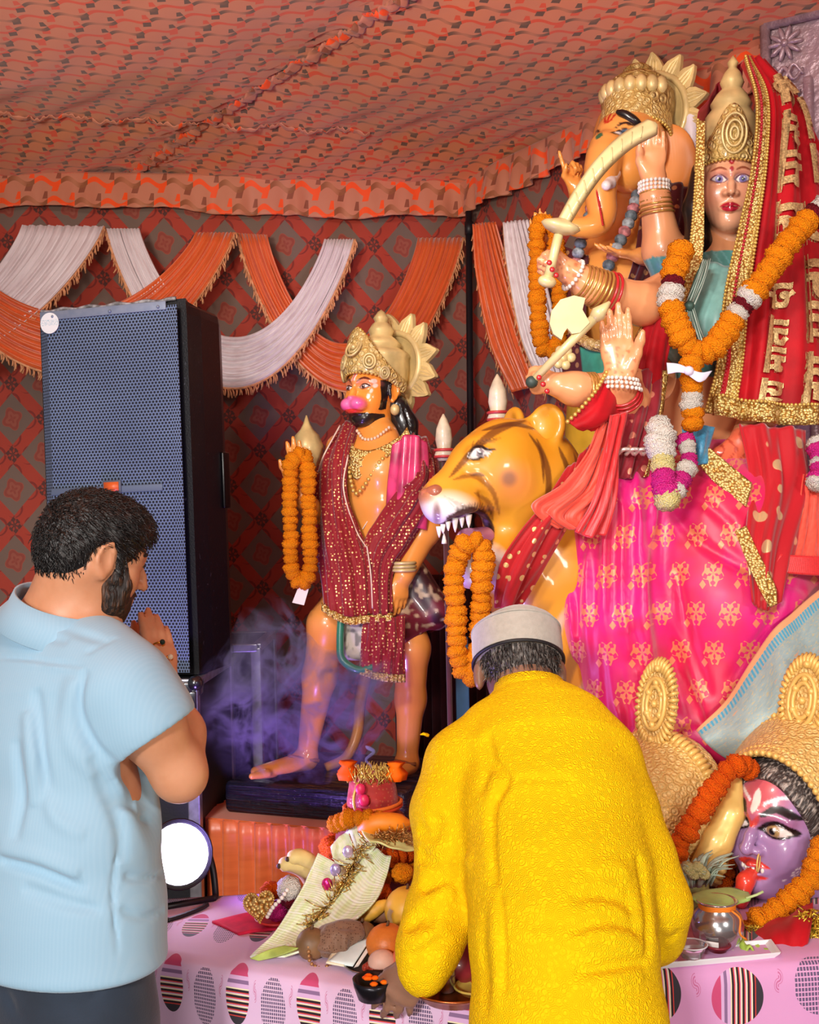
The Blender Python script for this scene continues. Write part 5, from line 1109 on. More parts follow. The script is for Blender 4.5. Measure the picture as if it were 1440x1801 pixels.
# black crinkled slab and the orange pleated plinth
def plinth():
    Xp = nrm([.93, -.36, 0]); Yp = np.array([-Xp[1], Xp[0], 0]); U3 = np.array([0, 0, 1.]); cx = P(607, 1390, 4.03); zt = monk_z; 
    V = Vol((cx[0] - .6, cx[1] - .6, zt - .14), (cx[0] + .6, cx[1] + .6, zt + .03), .007); c = np.array([cx[0], cx[1], zt - .055]); V.box(c, (.335, .27, .055), np.array([Xp, Yp, U3]), .02)
    fc = c - Yp * .27; rg = np.random.default_rng(2)
    for k in range(11): z = -.045 + .0085 * k; V.groove([fc + Xp * x + U3 * (z + .006 * math.sin(x * 9 + k)) for x in np.linspace(-.33, .33, 9)], .0045, .005 if k % 2 else -.004)
    m = MT('black_crinkled_plastic', .25, spec=.7); x, y, z = m.coord('Object'); cv = m.comb((x * Xp[0] + y * Xp[1]) * 7, (x * Yp[0] + y * Yp[1]) * 30, z * 130); nn = m.nt.nodes.new('ShaderNodeTexNoise'); nn.inputs['Scale'].default_value = 1; nn.inputs['Detail'].default_value = 3; m.nt.links.new(cv, nn.inputs['Vector']); e = E(m.nt, nn.outputs[0]); m.col(m.mix(hx('#1b1a2c'), hx('#3a3850'), e.sm(.5, .8))); m.bump(e, 1.0, .012)
    tag(V.build('statue_slab', m.m, None), 'black crinkled plastic-wrapped slab under the monkey-faced statue', 'slab')
    zt2 = zt - .112; r = root('pleated_plinth', (cx[0], cx[1], 0), 'square plinth dressed in pleated orange satin under the black slab', 'plinth'); hw, hd = .40, .34
    MB().box((cx[0], cx[1], zt2 / 2), (hw * 2 - .03, hd * 2 - .03, zt2 - .004), [Xp, Yp, U3]).build('plinth_box', simple('plinth_wood', '#6a4530', .8), r, False)
    so = satin('orange_plinth_satin', '#f07a3e', '#c8501c', .36); cc = np.array([cx[0], cx[1], 0]); cor = [(-hw, -hd), (hw, -hd), (hw, hd), (-hw, hd), (-hw, -hd)]; path = []
    for (a, b) in zip(cor[:-1], cor[1:]): path += [cc + Xp * (a[0] + (b[0] - a[0]) * t) + Yp * (a[1] + (b[1] - a[1]) * t) for t in np.linspace(0, 1, 110, endpoint=False)]
    path = np.array(path + [path[0]]); n = len(path); nu = 14; pts = np.zeros((nu, n, 3)); arc = np.r_[0, np.cumsum(np.linalg.norm(np.diff(path, axis=0), axis=1))]; out = nrm(np.array([1., 1, 0])); nor = path - cc; nor[:, 2] = 0; nor /= np.linalg.norm(nor, axis=1)[:, None]
    wv = np.sin(arc * 2 * math.pi / .062 + 1.3 * np.sin(arc * 5)); wv = np.sign(wv) * np.abs(wv) ** .6
    for i, t in enumerate(np.linspace(0, 1, nu)): pts[i] = path + nor * (.012 + (.009 + .018 * t) * wv)[:, None]; pts[i, :, 2] = zt2 + .002 - (zt2 - .004) * t
    sheet('pleated_skirt', pts, so, r, .003); p = path.copy(); p[:, 2] = zt2 + .003
    MB().box((cx[0], cx[1], zt2 + .0005), (hw * 2 + .01, hd * 2 + .01, .008), [Xp, Yp, U3]).build('cloth_top', so, r, False)
    return cx, Xp, Yp
plinth()
# ================================================================ ELEPHANT-HEADED STATUE
def elephant():
    D = 3.9; U3 = np.array([0, 0, 1.]); F = nrm([-.66, -.75, 0]); L = np.array([.75, -.66, 0])
    b = P(1100, 900, 4.0); r = root('elephant_headed_statue', (b[0], b[1], .55), 'orange elephant-headed statue with gold crown and halo behind the sword', 'statue')
    V = Vol((.30, 3.35, 1.5), (1.16, 4.35, 2.95), .0064)
    # belly and chest
    V.loft(P(1120, 360, 3.95), P(1105, 470, 3.93), (.13, .10), (.18, .15), L, .05); V.ell(P(1095, 520, 3.86), (.20, .19, .19), None, .08); V.loft(P(1095, 540, 3.93), P(1105, 760, 3.95), (.19, .17), (.2, .17), L, .05);
    # head and trunk
    hc = P(1112, 262, 3.84); V.ell(hc, (.115, .125, .135), None, .04); V.ell(P(1090, 240, 3.78), (.08, .085, .08), None, .05); V.ell(P(1106, 298, 3.76), (.075, .075, .075), None, .05)
    V.chain(catmull(PP([(1066, 262, 3.72), (1058, 300, 3.68), (1056, 345, 3.66), (1060, 376, 3.66), (1048, 396, 3.65), (1022, 401, 3.64), (1000, 396, 3.64)]), 14), np.linspace(.058, .020, 14), .02)
    for k in range(6): q = P(1052 - (k > 3) * 8 * (k - 3), 315 + k * 16 - (k > 3) * 8 * (k - 3), 3.60); V.groove([q + [-.06, .0, 0], q + [0, -.02, -.008], q + [.06, 0, 0]], .004, .003)
    # arms: raised pointing hand, palm with garland, lower open palm, hand with conch
    V.chain([P(1060, 420, 4.05), P(1028, 390, 4.0), P(1014, 330, 3.9)], [.055, .048, .03], .02); hand(V, P(1014, 334, 3.9), nrm([-.25, 0, 1]), nrm([.35, -.9, 0]), np.array([-.9, -.3, .1]), .16, (.05, 1.35, 1.4, 1.4), .1, (.6, .8))
    V.chain([P(1050, 470, 4.02), P(990, 490, 3.95), P(950, 440, 3.88)], [.055, .048, .03], .02); hand(V, P(950, 448, 3.88), nrm([-.05, 0, 1]), nrm([.1, -.98, 0]), np.array([.9, -.1, 0]), .16, (.1, .1, .1, .15), .04, (.3, .3))
    V.chain([P(1150, 440, 3.8), P(1160, 455, 3.7), P(1128, 450, 3.62)], [.055, .045, .028], .02); hand(V, P(1126, 450, 3.62), nrm([-1, -.1, .12]), nrm([0, -.2, 1]), np.array([0, 1, .1]), .16, (.18, .15, .15, .15), .05, (.5, .3))
    V.chain([P(1170, 400, 3.95), P(1228, 360, 3.98), P(1218, 285, 3.86)], [.055, .045, .028], .02); hand(V, P(1218, 285, 3.86), nrm([0, 0, 1]), nrm([.1, .9, 0]), np.array([.9, 0, 0]), .14, (1.2, 1.2, 1.2, 1.2), .03, (.5, .9))
    V.half((0, 0, 1.52), (0, 0, -1))
    HF = Frame(hc, F, U3, .25)
    def pb(v):
        pt = Paint(v, hx('#efa04c')); pt.mixm((vnoise(v, 8) - .4) * 1.3, hx('#f2ad6a'), .5); p = HF.inv(v); q2 = Paint(p, (0, 0, 0)); q2.c = pt.c
        near = np.linalg.norm(v - hc, axis=1) < .22
        tmp = Paint(p[near], (0, 0, 0)); tmp.c = pt.c[near]
        for q in (-1, 1):
            paint_eye(tmp, q, .3, .22, .03, .10, .045, '#3a5a78', '#1d0f0c', tilt=.05, lidw=.012); stroke_yz(tmp, [(.10 * q, .09), (.22 * q, .16), (.36 * q, .10)], .02, '#2b1510')
        for z in (0, 1): stroke_yz(tmp, [((-.1 + .2 * z), .36), ((-.05 + .1 * z), .24), (0, .20)], .018, '#c22b1c')
        stroke_yz(tmp, [(0, .40), (0, .2)], .016, '#c22b1c'); ell_yz(tmp, (0, -.02), (.05, .05), '#2d6a4a'); ell_yz(tmp, (0, -.12), (.06, .035), '#c2232c')
        pt.c[near] = tmp.c; return pt.c
    V.build('body', M_gloss, r, pb)
    # ears, tusk
    for q, (px, py, d) in ((1, (1172, 285, 3.84)), (-1, (1060, 262, 3.98))):
        c = P(px, py, d); V = Vol(c - .16, c + .16, .004); n_ = nrm([-.35, -.9, 0]) if q > 0 else nrm([-.9, -.2, 0]); u = nrm(np.cross(U3, n_)); V.ell(c, (.10, .13, .014), np.array([u, U3, n_]), .01); V.ell(c - U3 * .06 + u * .0, (.05, .06, .013), np.array([u, U3, n_]), .03); V.ell(c + n_ * .016, (.06, .085, .012), np.array([u, U3, n_]), .02, cut=True); V.build('ear', simple('ear_orange', '#e8954a', .32, coat=.5), r)
    V = Vol(P(1040, 350, 3.62) - .1, P(1080, 310, 3.62) + .1, .003); V.chain([P(1082, 306, 3.68), P(1072, 322, 3.63), P(1066, 326, 3.60)], [.018, .019, .016], .01); V.build('tusk', simple('tusk_white', '#eee8e4', .3, coat=.4), r)
    # hair wisp at the temple
    MB().tube(catmull(PP([(1084, 196, 3.71), (1102, 203, 3.70), (1120, 216, 3.70), (1132, 230, 3.72)]), 14), [.006, .010, .013, .014, .015, .015, .015, .015, .014, .013, .011, .01, .008, .005], 8).build('painted_hair', simple('black_gloss_hair2', '#1a1718', .3, coat=.4), r)
    # crown
    CF = Frame(P(1114, 232, 3.86), F, nrm([.10, .06, 1]), .25); nu, nv = 18, 50; pts = np.zeros((nu, nv, 3))
    for j, a in enumerate(np.linspace(-2.1, 2.1, nv)):
        bot = .12 - .17 * (abs(a) / 1.8) ** 2; top = bot + .26 + .20 * math.exp(-(a / .8) ** 2)
        for i, t_ in enumerate(np.linspace(0, 1, nu)): rr = .50 - .05 * t_; pts[i, j] = CF((rr * math.cos(a) - .05 - .06 * t_, rr * .95 * math.sin(a), bot + (top - bot) * t_))
    sheet('crown_diadem', pts, M_gold, r, .014); bead_string(r, [pts[0, j] for j in range(0, nv, 3)], .007, M_goldbead, 'crown_bead_row'); bead_string(r, [pts[-1, j] for j in range(0, nv, 3)], .007, M_goldbead, 'crown_bead_row')
    mb = MB(); mb.lathe([(.44, .10), (.47, .25), (.48, .40), (.46, .50), (.47, .53), (.42, .60), (.34, .66), (.36, .69), (.27, .76), (.18, .80), (.20, .84), (.12, .90), (.01, .94)], (0, 0, 0), None, 30, lambda a, z: 1 + .03 * math.cos(12 * a)); obj('crown_dome', CF(np.vstack(mb.v) + [-.10, 0, .02]), mb.f, gold_mat('carved_gold_dome', '#d9bf80', '#a87e3a', 30), r)
    for k in range(9): a = -1.3 + k * .32; c = CF((.46 * math.cos(a) - .11, .45 * math.sin(a), .53)); MB().ball(c, (.022, .022, .03), 8, 6).build('crown_bud', M_goldplain, r)
    hcx = CF((-.42, 0, .30)); ax = [CF.A[1], CF.A[2], CF.A[0]]; halo(r, hcx, ax, .148, 15, .075, .058, M_gold, M_goldplain, 0, 2 * math.pi)
    # bead-like cloth necklace in grey and pink
    for i, path in enumerate(([(1122, 338, 3.72), (1108, 385, 3.67), (1090, 425, 3.66), (1072, 462, 3.66), (1062, 490, 3.66)], [(1044, 345, 3.74), (1034, 390, 3.72), (1020, 430, 3.72), (1012, 470, 3.74)])):
        q = resample(PP(path), .03)
        for j, c in enumerate(q[:-1]): t_ = nrm(q[j + 1] - c); u = nrm(np.cross(t_, [0, 1, .2])); MB().ball((c + q[j + 1]) / 2, (.0215, .0215, .019), 10, 6, np.array([u, np.cross(t_, u), t_])).build('necklace_bead', simple('grey_bead_%d' % (j % 3), ('#5c6a72', '#8f9aa0', '#b06f72')[(j + i) % 3], .6, var=(60, .5)), r)
    bead_string(r, PP([(1048, 330, 3.62), (1056, 372, 3.60), (1060, 395, 3.6)]), .004, simple('red_thread', '#c02020', .5), 'red_thread', 1.3)
    V = Vol((.30, 3.4, .55), (1.16, 4.35, 2.2), .012); V.loft(P(1095, 600, 3.93), P(1105, 760, 3.95), (.2, .185), (.215, .185), L, .05); V.loft(P(1105, 760, 3.95), np.array([b[0], b[1], .6]), (.215, .185), (.27, .22), L, .05); V.half((0, 0, .565), (0, 0, -1)); V.build('painted_waist_cloth', simple('yellow_dhoti', '#c9a026', .4, coat=.3, var=(6, .3)), r)
    # teal painted garment and maroon shawl
    go = patch_pts([PP([(1020, 610, 3.72), (1060, 620, 3.64), (1110, 640, 3.62)]), PP([(1025, 660, 3.70), (1062, 665, 3.62), (1110, 690, 3.6)]), PP([(1028, 720, 3.7), (1065, 730, 3.62), (1110, 760, 3.6)])], 24, 24); sheet('teal_garment', go, simple('teal_gloss', '#3c9a7e', .3, coat=.4, var=(12, .3)), r, .006)
    MB().tube(catmull(PP([(1012, 590, 3.72), (1040, 606, 3.65), (1075, 612, 3.63), (1110, 625, 3.62)]), 20), .02, 8).build('gold_belt', M_gold, r)
    mm = dotted('maroon_net_gold', '#5a1018', '#b98a5a', 30, .95, '#3f0a10')
    sh = patch_pts([PP([(1142, 330, 3.80), (1180, 320, 3.74), (1215, 330, 3.78)]), PP([(1125, 400, 3.72), (1170, 400, 3.68), (1212, 400, 3.74)]), PP([(1112, 470, 3.66), (1140, 480, 3.64), (1180, 490, 3.70)]), PP([(1085, 540, 3.62), (1120, 550, 3.6), (1160, 560, 3.68)])], 40, 30); Ug, Vg = np.meshgrid(np.linspace(0, 1, 40), np.linspace(0, 1, 30), indexing='ij'); sheet('maroon_shawl', sh, mm, r, .004, .008 * np.sin(Vg * 20 + Ug * 3))
    sh = patch_pts([PP([(985, 430, 3.8), (1010, 440, 3.76), (1035, 450, 3.74)]), PP([(985, 540, 3.8), (1008, 560, 3.75), (1030, 570, 3.70)]), PP([(990, 680, 3.8), (1010, 690, 3.76), (1035, 700, 3.7)])], 30, 24); sheet('maroon_shawl', sh, mm, r, .004)
    # conch held up
    mb = MB(); mb.lathe([(.004, -.075), (.018, -.05), (.026, -.01), (.022, .02), (.026, .04), (.02, .06), (.022, .075), (.012, .09), (.012, .1), (.002, .115)], P(1217, 246, 3.84), None, 16); mb.build('conch_shell', simple('conch_white', '#e9e4ea', .35, coat=.3), r)
    # plinth hidden behind the lion
    q = root('statue_pedestal', (b[0], b[1], 0), 'dark draped pedestal under the elephant-headed statue', 'pedestal'); MB().box((b[0], b[1], .28), (.6, .5, .555), bev=.02).build('pedestal_block', M_maroon, q); MB().box((b[0], b[1], .53), (.66, .56, .04), bev=.01).build('pedestal_rim', M_maroon, q)
    return r
eleph = elephant()
garland('marigold_garland', PP([(962, 392, 3.80), (950, 392, 3.79), (944, 420, 3.78), (945, 500, 3.78), (948, 580, 3.78), (958, 615, 3.78), (972, 618, 3.78), (984, 590, 3.78), (984, 520, 3.78), (980, 450, 3.78), (974, 400, 3.79)]), .029, 'long marigold garland looped over the open palm of the elephant-headed statue', 'o', .027, seed=9)
# ================================================================ LION MOUNT
def lion():
    U3 = np.array([0, 0, 1.]); b = P(1000, 1400, 3.3)
    r = root('lion_statue', (b[0], b[1], .45), 'yellow striped lion statue with open fanged mouth under the goddess', 'statue')
    V = Vol((.0, 2.62, .8), (.60, 3.45, 1.98), .005)
    e = lambda px, py, d, rr, k=.04, A=None, cut=False: V.ell(P(px, py, d), rr, A, k, cut)
    e(930, 822, 3.06, (.125, .13, .125)); e(888, 792, 2.98, (.085, .10, .078), .06); e(862, 815, 2.95, (.09, .09, .075), .06); e(905, 870, 2.98, (.10, .10, .11), .06)
    V.loft(P(862, 838, 2.95), P(792, 876, 2.87), (.082, .07), (.062, .052), np.array([.3, -.95, 0]), .06)
    V.chain([P(880, 780, 2.97), P(830, 815, 2.93), P(775, 862, 2.86)], [.04, .036, .030], .05)            # bridge of the nose
    e(758, 872, 2.845, (.030, .042, .022), .02); e(775, 895, 2.85, (.042, .05, .036), .04); e(805, 892, 2.825, (.052, .04, .034), .04)   # nose pad, upper lips
    V.chain([P(905, 950, 3.0), P(872, 985, 2.95), P(828, 1004, 2.88)], [.078, .062, .046], .05); e(826, 985, 2.88, (.03, .04, .04), .03)      # lower jaw, chin
    V.chain([P(775, 952, 2.85), P(815, 938, 2.83), P(862, 930, 2.85)], [.036, .052, .050], .012, True); V.seg(P(830, 945, 2.86), P(850, 930, 2.98), .035, .03, .012, True)
    V.seg(P(806, 950, 2.86), P(845, 962, 2.9), .012, .02, .01, True)
    # brow and cheek bumps
    e(850, 780, 2.90, (.04, .03, .018), .03); e(885, 845, 2.90, (.055, .03, .055), .04); V.groove([P(812, 838, 2.85), P(845, 835, 2.84), P(870, 870, 2.84), P(880, 920, 2.86)], .012, .012); V.groove([P(835, 865, 2.84), P(862, 885, 2.85), P(872, 915, 2.87)], .009, .010)
    e(838, 797, 2.862, (.024, .02, .018), .02)
    # ears
    for (px, py, d, n_) in ((962, 748, 2.99, nrm([-.5, -.85, .1])), (902, 752, 3.16, nrm([-.8, -.4, .1]))):
        c = P(px, py, d); u = nrm(np.cross(U3, n_)); V.ell(c, (.052, .058, .022), np.array([u, U3, n_]), .03); V.ell(c + n_ * .022, (.036, .042, .02), np.array([u, U3, n_]), .015, True)
    # neck and chest
    V.loft(P(945, 880, 3.1), P(965, 1010, 3.12), (.15, .15), (.16, .18), np.array([1., 0, 0]), .06); V.loft(P(965, 1010, 3.12), P(985, 1200, 3.15), (.16, .18), (.17, .2), np.array([1., 0, 0]), .06)
    V.D = V.D
    EY = P(838, 797, 2.845)
    def pl(v):
        x = v; scr = np.stack([720 + (v - CAM) @ RV / ((v - CAM) @ FV) * F_PX, 900.5 - (v - CAM) @ UV_ / ((v - CAM) @ FV) * F_PX], 1)
        q = np.stack([(v[:, 0]), (v[:, 2])], 1)
        pt = Paint(v, hx('#dd9420')); n = vnoise(v, 11); pt.mixm((n - .35) * 1.6, hx('#e6a83a'), .7)
        # white muzzle, chin and throat
        for c, rr in (((785, 905, 2.85), (.075, .12, .055)), ((830, 995, 2.9), (.085, .13, .06)), ((870, 1010, 2.95), (.06, .15, .06))): pt.ell(P(*c), rr, hx('#e9e2dc'), .5)
        pt.ell(P(898, 850, 2.9), (.05, .12, .05), hx('#e08a4a'), .9, .8); pt.ell(P(893, 842, 2.88), (.02, .1, .02), hx('#5a4a52'), .8, .6)
        pt.ell(P(755, 872, 2.845), (.034, .05, .024), hx('#b06a50'), .4); pt.ell(P(768, 900, 2.83), (.012, .06, .03), hx('#6e3428'), .5, .8)
        def st(pts, w_, col='#5a2e14', a=.85, d=2.9, tp=True):
            # stroke by nearest surface point in the x-z plane (side profile paint)
            c = np.array([P(px, py, d) for px, py in pts])[:, [0, 2]]; cc = catmull(c, 16); dm = np.full(len(v), 9.); tb = np.zeros(len(v))
            for i in range(15):
                ba = cc[i + 1] - cc[i]; t = np.clip(((q - cc[i]) @ ba) / (ba @ ba + 1e-12), 0, 1); dd = np.linalg.norm(q - cc[i] - t[:, None] * ba, axis=1); m = dd < dm; dm = np.where(m, dd, dm); tb = np.where(m, (i + t) / 15, tb)
            w2 = w_ * (np.sqrt(np.clip(4 * tb * (1 - tb), .05, 1)) if tp else 1); pt.mixm((w2 - dm) / .003 + .5, hx(col), a)
        st([(790, 840), (830, 795), (870, 760), (930, 735)], .010, '#6a3a18'); st([(848, 757), (900, 745), (945, 752)], .007); st([(940, 775), (958, 830), (955, 890), (930, 930)], .009, '#6a3a18', d=2.98); st([(925, 765), (946, 800), (950, 850)], .005, d=2.98); st([(975, 790), (992, 840), (985, 900)], .008, '#6a3a18', d=3.05); st([(1000, 800), (1015, 870), (1005, 930)], .008, '#7a4a20', d=3.1)
        st([(795, 845), (830, 838), (862, 862), (878, 905)], .007, '#7a4418', .7); st([(832, 868), (858, 885), (868, 915)], .006, '#7a4418', .7); st([(825, 838), (838, 835), (850, 838)], .004)
        for k in range(9): st([(780 + k * 7, 872 + k * 3), (792 + k * 8, 886 + k * 2), (806 + k * 7, 905 - k * 2)], .0018, '#7d6a62', .6, 2.83)
        st([(790, 912), (822, 898), (850, 905), (866, 930), (862, 955)], .009, '#3a1c18', .95, 2.86, False); st([(778, 925), (790, 915), (800, 912)], .006, '#4a2620', .9, 2.84)
        for k in range(14): x0 = 800 + k * 5; st([(x0, 905 - 6 * math.sin(k / 4)), (x0 + 4, 890 - 6 * math.sin(k / 4))], .002, '#3a1c18', .8, 2.85)
        # eye
        ew = P(843, 797, 2.85)[[0, 2]]; lx = (q[:, 0] - ew[0]); lz = (q[:, 1] - ew[1]) - lx * .18; t = lx / .030; up = .014 * np.sqrt(np.clip(1 - t * t, 0, 1)); m = (np.abs(t) < 1) & (np.abs(lz) < up); pt.mixm(m.astype(float), hx('#efe7e2')); rr = np.sqrt(lx ** 2 + lz ** 2); pt.mixm(m & (rr < .0105), hx('#8b7f86')); pt.mixm(m & (rr < .005), hx('#120c0c')); pt.mixm(m & (np.hypot(lx + .003, lz - .004) < .0022), hx('#ffffff'))
        st([(822, 806), (832, 789), (845, 785), (858, 791), (872, 790)], .0045, '#1d1512', 1, 2.85); st([(822, 806), (838, 808), (856, 800)], .003, '#1d1512', 1, 2.85)
        for k in range(7): st([(830 + k * 6, 786 - 1.5 * k), (834 + k * 8, 774 - k)], .0014, '#2d1d14', .8, 2.85)
        # inside of the mouth
        inside = np.linalg.norm((v - P(832, 935, 2.89)) / [.055, .085, .036], axis=1) < 1; pt.mixm(inside.astype(float), hx('#8a2436'))
        # stripes on the neck
        tt = np.sin((scr[:, 0] * .8 + scr[:, 1] * .32) / 11.0 + 1.2 * n * 2); low = np.clip((1.42 - v[:, 2]) / .05, 0, 1); pt.mixm(np.clip((tt - .45) * 3, 0, 1) * low, hx('#8a5a2a'), .75)
        pt.mixm(np.clip((-tt - .75) * 3, 0, 1) * low, hx('#d8cfc8'), .7); return pt.c
    V.build('head_and_chest', M_satinpaint, r, pl)
    # body hidden under the skirt, legs down to the platform
    V = Vol((.1, 2.75, .44), (1.5, 3.75, 1.35), .012); V.loft(P(985, 1130, 3.2), P(1400, 1150, 3.55), (.19, .2), (.2, .2), U3, .05)
    for (px, d) in ((960, 3.12), (1020, 3.3), (1330, 3.45), (1400, 3.62)): a = P(px, 1180, d); V.chain([a, np.array([a[0] - .02, a[1], .75]), np.array([a[0], a[1], .52]), np.array([a[0] - .09, a[1] - .04, .49])], [.11, .075, .06, .055], .05)
    V.half((0, 0, .455), (0, 0, -1)); V.build('body', simple('lion_yellow', '#e2a437', .4, coat=.3, var=(8, .25)), r)
    V = Vol(P(760, 900, 2.85) - .09, P(760, 850, 2.85) + .09, .0035); V.chain([P(748, 868, 2.825), P(766, 866, 2.815), P(782, 874, 2.82)], [.013, .017, .012], .012); V.chain([P(764, 870, 2.815), P(768, 890, 2.815), P(774, 908, 2.82)], [.012, .008, .006], .01); V.build('nose_pad', simple('nose_brown', '#b0664c', .35, coat=.4, var=(20, .2)), r)
    # teeth, tongue
    mt = simple('tooth_white', '#f3ece2', .3, coat=.4)
    for (px, py, d, L_, w_) in ((800, 915, 2.825, .030, .009), (788, 921, 2.822, .018, .007), (779, 926, 2.826, .018, .007), (772, 930, 2.835, .022, .008), (812, 914, 2.822, .020, .007), (781, 952, 2.85, -.020, .007), (824, 909, 2.822, .028, .009)):
        a = P(px, py, d); MB().lathe([(w_, .006), (w_ * .9, 0), (w_ * .55, -L_ * .6), (.001, -L_)] if L_ > 0 else [(w_, -.006), (w_ * .9, 0), (w_ * .55, -L_ * .6), (.001, -L_)], a, None, 8).build('tooth', mt, r)
    V = Vol(P(780, 975, 2.95) - .08, P(860, 920, 2.8) + .12, .004); V.chain([P(852, 945, 2.92), P(822, 948, 2.87), P(800, 945, 2.84)], [.028, .026, .018], .01); V.build('tongue', simple('tongue_pink', '#b06a86', .3, coat=.4), r)
    q = root('lion_platform', (.75, 3.25, 0), 'dark cloth covered platform under the lion and the goddess', 'platform'); MB().box((.85, 3.33, .2), (1.04, .68, .42), bev=.015).build('platform_block', M_maroon, q); MB().box((.85, 3.33, .43), (1.1, .72, .05), bev=.01).build('platform_top', M_maroon, q)
    return r
lion_o = lion()
garland('marigold_garland', PP([(800, 1000, 2.82), (812, 965, 2.79), (832, 952, 2.785), (850, 965, 2.79), (848, 1000, 2.79), (846, 1060, 2.79), (842, 1130, 2.79), (832, 1180, 2.79), (818, 1188, 2.79), (806, 1150, 2.79), (802, 1080, 2.79), (798, 1020, 2.79), (802, 985, 2.80)]), .0262, 'marigold garland hanging from the open jaw of the lion', 'o', .0245, seed=11)
# two white finials behind the lion head
for (px, py, d, s_, lab) in ((876, 735, 3.5, 1.0, 'taller white pointed finial with red rings above the lion head'), (781, 800, 3.75, .95, 'smaller white pointed finial with red rings behind the lion muzzle')):
    c = P(px, py, d); r = root('spear_finial', (c[0], c[1], 0), lab, 'finial'); mw = simple('finial_white', '#d4c6a8', .4, coat=.3, var=(20, .2)); mr = simple('finial_red', '#c23a3a', .4)
    MB().tube([c - [0, 0, .02], np.array([c[0], c[1], .0])], .009, 10).build('shaft', M_maroon, r); q = .115 * s_
    MB().lathe([(.02 * s_, -.02), (.034 * s_, 0), (.03 * s_, .01), (.024 * s_, .02), (.030 * s_, .05), (.026 * s_, .085), (.014 * s_, .115), (.002, .135)], c, None, 18).build('finial_bud', mw, r)
    for h in (-.006, .016): MB().tube([c + [.031 * s_ * math.cos(a), .031 * s_ * math.sin(a), h] for a in np.linspace(0, 2 * math.pi, 20, endpoint=False)], .005, 6, closed=True).build('red_ring', mr, r)
# ================================================================ THE GODDESS ON THE LION
def tex_text(body, size=1.0):
    """flat mesh of Devanagari lettering, returned as (verts 2-D, faces), height about 1"""
    cu = bpy.data.curves.new('lettering', 'FONT'); cu.body = body; cu.size = size; cu.extrude = 0.0; cu.resolution_u = 3; cu.offset = .04
    o = bpy.data.objects.new('lettering', cu); COL.objects.link(o); dg = bpy.context.evaluated_depsgraph_get(); me = bpy.data.meshes.new_from_object(o.evaluated_get(dg))
    bm = bmesh.new(); bm.from_mesh(me); bmesh.ops.triangulate(bm, faces=bm.faces[:])
    bmesh.ops.subdivide_edges(bm, edges=[e for e in bm.edges if e.calc_length() > .07 * size], cuts=3); bmesh.ops.triangulate(bm, faces=bm.faces[:]); bm.verts.index_update()
    v = np.array([q.co[:2] for q in bm.verts]); f = np.array([[q.index for q in p.verts] for p in bm.faces]); bm.free(); bpy.data.objects.remove(o); bpy.data.curves.remove(cu); bpy.data.meshes.remove(me); return v, f
def bil(grid, u, v):
    nu, nv = grid.shape[:2]; x = np.clip(u, 0, 1) * (nu - 1); y = np.clip(v, 0, 1) * (nv - 1); i = np.minimum(x.astype(int), nu - 2); j = np.minimum(y.astype(int), nv - 2); a = (x - i)[:, None]; b = (y - j)[:, None]
    return grid[i, j] * (1 - a) * (1 - b) + grid[i + 1, j] * a * (1 - b) + grid[i, j + 1] * (1 - a) * b + grid[i + 1, j + 1] * a * b
def velvet(name, a, b):
    t = MT(name, .65, spec=.25, sheen=.25); t.b.inputs['Sheen Tint'].default_value = (1, .25, .25, 1); t.col(t.mix(hx(a), hx(b), t.noise(7, 4).sm(.3, .7))); t.bump(t.noise(60, 3), .2, .003); return t.m
M_vel = velvet('red_velvet', '#c20c1c', '#960814'); M_vel2 = velvet('dark_red_velvet', '#8c1220', '#6a0d18')
def brocade(name):
    t = MT(name, .42, spec=.5, sheen=.4); x, y, z = t.coord('Object'); u = (x * .92 - y * .4) / .084; v = z / .098; row = v.floor(); uu = u + row.mod(2) * .5
    fu = uu.frac() - .5; fv = v.frac() - .5; r_ = (fu * fu + fv * fv).sqrt(); th = fv.at2(fu)
    fl = (r_ + (th * 5).sin() * .055 + (th * 3 + 1).cos() * .03).lt(.30); veins = ((th * 5).sin() * 2 + (r_ * 46).sin()).gt(-.9); fl = fl * veins; leaf = ((fu + .3).abs() * 1.2 + (fv + .28).abs()).lt(.12)
    n = t.noise(5, 3).sm(.35, .65); base = t.mix(hx('#d60f4c'), hx('#e20c80'), n); base = t.mix(base, hx('#c8102a'), t.noise(11, 2).sm(.6, .75) * .5)
    g = fl.max(leaf); t.col(t.mix(base, hx('#f0905e'), g * .85)); t.inp('Metallic', g * .25); t.bump(g, .25, .002); return t.m
M_broc = brocade('magenta_brocade'); M_redsat = satin('bright_red_satin', '#e0262a', '#b8121c', .4); M_peach = satin('peach_red_cloth', '#f0543e', '#d83a2a', .5)
M_skin = None
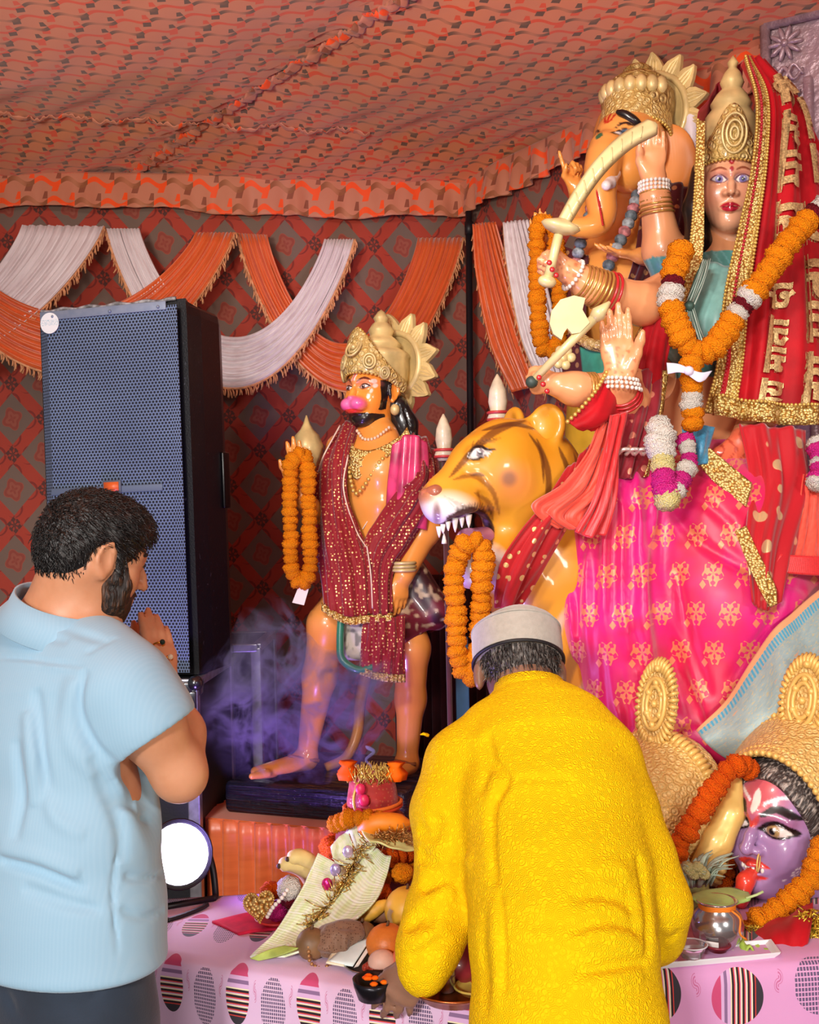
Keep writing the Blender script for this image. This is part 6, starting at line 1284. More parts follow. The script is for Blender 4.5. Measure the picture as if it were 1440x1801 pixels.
def goddess():
    U3 = np.array([0, 0, 1.]); b = P(1250, 1250, 3.3); r = root('goddess_statue', (b[0], b[1], P(1250, 1200, 3.3)[2]), 'many-armed goddess statue in magenta brocade seated on the lion', 'statue')
    sk = hx('#efa874'); sk2 = hx('#e49262')
    V = Vol((.25, 2.72, 1.28), (1.30, 3.75, 2.85), .0055); X1 = np.array([1., 0, 0])
    # torso
    for a, c in zip([(1283, 405, 3.36, .05, .05), (1270, 455, 3.36, .13, .085), (1245, 540, 3.33, .15, .12)], [(1270, 455, 3.36, .13, .085), (1245, 540, 3.33, .15, .12), (1225, 660, 3.32, .125, .10)]): V.loft(P(*a[:3]), P(*c[:3]), a[3:], c[3:], X1, .03)
    V.loft(P(1225, 660, 3.32), P(1230, 800, 3.3), (.125, .1), (.16, .14), X1, .03)
    # sword arm
    V.chain([P(1200, 500, 3.24), P(1130, 535, 3.06), P(1040, 505, 2.97), P(1000, 478, 2.95)], [.062, .056, .043, .033], .02)
    hand(V, P(1002, 476, 2.95), nrm([-.9, 0, .35]), nrm([.3, -.1, .95]) * 0 + nrm([-.3, -.25, -.9]), nrm([-.25, -.85, .4]) * 0 + nrm([.35, -.5, .8]), .155, (1.25, 1.25, 1.25, 1.2), .02, (.5, .9))
    # rear raised arm, palm and two fingers up
    V.chain([P(1195, 520, 3.42), P(1166, 440, 3.38), P(1152, 350, 3.36), P(1150, 318, 3.36)], [.062, .060, .042, .036], .02); hand(V, P(1150, 322, 3.355), nrm([0, 0, 1]), nrm([-.25, -.95, 0]), np.array([-.95, .2, 0]), .19, (.12, .05, .06, .10), .03, (.35, .5))
    # axe arm
    V.chain([P(1150, 660, 3.15), P(1075, 692, 2.98), P(1010, 684, 2.93), P(985, 678, 2.92)], [.06, .052, .042, .034], .02); hand(V, P(984, 676, 2.92), nrm([-1, -.1, .05]), nrm([0, .5, -.9]), nrm([.2, -.3, .9]), .145, (1.3, 1.3, 1.3, 1.3), .02, (.55, .9))
    # blessing palm
    V.chain([P(1150, 680, 3.15), P(1108, 705, 3.0), P(1092, 672, 2.93)], [.05, .045, .034], .02); hand(V, P(1090, 676, 2.925), nrm([-.06, 0, 1]), nrm([-.12, -.98, .05]), np.array([1, -.1, .1]), .215, (.05, .03, .04, .06), .03, (.38, .1))
    # hand on the knee
    V.chain([P(1340, 640, 3.22), P(1335, 730, 3.12), P(1305, 778, 3.04)], [.06, .05, .036], .02); hand(V, P(1308, 772, 3.04), nrm([-.45, -.35, -.85]), nrm([.2, .9, -.4]), np.array([-.8, -.2, .3]), .2, (.25, .25, .25, .3), .05, (.5, .3))
    HF = Frame(P(1281, 332, 3.3), nrm([-.20, -.97, -.06]), nrm([.06, .02, 1]), .268); s = HF.s
    palm_c = P(1085, 610, 2.89); fist = P(972, 458, 2.9)
    def pb(v):
        pt = Paint(v, sk); pt.mixm((vnoise(v, 10) - .4) * 1.3, sk2, .6)
        for c, rr in ((P(1087, 640, 2.9), (.05, .06, .045)), (P(985, 470, 2.92), (.06, .06, .05))):
            d = v - c; rad = np.hypot(d[:, 0], d[:, 2]); an = np.arctan2(d[:, 2], d[:, 0]); pat = (np.sin(rad * 340) * .6 + np.sin(an * 9)) > .9; pt.mixm((pat & (np.linalg.norm(d / rr, axis=1) < 1)).astype(float), hx('#b5522e'), .55)
        hk = np.linalg.norm((v - P(1292, 805, 3.0)) / [.06, .1, .09], axis=1) < 1; pt.mixm(hk.astype(float), hx('#e0533c'), .8); pt.mixm((hk & (np.sin(v[:, 0] * 200 + np.sin(v[:, 2] * 90) * 2) > .8)).astype(float), hx('#a32a20'), .7)
        bl = (v[:, 2] < P(1270, 452, 3.36)[2]) & (np.abs(v[:, 0] - P(1245, 560, 3.3)[0]) < .17) & (v[:, 1] > 3.12) & (v[:, 2] > P(1250, 668, 3.3)[2]); pt.mixm(bl.astype(float), hx('#5fa39b')); st_ = np.sin(v[:, 0] * 260 + v[:, 2] * 120) > .7; pt.mixm((bl & st_).astype(float), hx('#86c4c4'), .6); return pt.c
    V.build('body', M_gloss, r, pb)
    V = Vol(HF.o - .19, HF.o + .19, .0026); head(V, HF, s, nose=.97); V.loft(HF((-.08, 0, -.15)), HF((-.05, 0, -.75)), (.048, .05), (.048, .05), X1, .02)
    def ph(v):
        p = HF.inv(v); pt = Paint(p, hx('#f4b48c')); pt.ell((.25, .18, -.13), (.15, .12, .12), hx('#f09a78'), .9, .6); pt.ell((.25, -.18, -.13), (.15, .12, .12), hx('#f09a78'), .9, .6)
        for q in (-1, 1):
            ell_yz(pt, (.125 * q, .075), (.10, .05), '#e88a84', .5, .8, .1); paint_eye(pt, q, .3, .122, .03, .085, .048, '#8a86c8', '#7a4a5a', tilt=.08, lidw=.008); stroke_yz(pt, [(.045 * q, .115), (.12 * q, .15), (.215 * q, .12)], .013, '#a2583e', xmin=.1)
        ell_yz(pt, (0, .22), (.028, .045), '#c0303c', 1, .2, .1); ell_yz(pt, (0, .225), (.014, .025), '#f08a8a', 1, .3, .1); ell_yz(pt, (0, .125), (.022, .03), '#b83a44', 1, .2, .1); ell_yz(pt, (0, .065), (.012, .02), '#d98a80', 1, .2, .1)
        stroke_yz(pt, [(-.10, -.252), (-.04, -.235), (0, -.245), (.04, -.235), (.10, -.252)], .020, '#c8273c', xmin=.1); stroke_yz(pt, [(-.085, -.272), (0, -.292), (.085, -.272)], .024, '#cf2f45', xmin=.1); stroke_yz(pt, [(-.10, -.258), (0, -.264), (.10, -.258)], .006, '#7a1420', xmin=.1)
        for q in (-1, 1): ell_yz(pt, (.028 * q, -.145), (.014, .010), '#9a4a34', .7, .4, .2)
        return pt.c
    V.build('head', M_gloss, r, ph)
    H = Vol(HF.o + [-.2, -.15, -.34], HF.o + [.2, .25, .16], .006)
    for q in (-1, 1): H.chain([HF((-.05, .28 * q, .2)), HF((.0, .34 * q, -.2)), HF((.08, .30 * q, -.6)), HF((.05, .22 * q, -.95))], np.array([.12, .13, .14, .08]) * s, .02)
    H.ell(HF((-.28, 0, -.2)), np.array([.2, .4, .5]) * s, HF.A, .03); H.build('black_hair', simple('black_gloss_hair3', '#100c0c', .4, coat=.2), r)
    # crown
    nu, nv = 24, 48; pts = np.zeros((nu, nv, 3))
    for j, a in enumerate(np.linspace(-1.7, 1.7, nv)):
        bot = .235 - .06 * (a / 1.5) ** 2; top = .46 + .36 * math.exp(-(a / .62) ** 2)
        for i, t_ in enumerate(np.linspace(0, 1, nu)): rr = .41 + .02 * t_ - .12 * t_ * t_; pts[i, j] = HF((rr * math.cos(a) - .03, rr * .86 * math.sin(a), bot + (top - bot) * t_))
    sheet('crown_plate', pts, M_gold, r, .012); bead_string(r, [pts[0, j] for j in range(0, nv, 2)], .006, M_goldbead, 'crown_bead_row'); bead_string(r, [pts[3, j] for j in range(0, nv, 2)], .004, M_goldbead, 'crown_bead_row')
    for rr in (.055, .036, .018): c = pts[10, 24]; MB().tube([c + HF.A[0] * .012 + HF.A[1] * rr * .6 * math.cos(a) + HF.A[2] * rr * math.sin(a) for a in np.linspace(0, 2 * math.pi, 26, endpoint=False)], .004, 6, closed=True).build('crown_oval', M_goldplain, r)
    mb = MB(); mb.lathe([(.38, .15), (.38, .4), (.33, .58), (.24, .66), (.26, .70), (.19, .78), (.12, .83), (.15, .88), (.10, .96), (.05, 1.0), (.07, 1.04), (.01, 1.10)], (0, 0, 0), None, 26); obj('crown_spire', HF(np.vstack(mb.v) * [1, .86, 1.3] + [-.08, 0, 0]), mb.f, M_goldplain, r)
    # bangles on the arms
    mg = simple('bangle_gold', '#d9a85a', .25, .6, coat=.3); mr = simple('bangle_red', '#c2262c', .3, coat=.3); pearl = simple('pearl', '#efe6dc', .25, coat=.4)
    bangles(r, (P(1022, 494, 2.96), P(1060, 512, 2.98)), (.043, .052), 7, mg); bangles(r, (P(1066, 514, 2.985), P(1074, 517, 2.99)), (.054, .055), 2, mr); bead_ring(r, P(1008, 484, 2.955), P(1000, 478, 2.95) - P(1040, 505, 2.97), .041, 20, .006, pearl)
    bangles(r, (P(1151, 338, 3.36), P(1155, 376, 3.365)), (.042, .050), 6, mg); 
    for k, y in enumerate((322, 329, 336)): bead_ring(r, P(1150, y, 3.36), U3, .043, 22, .006, pearl)
    bangles(r, (P(1006, 683, 2.93), P(1038, 688, 2.95)), (.039, .047), 8, mg)
    for k in range(3): bead_ring(r, P(1091 + k, 668 + 8 * k, 2.93), U3 + [.1, 0, 0], .044 + .003 * k, 24, .0055, pearl)
    bangles(r, (P(1094, 690, 2.94), P(1098, 700, 2.96)), (.043, .046), 3, mr)
    # painted nails on the fists
    for (px, py, d) in ((966, 462, 2.83), (971, 474, 2.83), (978, 484, 2.84), (948, 664, 2.80), (955, 676, 2.80), (962, 688, 2.81), (1150, 236, 3.28)): MB().ball(P(px, py, d), (.007, .004, .007), 8, 5).build('nail', mr, r)
    # skirt: moulded over crossed legs
    V = Vol((.36, 2.55, .93), (1.55, 3.75, 1.83), .0075)
    V.loft(P(1130, 815, 3.15), P(1085, 900, 3.02), (.11, .10), (.13, .12), X1, .05); V.loft(P(1085, 900, 3.02), P(1090, 1080, 2.98), (.13, .12), (.145, .13), X1, .05); V.loft(P(1090, 1080, 2.98), P(1120, 1300, 2.98), (.145, .13), (.12, .12), X1, .05)
    V.loft(P(1250, 830, 3.25), P(1265, 930, 3.08), (.15, .15), (.19, .19), X1, .06); V.loft(P(1265, 930, 3.08), P(1285, 1060, 3.0), (.19, .19), (.2, .17), X1, .06); V.loft(P(1285, 1060, 3.0), P(1240, 1290, 2.96), (.2, .17), (.12, .12), X1, .06)
    V.loft(P(1320, 960, 3.12), P(1500, 1000, 3.2), (.2, .2), (.22, .2), U3, .06)
    def on(px, py):
        dd = np.arange(2.6, 3.5, .005); pp = np.array([P(px, py, q) for q in dd]); ii = np.round((pp - V.lo) / V.h).astype(int); ok = ((ii >= 0) & (ii < V.n)).all(1); val = np.where(ok, V.D[tuple(np.clip(ii, 0, V.n - 1).T)], 1.); return pp[np.argmax(val < 0)] if (val < 0).any() else P(px, py, 2.95)
    for pts_, wd, dp in (([(1168, 880), (1160, 980), (1162, 1080), (1190, 1180), (1225, 1280)], .020, .04), ([(1060, 850), (1050, 950), (1040, 1080), (1045, 1220)], .012, .014), ([(1095, 850), (1080, 960), (1075, 1100), (1090, 1250)], .013, .016), ([(1128, 850), (1110, 950), (1105, 1060), (1120, 1180)], .012, .014), ([(1035, 880), (1020, 1000), (1018, 1120)], .012, .012), ([(1140, 960), (1130, 1080), (1150, 1200)], .014, -.012), ([(1080, 840), (1065, 950), (1058, 1080)], .012, -.010), ([(1180, 900), (1240, 960), (1330, 1010), (1420, 1040)], .012, .010), ([(1190, 1000), (1210, 1120), (1250, 1230)], .014, .010), ([(1290, 900), (1330, 980), (1400, 1030)], .014, -.010), ([(1380, 1040), (1340, 1120), (1280, 1200)], .012, .008), ([(1172, 870), (1230, 880), (1290, 930)], .012, .008), ([(1200, 1180), (1225, 1240), (1240, 1290)], .010, .014), ([(1110, 1150), (1120, 1230), (1150, 1290)], .010, .012)): V.groove([on(*q) for q in pts_], wd, dp * 1.5)
    xm = float(P(1165, 1050, 2.9)[0]); gx = V.ax[0][:, None, None]; gz = V.ax[2][None, None, :]; V.D += (.0065 * np.sin(gx * 2 * np.pi / .047 + 2.2 * np.sin(gz * 5)) * np.clip((xm - gx + .02) / .04, 0, 1)).astype(np.float32)
    V.half((0, 0, .945), (0, 0, -1)); V.build('brocade_skirt', M_broc, r)
    return r, HF
god, GHF = goddess()
def cloth(name, rows, mat, parent, nu=40, nv=40, amp=.0, folds=20, seed=0, th=.004, slope=2.0, uvs=(1, 1)):
    p = patch_pts([PP(q) for q in rows], nu, nv); Ug, Vg = np.meshgrid(np.linspace(0, 1, nu), np.linspace(0, 1, nv), indexing='ij'); d = amp * (np.sin(Vg * folds + slope * np.sin(Ug * 3 + seed) + seed) + .45 * np.sin(Vg * folds * 2.2 + Ug * 5 + seed))
    q = p + surf_normals(p) * d[..., None]; sheet(name, q, mat, parent, th, None, uvs); return q
def veil():
    r = root('goddess_veil', P(1330, 745, 3.1), 'red velvet veil with gold border and Hindi lettering over the goddess', 'veil')
    rows = [[(1306, 108, 3.24), (1322, 104, 3.28), (1336, 110, 3.34), (1330, 130, 3.5)], [(1330, 180, 3.14), (1366, 168, 3.20), (1400, 186, 3.32), (1400, 200, 3.5)], [(1326, 285, 3.08), (1372, 276, 3.12), (1424, 282, 3.26), (1465, 300, 3.5)], [(1306, 400, 3.06), (1368, 396, 3.07), (1440, 400, 3.20), (1520, 420, 3.48)], [(1284, 520, 3.05), (1360, 520, 3.03), (1452, 524, 3.13), (1560, 540, 3.4)], [(1272, 640, 3.04), (1352, 640, 3.01), (1460, 645, 3.09), (1580, 650, 3.36)], [(1252, 728, 3.03), (1345, 742, 3.0), (1460, 748, 3.06), (1590, 750, 3.34)]]
    q = cloth('velvet_cloth', rows, M_vel, r, 110, 90, .011, 26, 1)
    # broad gold border along the face edge and the lower hem
    n = surf_normals(q); e = q[:, 0]; inn = q[:, 14]; off = np.array([0, -.010, 0]); strip = np.stack([e + (inn - e) * t + off - [0, .008 * math.sin(math.pi * min(t, 1)), 0] for t in np.linspace(-.34, .80, 14)], 1); sheet('gold_border', strip, M_lace, r, .006)
    for t in (-.36, .10, .6, .82): bead_string(r, [a + (b_ - a) * t + [0, -.018, 0] for a, b_ in zip(e[::4], inn[::4])], .0048, M_goldbead if t != .1 else simple('red_piping', '#b3202c', .5), 'border_bead_row', 2.1)
    lo = np.array([q[-1, :] + [0, -.012, dz] for dz in (-.004, .02, .048)]); sheet('hem_border', lo, M_lace, r, .006); bead_string(r, [a + [0, -.016, .05] for a in q[-1, ::5]], .005, M_goldbead, 'border_bead_row', 2.1)
    # other edge beside the face: narrow gold ribbon and inner shadowed cloth
    rib = patch_pts([PP([(1226, 212, 3.16), (1240, 214, 3.15)]), PP([(1222, 320, 3.12), (1238, 322, 3.11)]), PP([(1213, 430, 3.08), (1237, 435, 3.07)]), PP([(1195, 520, 3.07), (1222, 528, 3.06)]), PP([(1190, 565, 3.07), (1205, 572, 3.06)])], 60, 10); sheet('gold_ribbon', rib, M_lace, r, .006)
    bead_string(r, rib[::3, 0] + [0, -.006, 0], .0045, M_goldbead, 'border_bead_row', 2.2)
    cloth('inner_cloth', [[(1228, 205, 3.2), (1260, 150, 3.42), (1306, 108, 3.3)], [(1226, 320, 3.17), (1240, 320, 3.50), (1300, 300, 3.52)], [(1224, 430, 3.14), (1245, 440, 3.50), (1300, 430, 3.52)], [(1214, 520, 3.14), (1240, 520, 3.42), (1290, 520, 3.46)]], M_vel2, r, 40, 30, .005, 12, 2)
    # front of the shawl falling from the raised arm
    g = cloth('shawl_front', [[(1208, 430, 3.10), (1192, 470, 3.12), (1178, 500, 3.2)], [(1200, 520, 3.06), (1160, 545, 3.06), (1130, 570, 3.1)], [(1180, 610, 3.04), (1140, 620, 3.02), (1108, 615, 3.06)], [(1165, 690, 3.04), (1125, 690, 3.02), (1092, 680, 3.05)]], M_vel, r, 50, 30, .006, 12, 3); bead_string(r, g[:, -1] + [0, -.006, 0], .006, M_goldbead, 'border_bead_row', 2.1); sheet('gold_border', np.stack([g[:, -1 - k] + [0, -.007, 0] for k in range(5)], 1), M_lace, r, .004)
    g = cloth('sleeve_flap', [[(1065, 655, 2.92), (1078, 640, 2.96), (1100, 650, 3.02)], [(1045, 690, 2.88), (1062, 715, 2.88), (1100, 720, 2.96)], [(1018, 722, 2.87), (1045, 745, 2.87), (1085, 745, 2.95)], [(998, 742, 2.87), (1024, 758, 2.875), (1050, 752, 2.9)]], M_vel, r, 36, 24, .004, 10, 4); bead_string(r, g[:, 0] + [0, -.005, 0], .006, M_goldbead, 'border_bead_row', 2.1)
    # lettering, sewn in gold along the cloth
    v, f = tex_text('जय माता दी'); w_ = v[:, 0].max() - v[:, 0].min(); x0 = v[:, 0].min(); y0 = v[:, 1].min(); hh = v[:, 1].max() - y0
    ml = simple('gold_sequin_lettering', '#e6c489', .35, .45, var=(160, .35), bump=(220, .5, .003)); nr = surf_normals(q); sg = -1 if nr[50, 45][1] > 0 else 1
    for (u0, u1, va, vb, wd) in ((.60, .10, .36, .46, .26), (.99, .63, .33, .35, .24), (.97, .44, .57, .61, .25), (.40, .08, .68, .68, .22)):
        s_ = (v[:, 0] - x0) / w_; t_ = (v[:, 1] - y0) / hh; U = u0 + (u1 - u0) * s_; Vv = va + (vb - va) * s_ + wd * (.5 - t_); ok = True
        p = bil(q, U, Vv) + sg * bil(nr, U, Vv) * .012; pb = p - sg * bil(nr, U, Vv) * .010; N = len(p); ff = np.vstack([f, f[:, ::-1] + N]); obj('sewn_lettering', np.vstack([p, pb]), ff, ml, r, False)
    return q
VQ = veil()
def tail_cloths():
    # embroidered maroon cloth on the lap, magenta sari folds and scarves round the lion
    r = root('embroidered_shawl', P(1120, 830, 3.0), 'maroon embroidered shawl hanging from the goddess arm to her lap', 'shawl'); me = dotted('maroon_embroidered', '#9c1a2c', '#d98a72', 26, .97, '#7a1422')
    g = cloth('shawl_cloth', [[(1105, 655, 3.0), (1140, 650, 3.02), (1175, 655, 3.06)], [(1100, 720, 2.97), (1135, 720, 2.97), (1170, 720, 3.02)], [(1085, 790, 2.93), (1118, 795, 2.93), (1152, 790, 2.99)], [(1075, 838, 2.91), (1105, 842, 2.91), (1140, 838, 2.96)]], me, r, 50, 36, .007, 16); sheet('gold_border', np.stack([g[:, -1 - k] + [0, -.006, 0] for k in range(7)], 1), M_lace, r, .004)
    for k in range(4): a = P(1085 + k * 15, 800, 2.9); MB().tube(catmull([a, a + [.012, -.012, .012], a + [.03, -.012, .012], a + [.042, 0, 0]], 12), .006, 6).build('silver_chain', simple('silver_ornament', '#d8c8c0', .3, .6), r)
    r = root('red_scarf', P(950, 1000, 2.85), 'bright red and gold scarf tied round the lion neck', 'scarf'); md = dotted('red_net_gold', '#c3141e', '#e8c080', 34, .97, '#a00e18')
    cloth('scarf_cloth', [[(1000, 828, 2.92), (1022, 800, 2.92), (1050, 770, 2.95)], [(962, 880, 2.85), (1000, 868, 2.86), (1050, 850, 2.92)], [(915, 935, 2.82), (955, 935, 2.82), (1010, 905, 2.88)], [(882, 985, 2.83), (925, 995, 2.83), (975, 965, 2.88)], [(872, 1030, 2.85), (900, 1050, 2.85), (940, 1020, 2.9)], [(870, 1062, 2.88), (890, 1078, 2.88), (912, 1066, 2.9)]], md, r, 60, 36, .007, 14)
    cloth('satin_fold', [[(1055, 745, 2.90), (1072, 742, 2.92), (1090, 740, 2.96)], [(1030, 800, 2.86), (1058, 800, 2.87), (1085, 800, 2.92)], [(985, 855, 2.84), (1030, 862, 2.84), (1070, 860, 2.88)], [(935, 890, 2.82), (985, 905, 2.82), (1040, 905, 2.86)], [(980, 925, 2.84), (1010, 930, 2.83), (1040, 925, 2.86)]], M_peach, r, 60, 36, .009, 18, 2)
    cloth('satin_fold', [[(1075, 730, 2.88), (1090, 728, 2.90), (1104, 724, 2.92)], [(1062, 800, 2.85), (1076, 802, 2.86), (1090, 800, 2.88)], [(1040, 880, 2.82), (1060, 885, 2.83), (1078, 880, 2.86)], [(1010, 935, 2.83), (1035, 945, 2.83), (1062, 940, 2.86)]], M_redsat, r, 50, 30, .007, 14, 5)
    # silver-blue sari border falling over the front
    t = MT('silver_blue_brocade', .55, .15, .4, 0, .3); u, v, _ = t.coord('UV'); n = t.noise(22, 4, 'UV'); c = t.mix(hx('#a9c0bc'), hx('#7f9aa4'), n); c = t.mix(c, hx('#c9b77e'), t.noise(60, 3, 'UV').sm(.55, .65) * .7); c = t.mix(c, hx('#e0a070'), t.noise(9, 2, 'UV').sm(.66, .7) * .7)
    chk = ((v * 60).frac().gt(.5) - 0) ; bd = u.gt(.07) * u.lt(.17); c = t.mix(c, hx('#4aa6c8'), bd * chk); c = t.mix(c, hx('#f0a878'), u.lt(.07)); c = t.mix(c, hx('#2f8fc0'), u.gt(.95)); t.col(c)
    r = root('sari_border', P(1340, 1330, 2.9), 'silver blue brocade sari border falling across the skirt', 'sari'); 
    cloth('brocade_fall', [[(1226, 1286, 2.80), (1290, 1210, 2.80), (1345, 1130, 2.80), (1395, 1075, 2.82), (1450, 1030, 2.88), (1520, 980, 2.95)], [(1240, 1305, 2.77), (1310, 1250, 2.75), (1372, 1175, 2.74), (1420, 1125, 2.77), (1470, 1080, 2.82), (1540, 1040, 2.9)], [(1262, 1322, 2.78), (1325, 1290, 2.72), (1390, 1230, 2.71), (1440, 1180, 2.74), (1490, 1140, 2.8), (1560, 1100, 2.88)], [(1302, 1352, 2.78), (1345, 1335, 2.74), (1405, 1290, 2.73), (1455, 1250, 2.75), (1510, 1210, 2.8), (1580, 1180, 2.88)]], t.m, r, 50, 80, .006, 12, 1)
    cloth('brocade_fall', [[(1000, 1205, 2.82), (1040, 1260, 2.83), (1080, 1300, 2.84)], [(998, 1250, 2.80), (1030, 1300, 2.81), (1070, 1340, 2.82)], [(1000, 1300, 2.82), (1035, 1350, 2.82), (1070, 1380, 2.83)]], t.m, r, 30, 40)
    # red net drape with gold strips over the knee
    r = root('net_drape', P(1330, 1060, 2.85), 'red net drape with gold strips and small flowers over the knee', 'drape'); mn = dotted('red_net_flower', '#cf1626', '#e9c894', 15, .93, '#b0101e')
    cloth('net_cloth', [[(1300, 745, 3.0), (1360, 750, 2.99), (1420, 755, 3.02)], [(1318, 850, 2.94), (1372, 850, 2.92), (1425, 860, 2.98)], [(1312, 950, 2.84), (1355, 960, 2.82), (1400, 960, 2.88)], [(1322, 1060, 2.79), (1350, 1075, 2.78), (1380, 1040, 2.82)]], mn, r, 50, 36, .009, 15, 3)
    for rows in ([[(1240, 782, 2.95), (1224, 812, 2.95)], [(1280, 815, 2.92), (1258, 850, 2.92)], [(1322, 850, 2.9), (1312, 892, 2.88)]], [[(1312, 925, 2.84), (1292, 935, 2.84)], [(1335, 975, 2.80), (1318, 1000, 2.80)], [(1362, 1030, 2.78), (1340, 1045, 2.77)], [(1366, 1062, 2.77), (1354, 1068, 2.77)]]):
        p = patch_pts([PP(q) for q in rows], 40, 12); sheet('gold_strip', p, M_lace, r, .006)
    r2 = root('peach_cloth', P(1420, 1010, 2.9), 'peach pleated cloth with red border at the edge of the frame', 'cloth'); cloth('pleated_cloth', [[(1412, 835, 2.96), (1445, 830, 2.97), (1490, 830, 3.0)], [(1398, 920, 2.90), (1440, 925, 2.92), (1490, 925, 2.95)], [(1362, 1000, 2.84), (1430, 1005, 2.86), (1490, 1005, 2.9)]], M_peach, r2, 40, 40, .005, 30, 1); cloth('red_border', [[(1372, 975, 2.835), (1430, 978, 2.85), (1490, 978, 2.89)], [(1356, 1006, 2.825), (1430, 1012, 2.84), (1490, 1012, 2.88)]], M_redsat, r2, 10, 40)
tail_cloths()
def weapons():
    ms = simple('pale_gold_weapon', '#e0cf96', .4, .1, coat=.3, var=(10, .15)); U3 = np.array([0, 0, 1.])
    # curved sword
    r = root('curved_sword', P(975, 455, 2.88), 'pale gold curved sword held up by the goddess in front of the trunk', 'sword'); cen = catmull(PP([(986, 400, 2.86), (1018, 345, 2.86), (1056, 292, 2.86), (1100, 250, 2.87), (1142, 226, 2.88), (1153, 220, 2.885)]), 40); wd = np.interp(np.linspace(0, 1, 40), [0, .1, .6, .85, 1], [.017, .018, .023, .024, .010]); t_ = np.gradient(cen, axis=0); out = np.array([0, -1., 0]); v = []
    for i in range(40): tt = nrm(t_[i]); s_ = nrm(np.cross(tt, out)); o = np.cross(s_, tt); v += [cen[i] + s_ * wd[i], cen[i] + o * .007 + s_ * wd[i] * .3, cen[i] + o * .006 - s_ * wd[i] * .6, cen[i] - s_ * wd[i], cen[i] - o * .006 - s_ * wd[i] * .6, cen[i] - o * .007 + s_ * wd[i] * .3]
    f = [(i * 6 + k, i * 6 + (k + 1) % 6, (i + 1) * 6 + (k + 1) % 6, (i + 1) * 6 + k) for i in range(39) for k in range(6)] + [tuple(range(5, -1, -1)), tuple(range(39 * 6, 40 * 6))]; bl = obj('blade', v, f, ms, r)
    for k in range(9): i = 3 + k * 3; MB().tube([cen[i] + [0, -.007, 0] + nrm(np.cross(nrm(t_[i]), out)) * .012, cen[i + 1] + [0, -.008, 0], cen[i + 2] + [0, -.007, 0] - nrm(np.cross(nrm(t_[i]), out)) * .012], .002, 5).build('engraving', ms, bl)
    a, b = P(986, 398, 2.86), P(962, 495, 2.88); ax = nrm(b - a); u = nrm(np.cross(ax, out)); A = [u, np.cross(ax, u), ax]; MB().lathe([(.006, -.02), (.030, -.008), (.034, .0), (.026, .012), (.012, .02)], a, A, 18, lambda q, z: 1 + .5 * abs(math.cos(q))).build('guard', ms, r); MB().tube([a, b], .012, 10).build('grip', ms, r); MB().ball(b, (.024, .02, .016), 12, 8, np.array([u, np.cross(ax, u), ax])).build('pommel', ms, r)
    # axe
    r = root('battle_axe', P(950, 670, 2.88), 'pale gold battle axe with curved blade gripped by the lower hand', 'axe'); a, b = P(1052, 552, 2.84), P(935, 672, 2.88); MB().tube([b, a + (a - b) * .02], [.010, .013], 10).build('handle', ms, r)
    tt = nrm(a - b); s_ = nrm(np.cross(tt, out)); s_ = s_ if s_[0] < 0 else -s_; outl = [(.0, .0), (.01, .035), (.035, .05), (.02, .075), (-.01, .092), (-.045, .088), (-.07, .07), (-.082, .045), (-.078, .02), (-.062, .028), (-.048, .03), (-.05, .012), (-.035, .0)]
    MB().prism(outl, .016, [tt, s_, out], P(1036, 568, 2.838)).build('axe_blade', ms, r, False); MB().lathe([(.012, -.02), (.02, 0), (.012, .02), (.004, .04)], a, [s_, out, tt], 14).build('axe_tip', ms, r)
    MB().ball(b, (.016, .016, .016), 10, 8).build('pommel', simple('dark_hole', '#3a4a44', .5), r)
    c = P(990, 630, 3.2); rr = root('small_lotus', c, 'small pale gold lotus bud below the axe handle', 'lotus'); MB().ball(c, .02, 10, 8).build('bud', M_goldplain, rr)
    for k in range(6): d = np.array([math.cos(k), 0, math.sin(k)]); MB().ball(c + d * .022 + [0, -.01, 0], (.014, .008, .014), 8, 6).build('petal', ms, rr)
weapons()
# garlands on the goddess
def gk(t):
    return 'w' if (.365 < t < .41 or .435 < t < .47 or t < .05 or .80 < t < .86 or .885 < t < .905) else ('m' if (.41 <= t <= .435 or .86 <= t <= .885 or .05 <= t < .07) else 'o')
garland('marigold_garland', PP([(1452, 362, 2.98), (1410, 400, 2.95), (1370, 452, 2.93), (1335, 500, 2.92), (1300, 545, 2.92), (1270, 590, 2.92), (1240, 622, 2.92), (1215, 612, 2.92), (1195, 585, 2.92), (1182, 550, 2.93), (1180, 515, 2.95), (1186, 475, 2.97), (1196, 445, 3.0)]), .033, 'orange marigold garland with white and maroon bands round the goddess neck', keys=gk, step=.026, seed=21)
garland('pendant_garland', PP([(1216, 640, 2.91), (1217, 670, 2.90), (1216, 700, 2.90), (1217, 742, 2.90)]), .029, 'short orange and white pendant garland below the neck garland', keys=lambda t: 'w' if .5 < t < .85 else 'o', step=.023, seed=22)
garland('tuberose_garland', PP([(1158, 745, 2.88), (1163, 790, 2.85), (1168, 840, 2.82), (1176, 885, 2.80)]), .031, 'thick white cream and pink flower garland hanging on the lap', keys=lambda t: 'w' if t < .45 else ('c' if t < .62 else ('p' if t < .85 else 'c')), step=.017, seed=23, jit=.2)
garland('tuberose_garland', PP([(1205, 775, 2.90), (1212, 805, 2.87), (1205, 830, 2.84), (1188, 862, 2.81)]), .024, 'thin pink and white flower garland beside the thick one on the lap', seq='pwwp', step=.018, seed=24, jit=.2)
garland('tuberose_garland', PP([(1437, 780, 2.95), (1441, 820, 2.92), (1438, 850, 2.9)]), .026, 'pink and white flower string at the edge of the frame', seq='wpp', step=.02, seed=25)
r = root('ribbon_bow', P(1212, 655, 2.87), 'white ribbon bow tied under the marigold garland', 'ribbon'); mw = simple('white_satin_ribbon', '#e4def0', .4, sheen=.3)
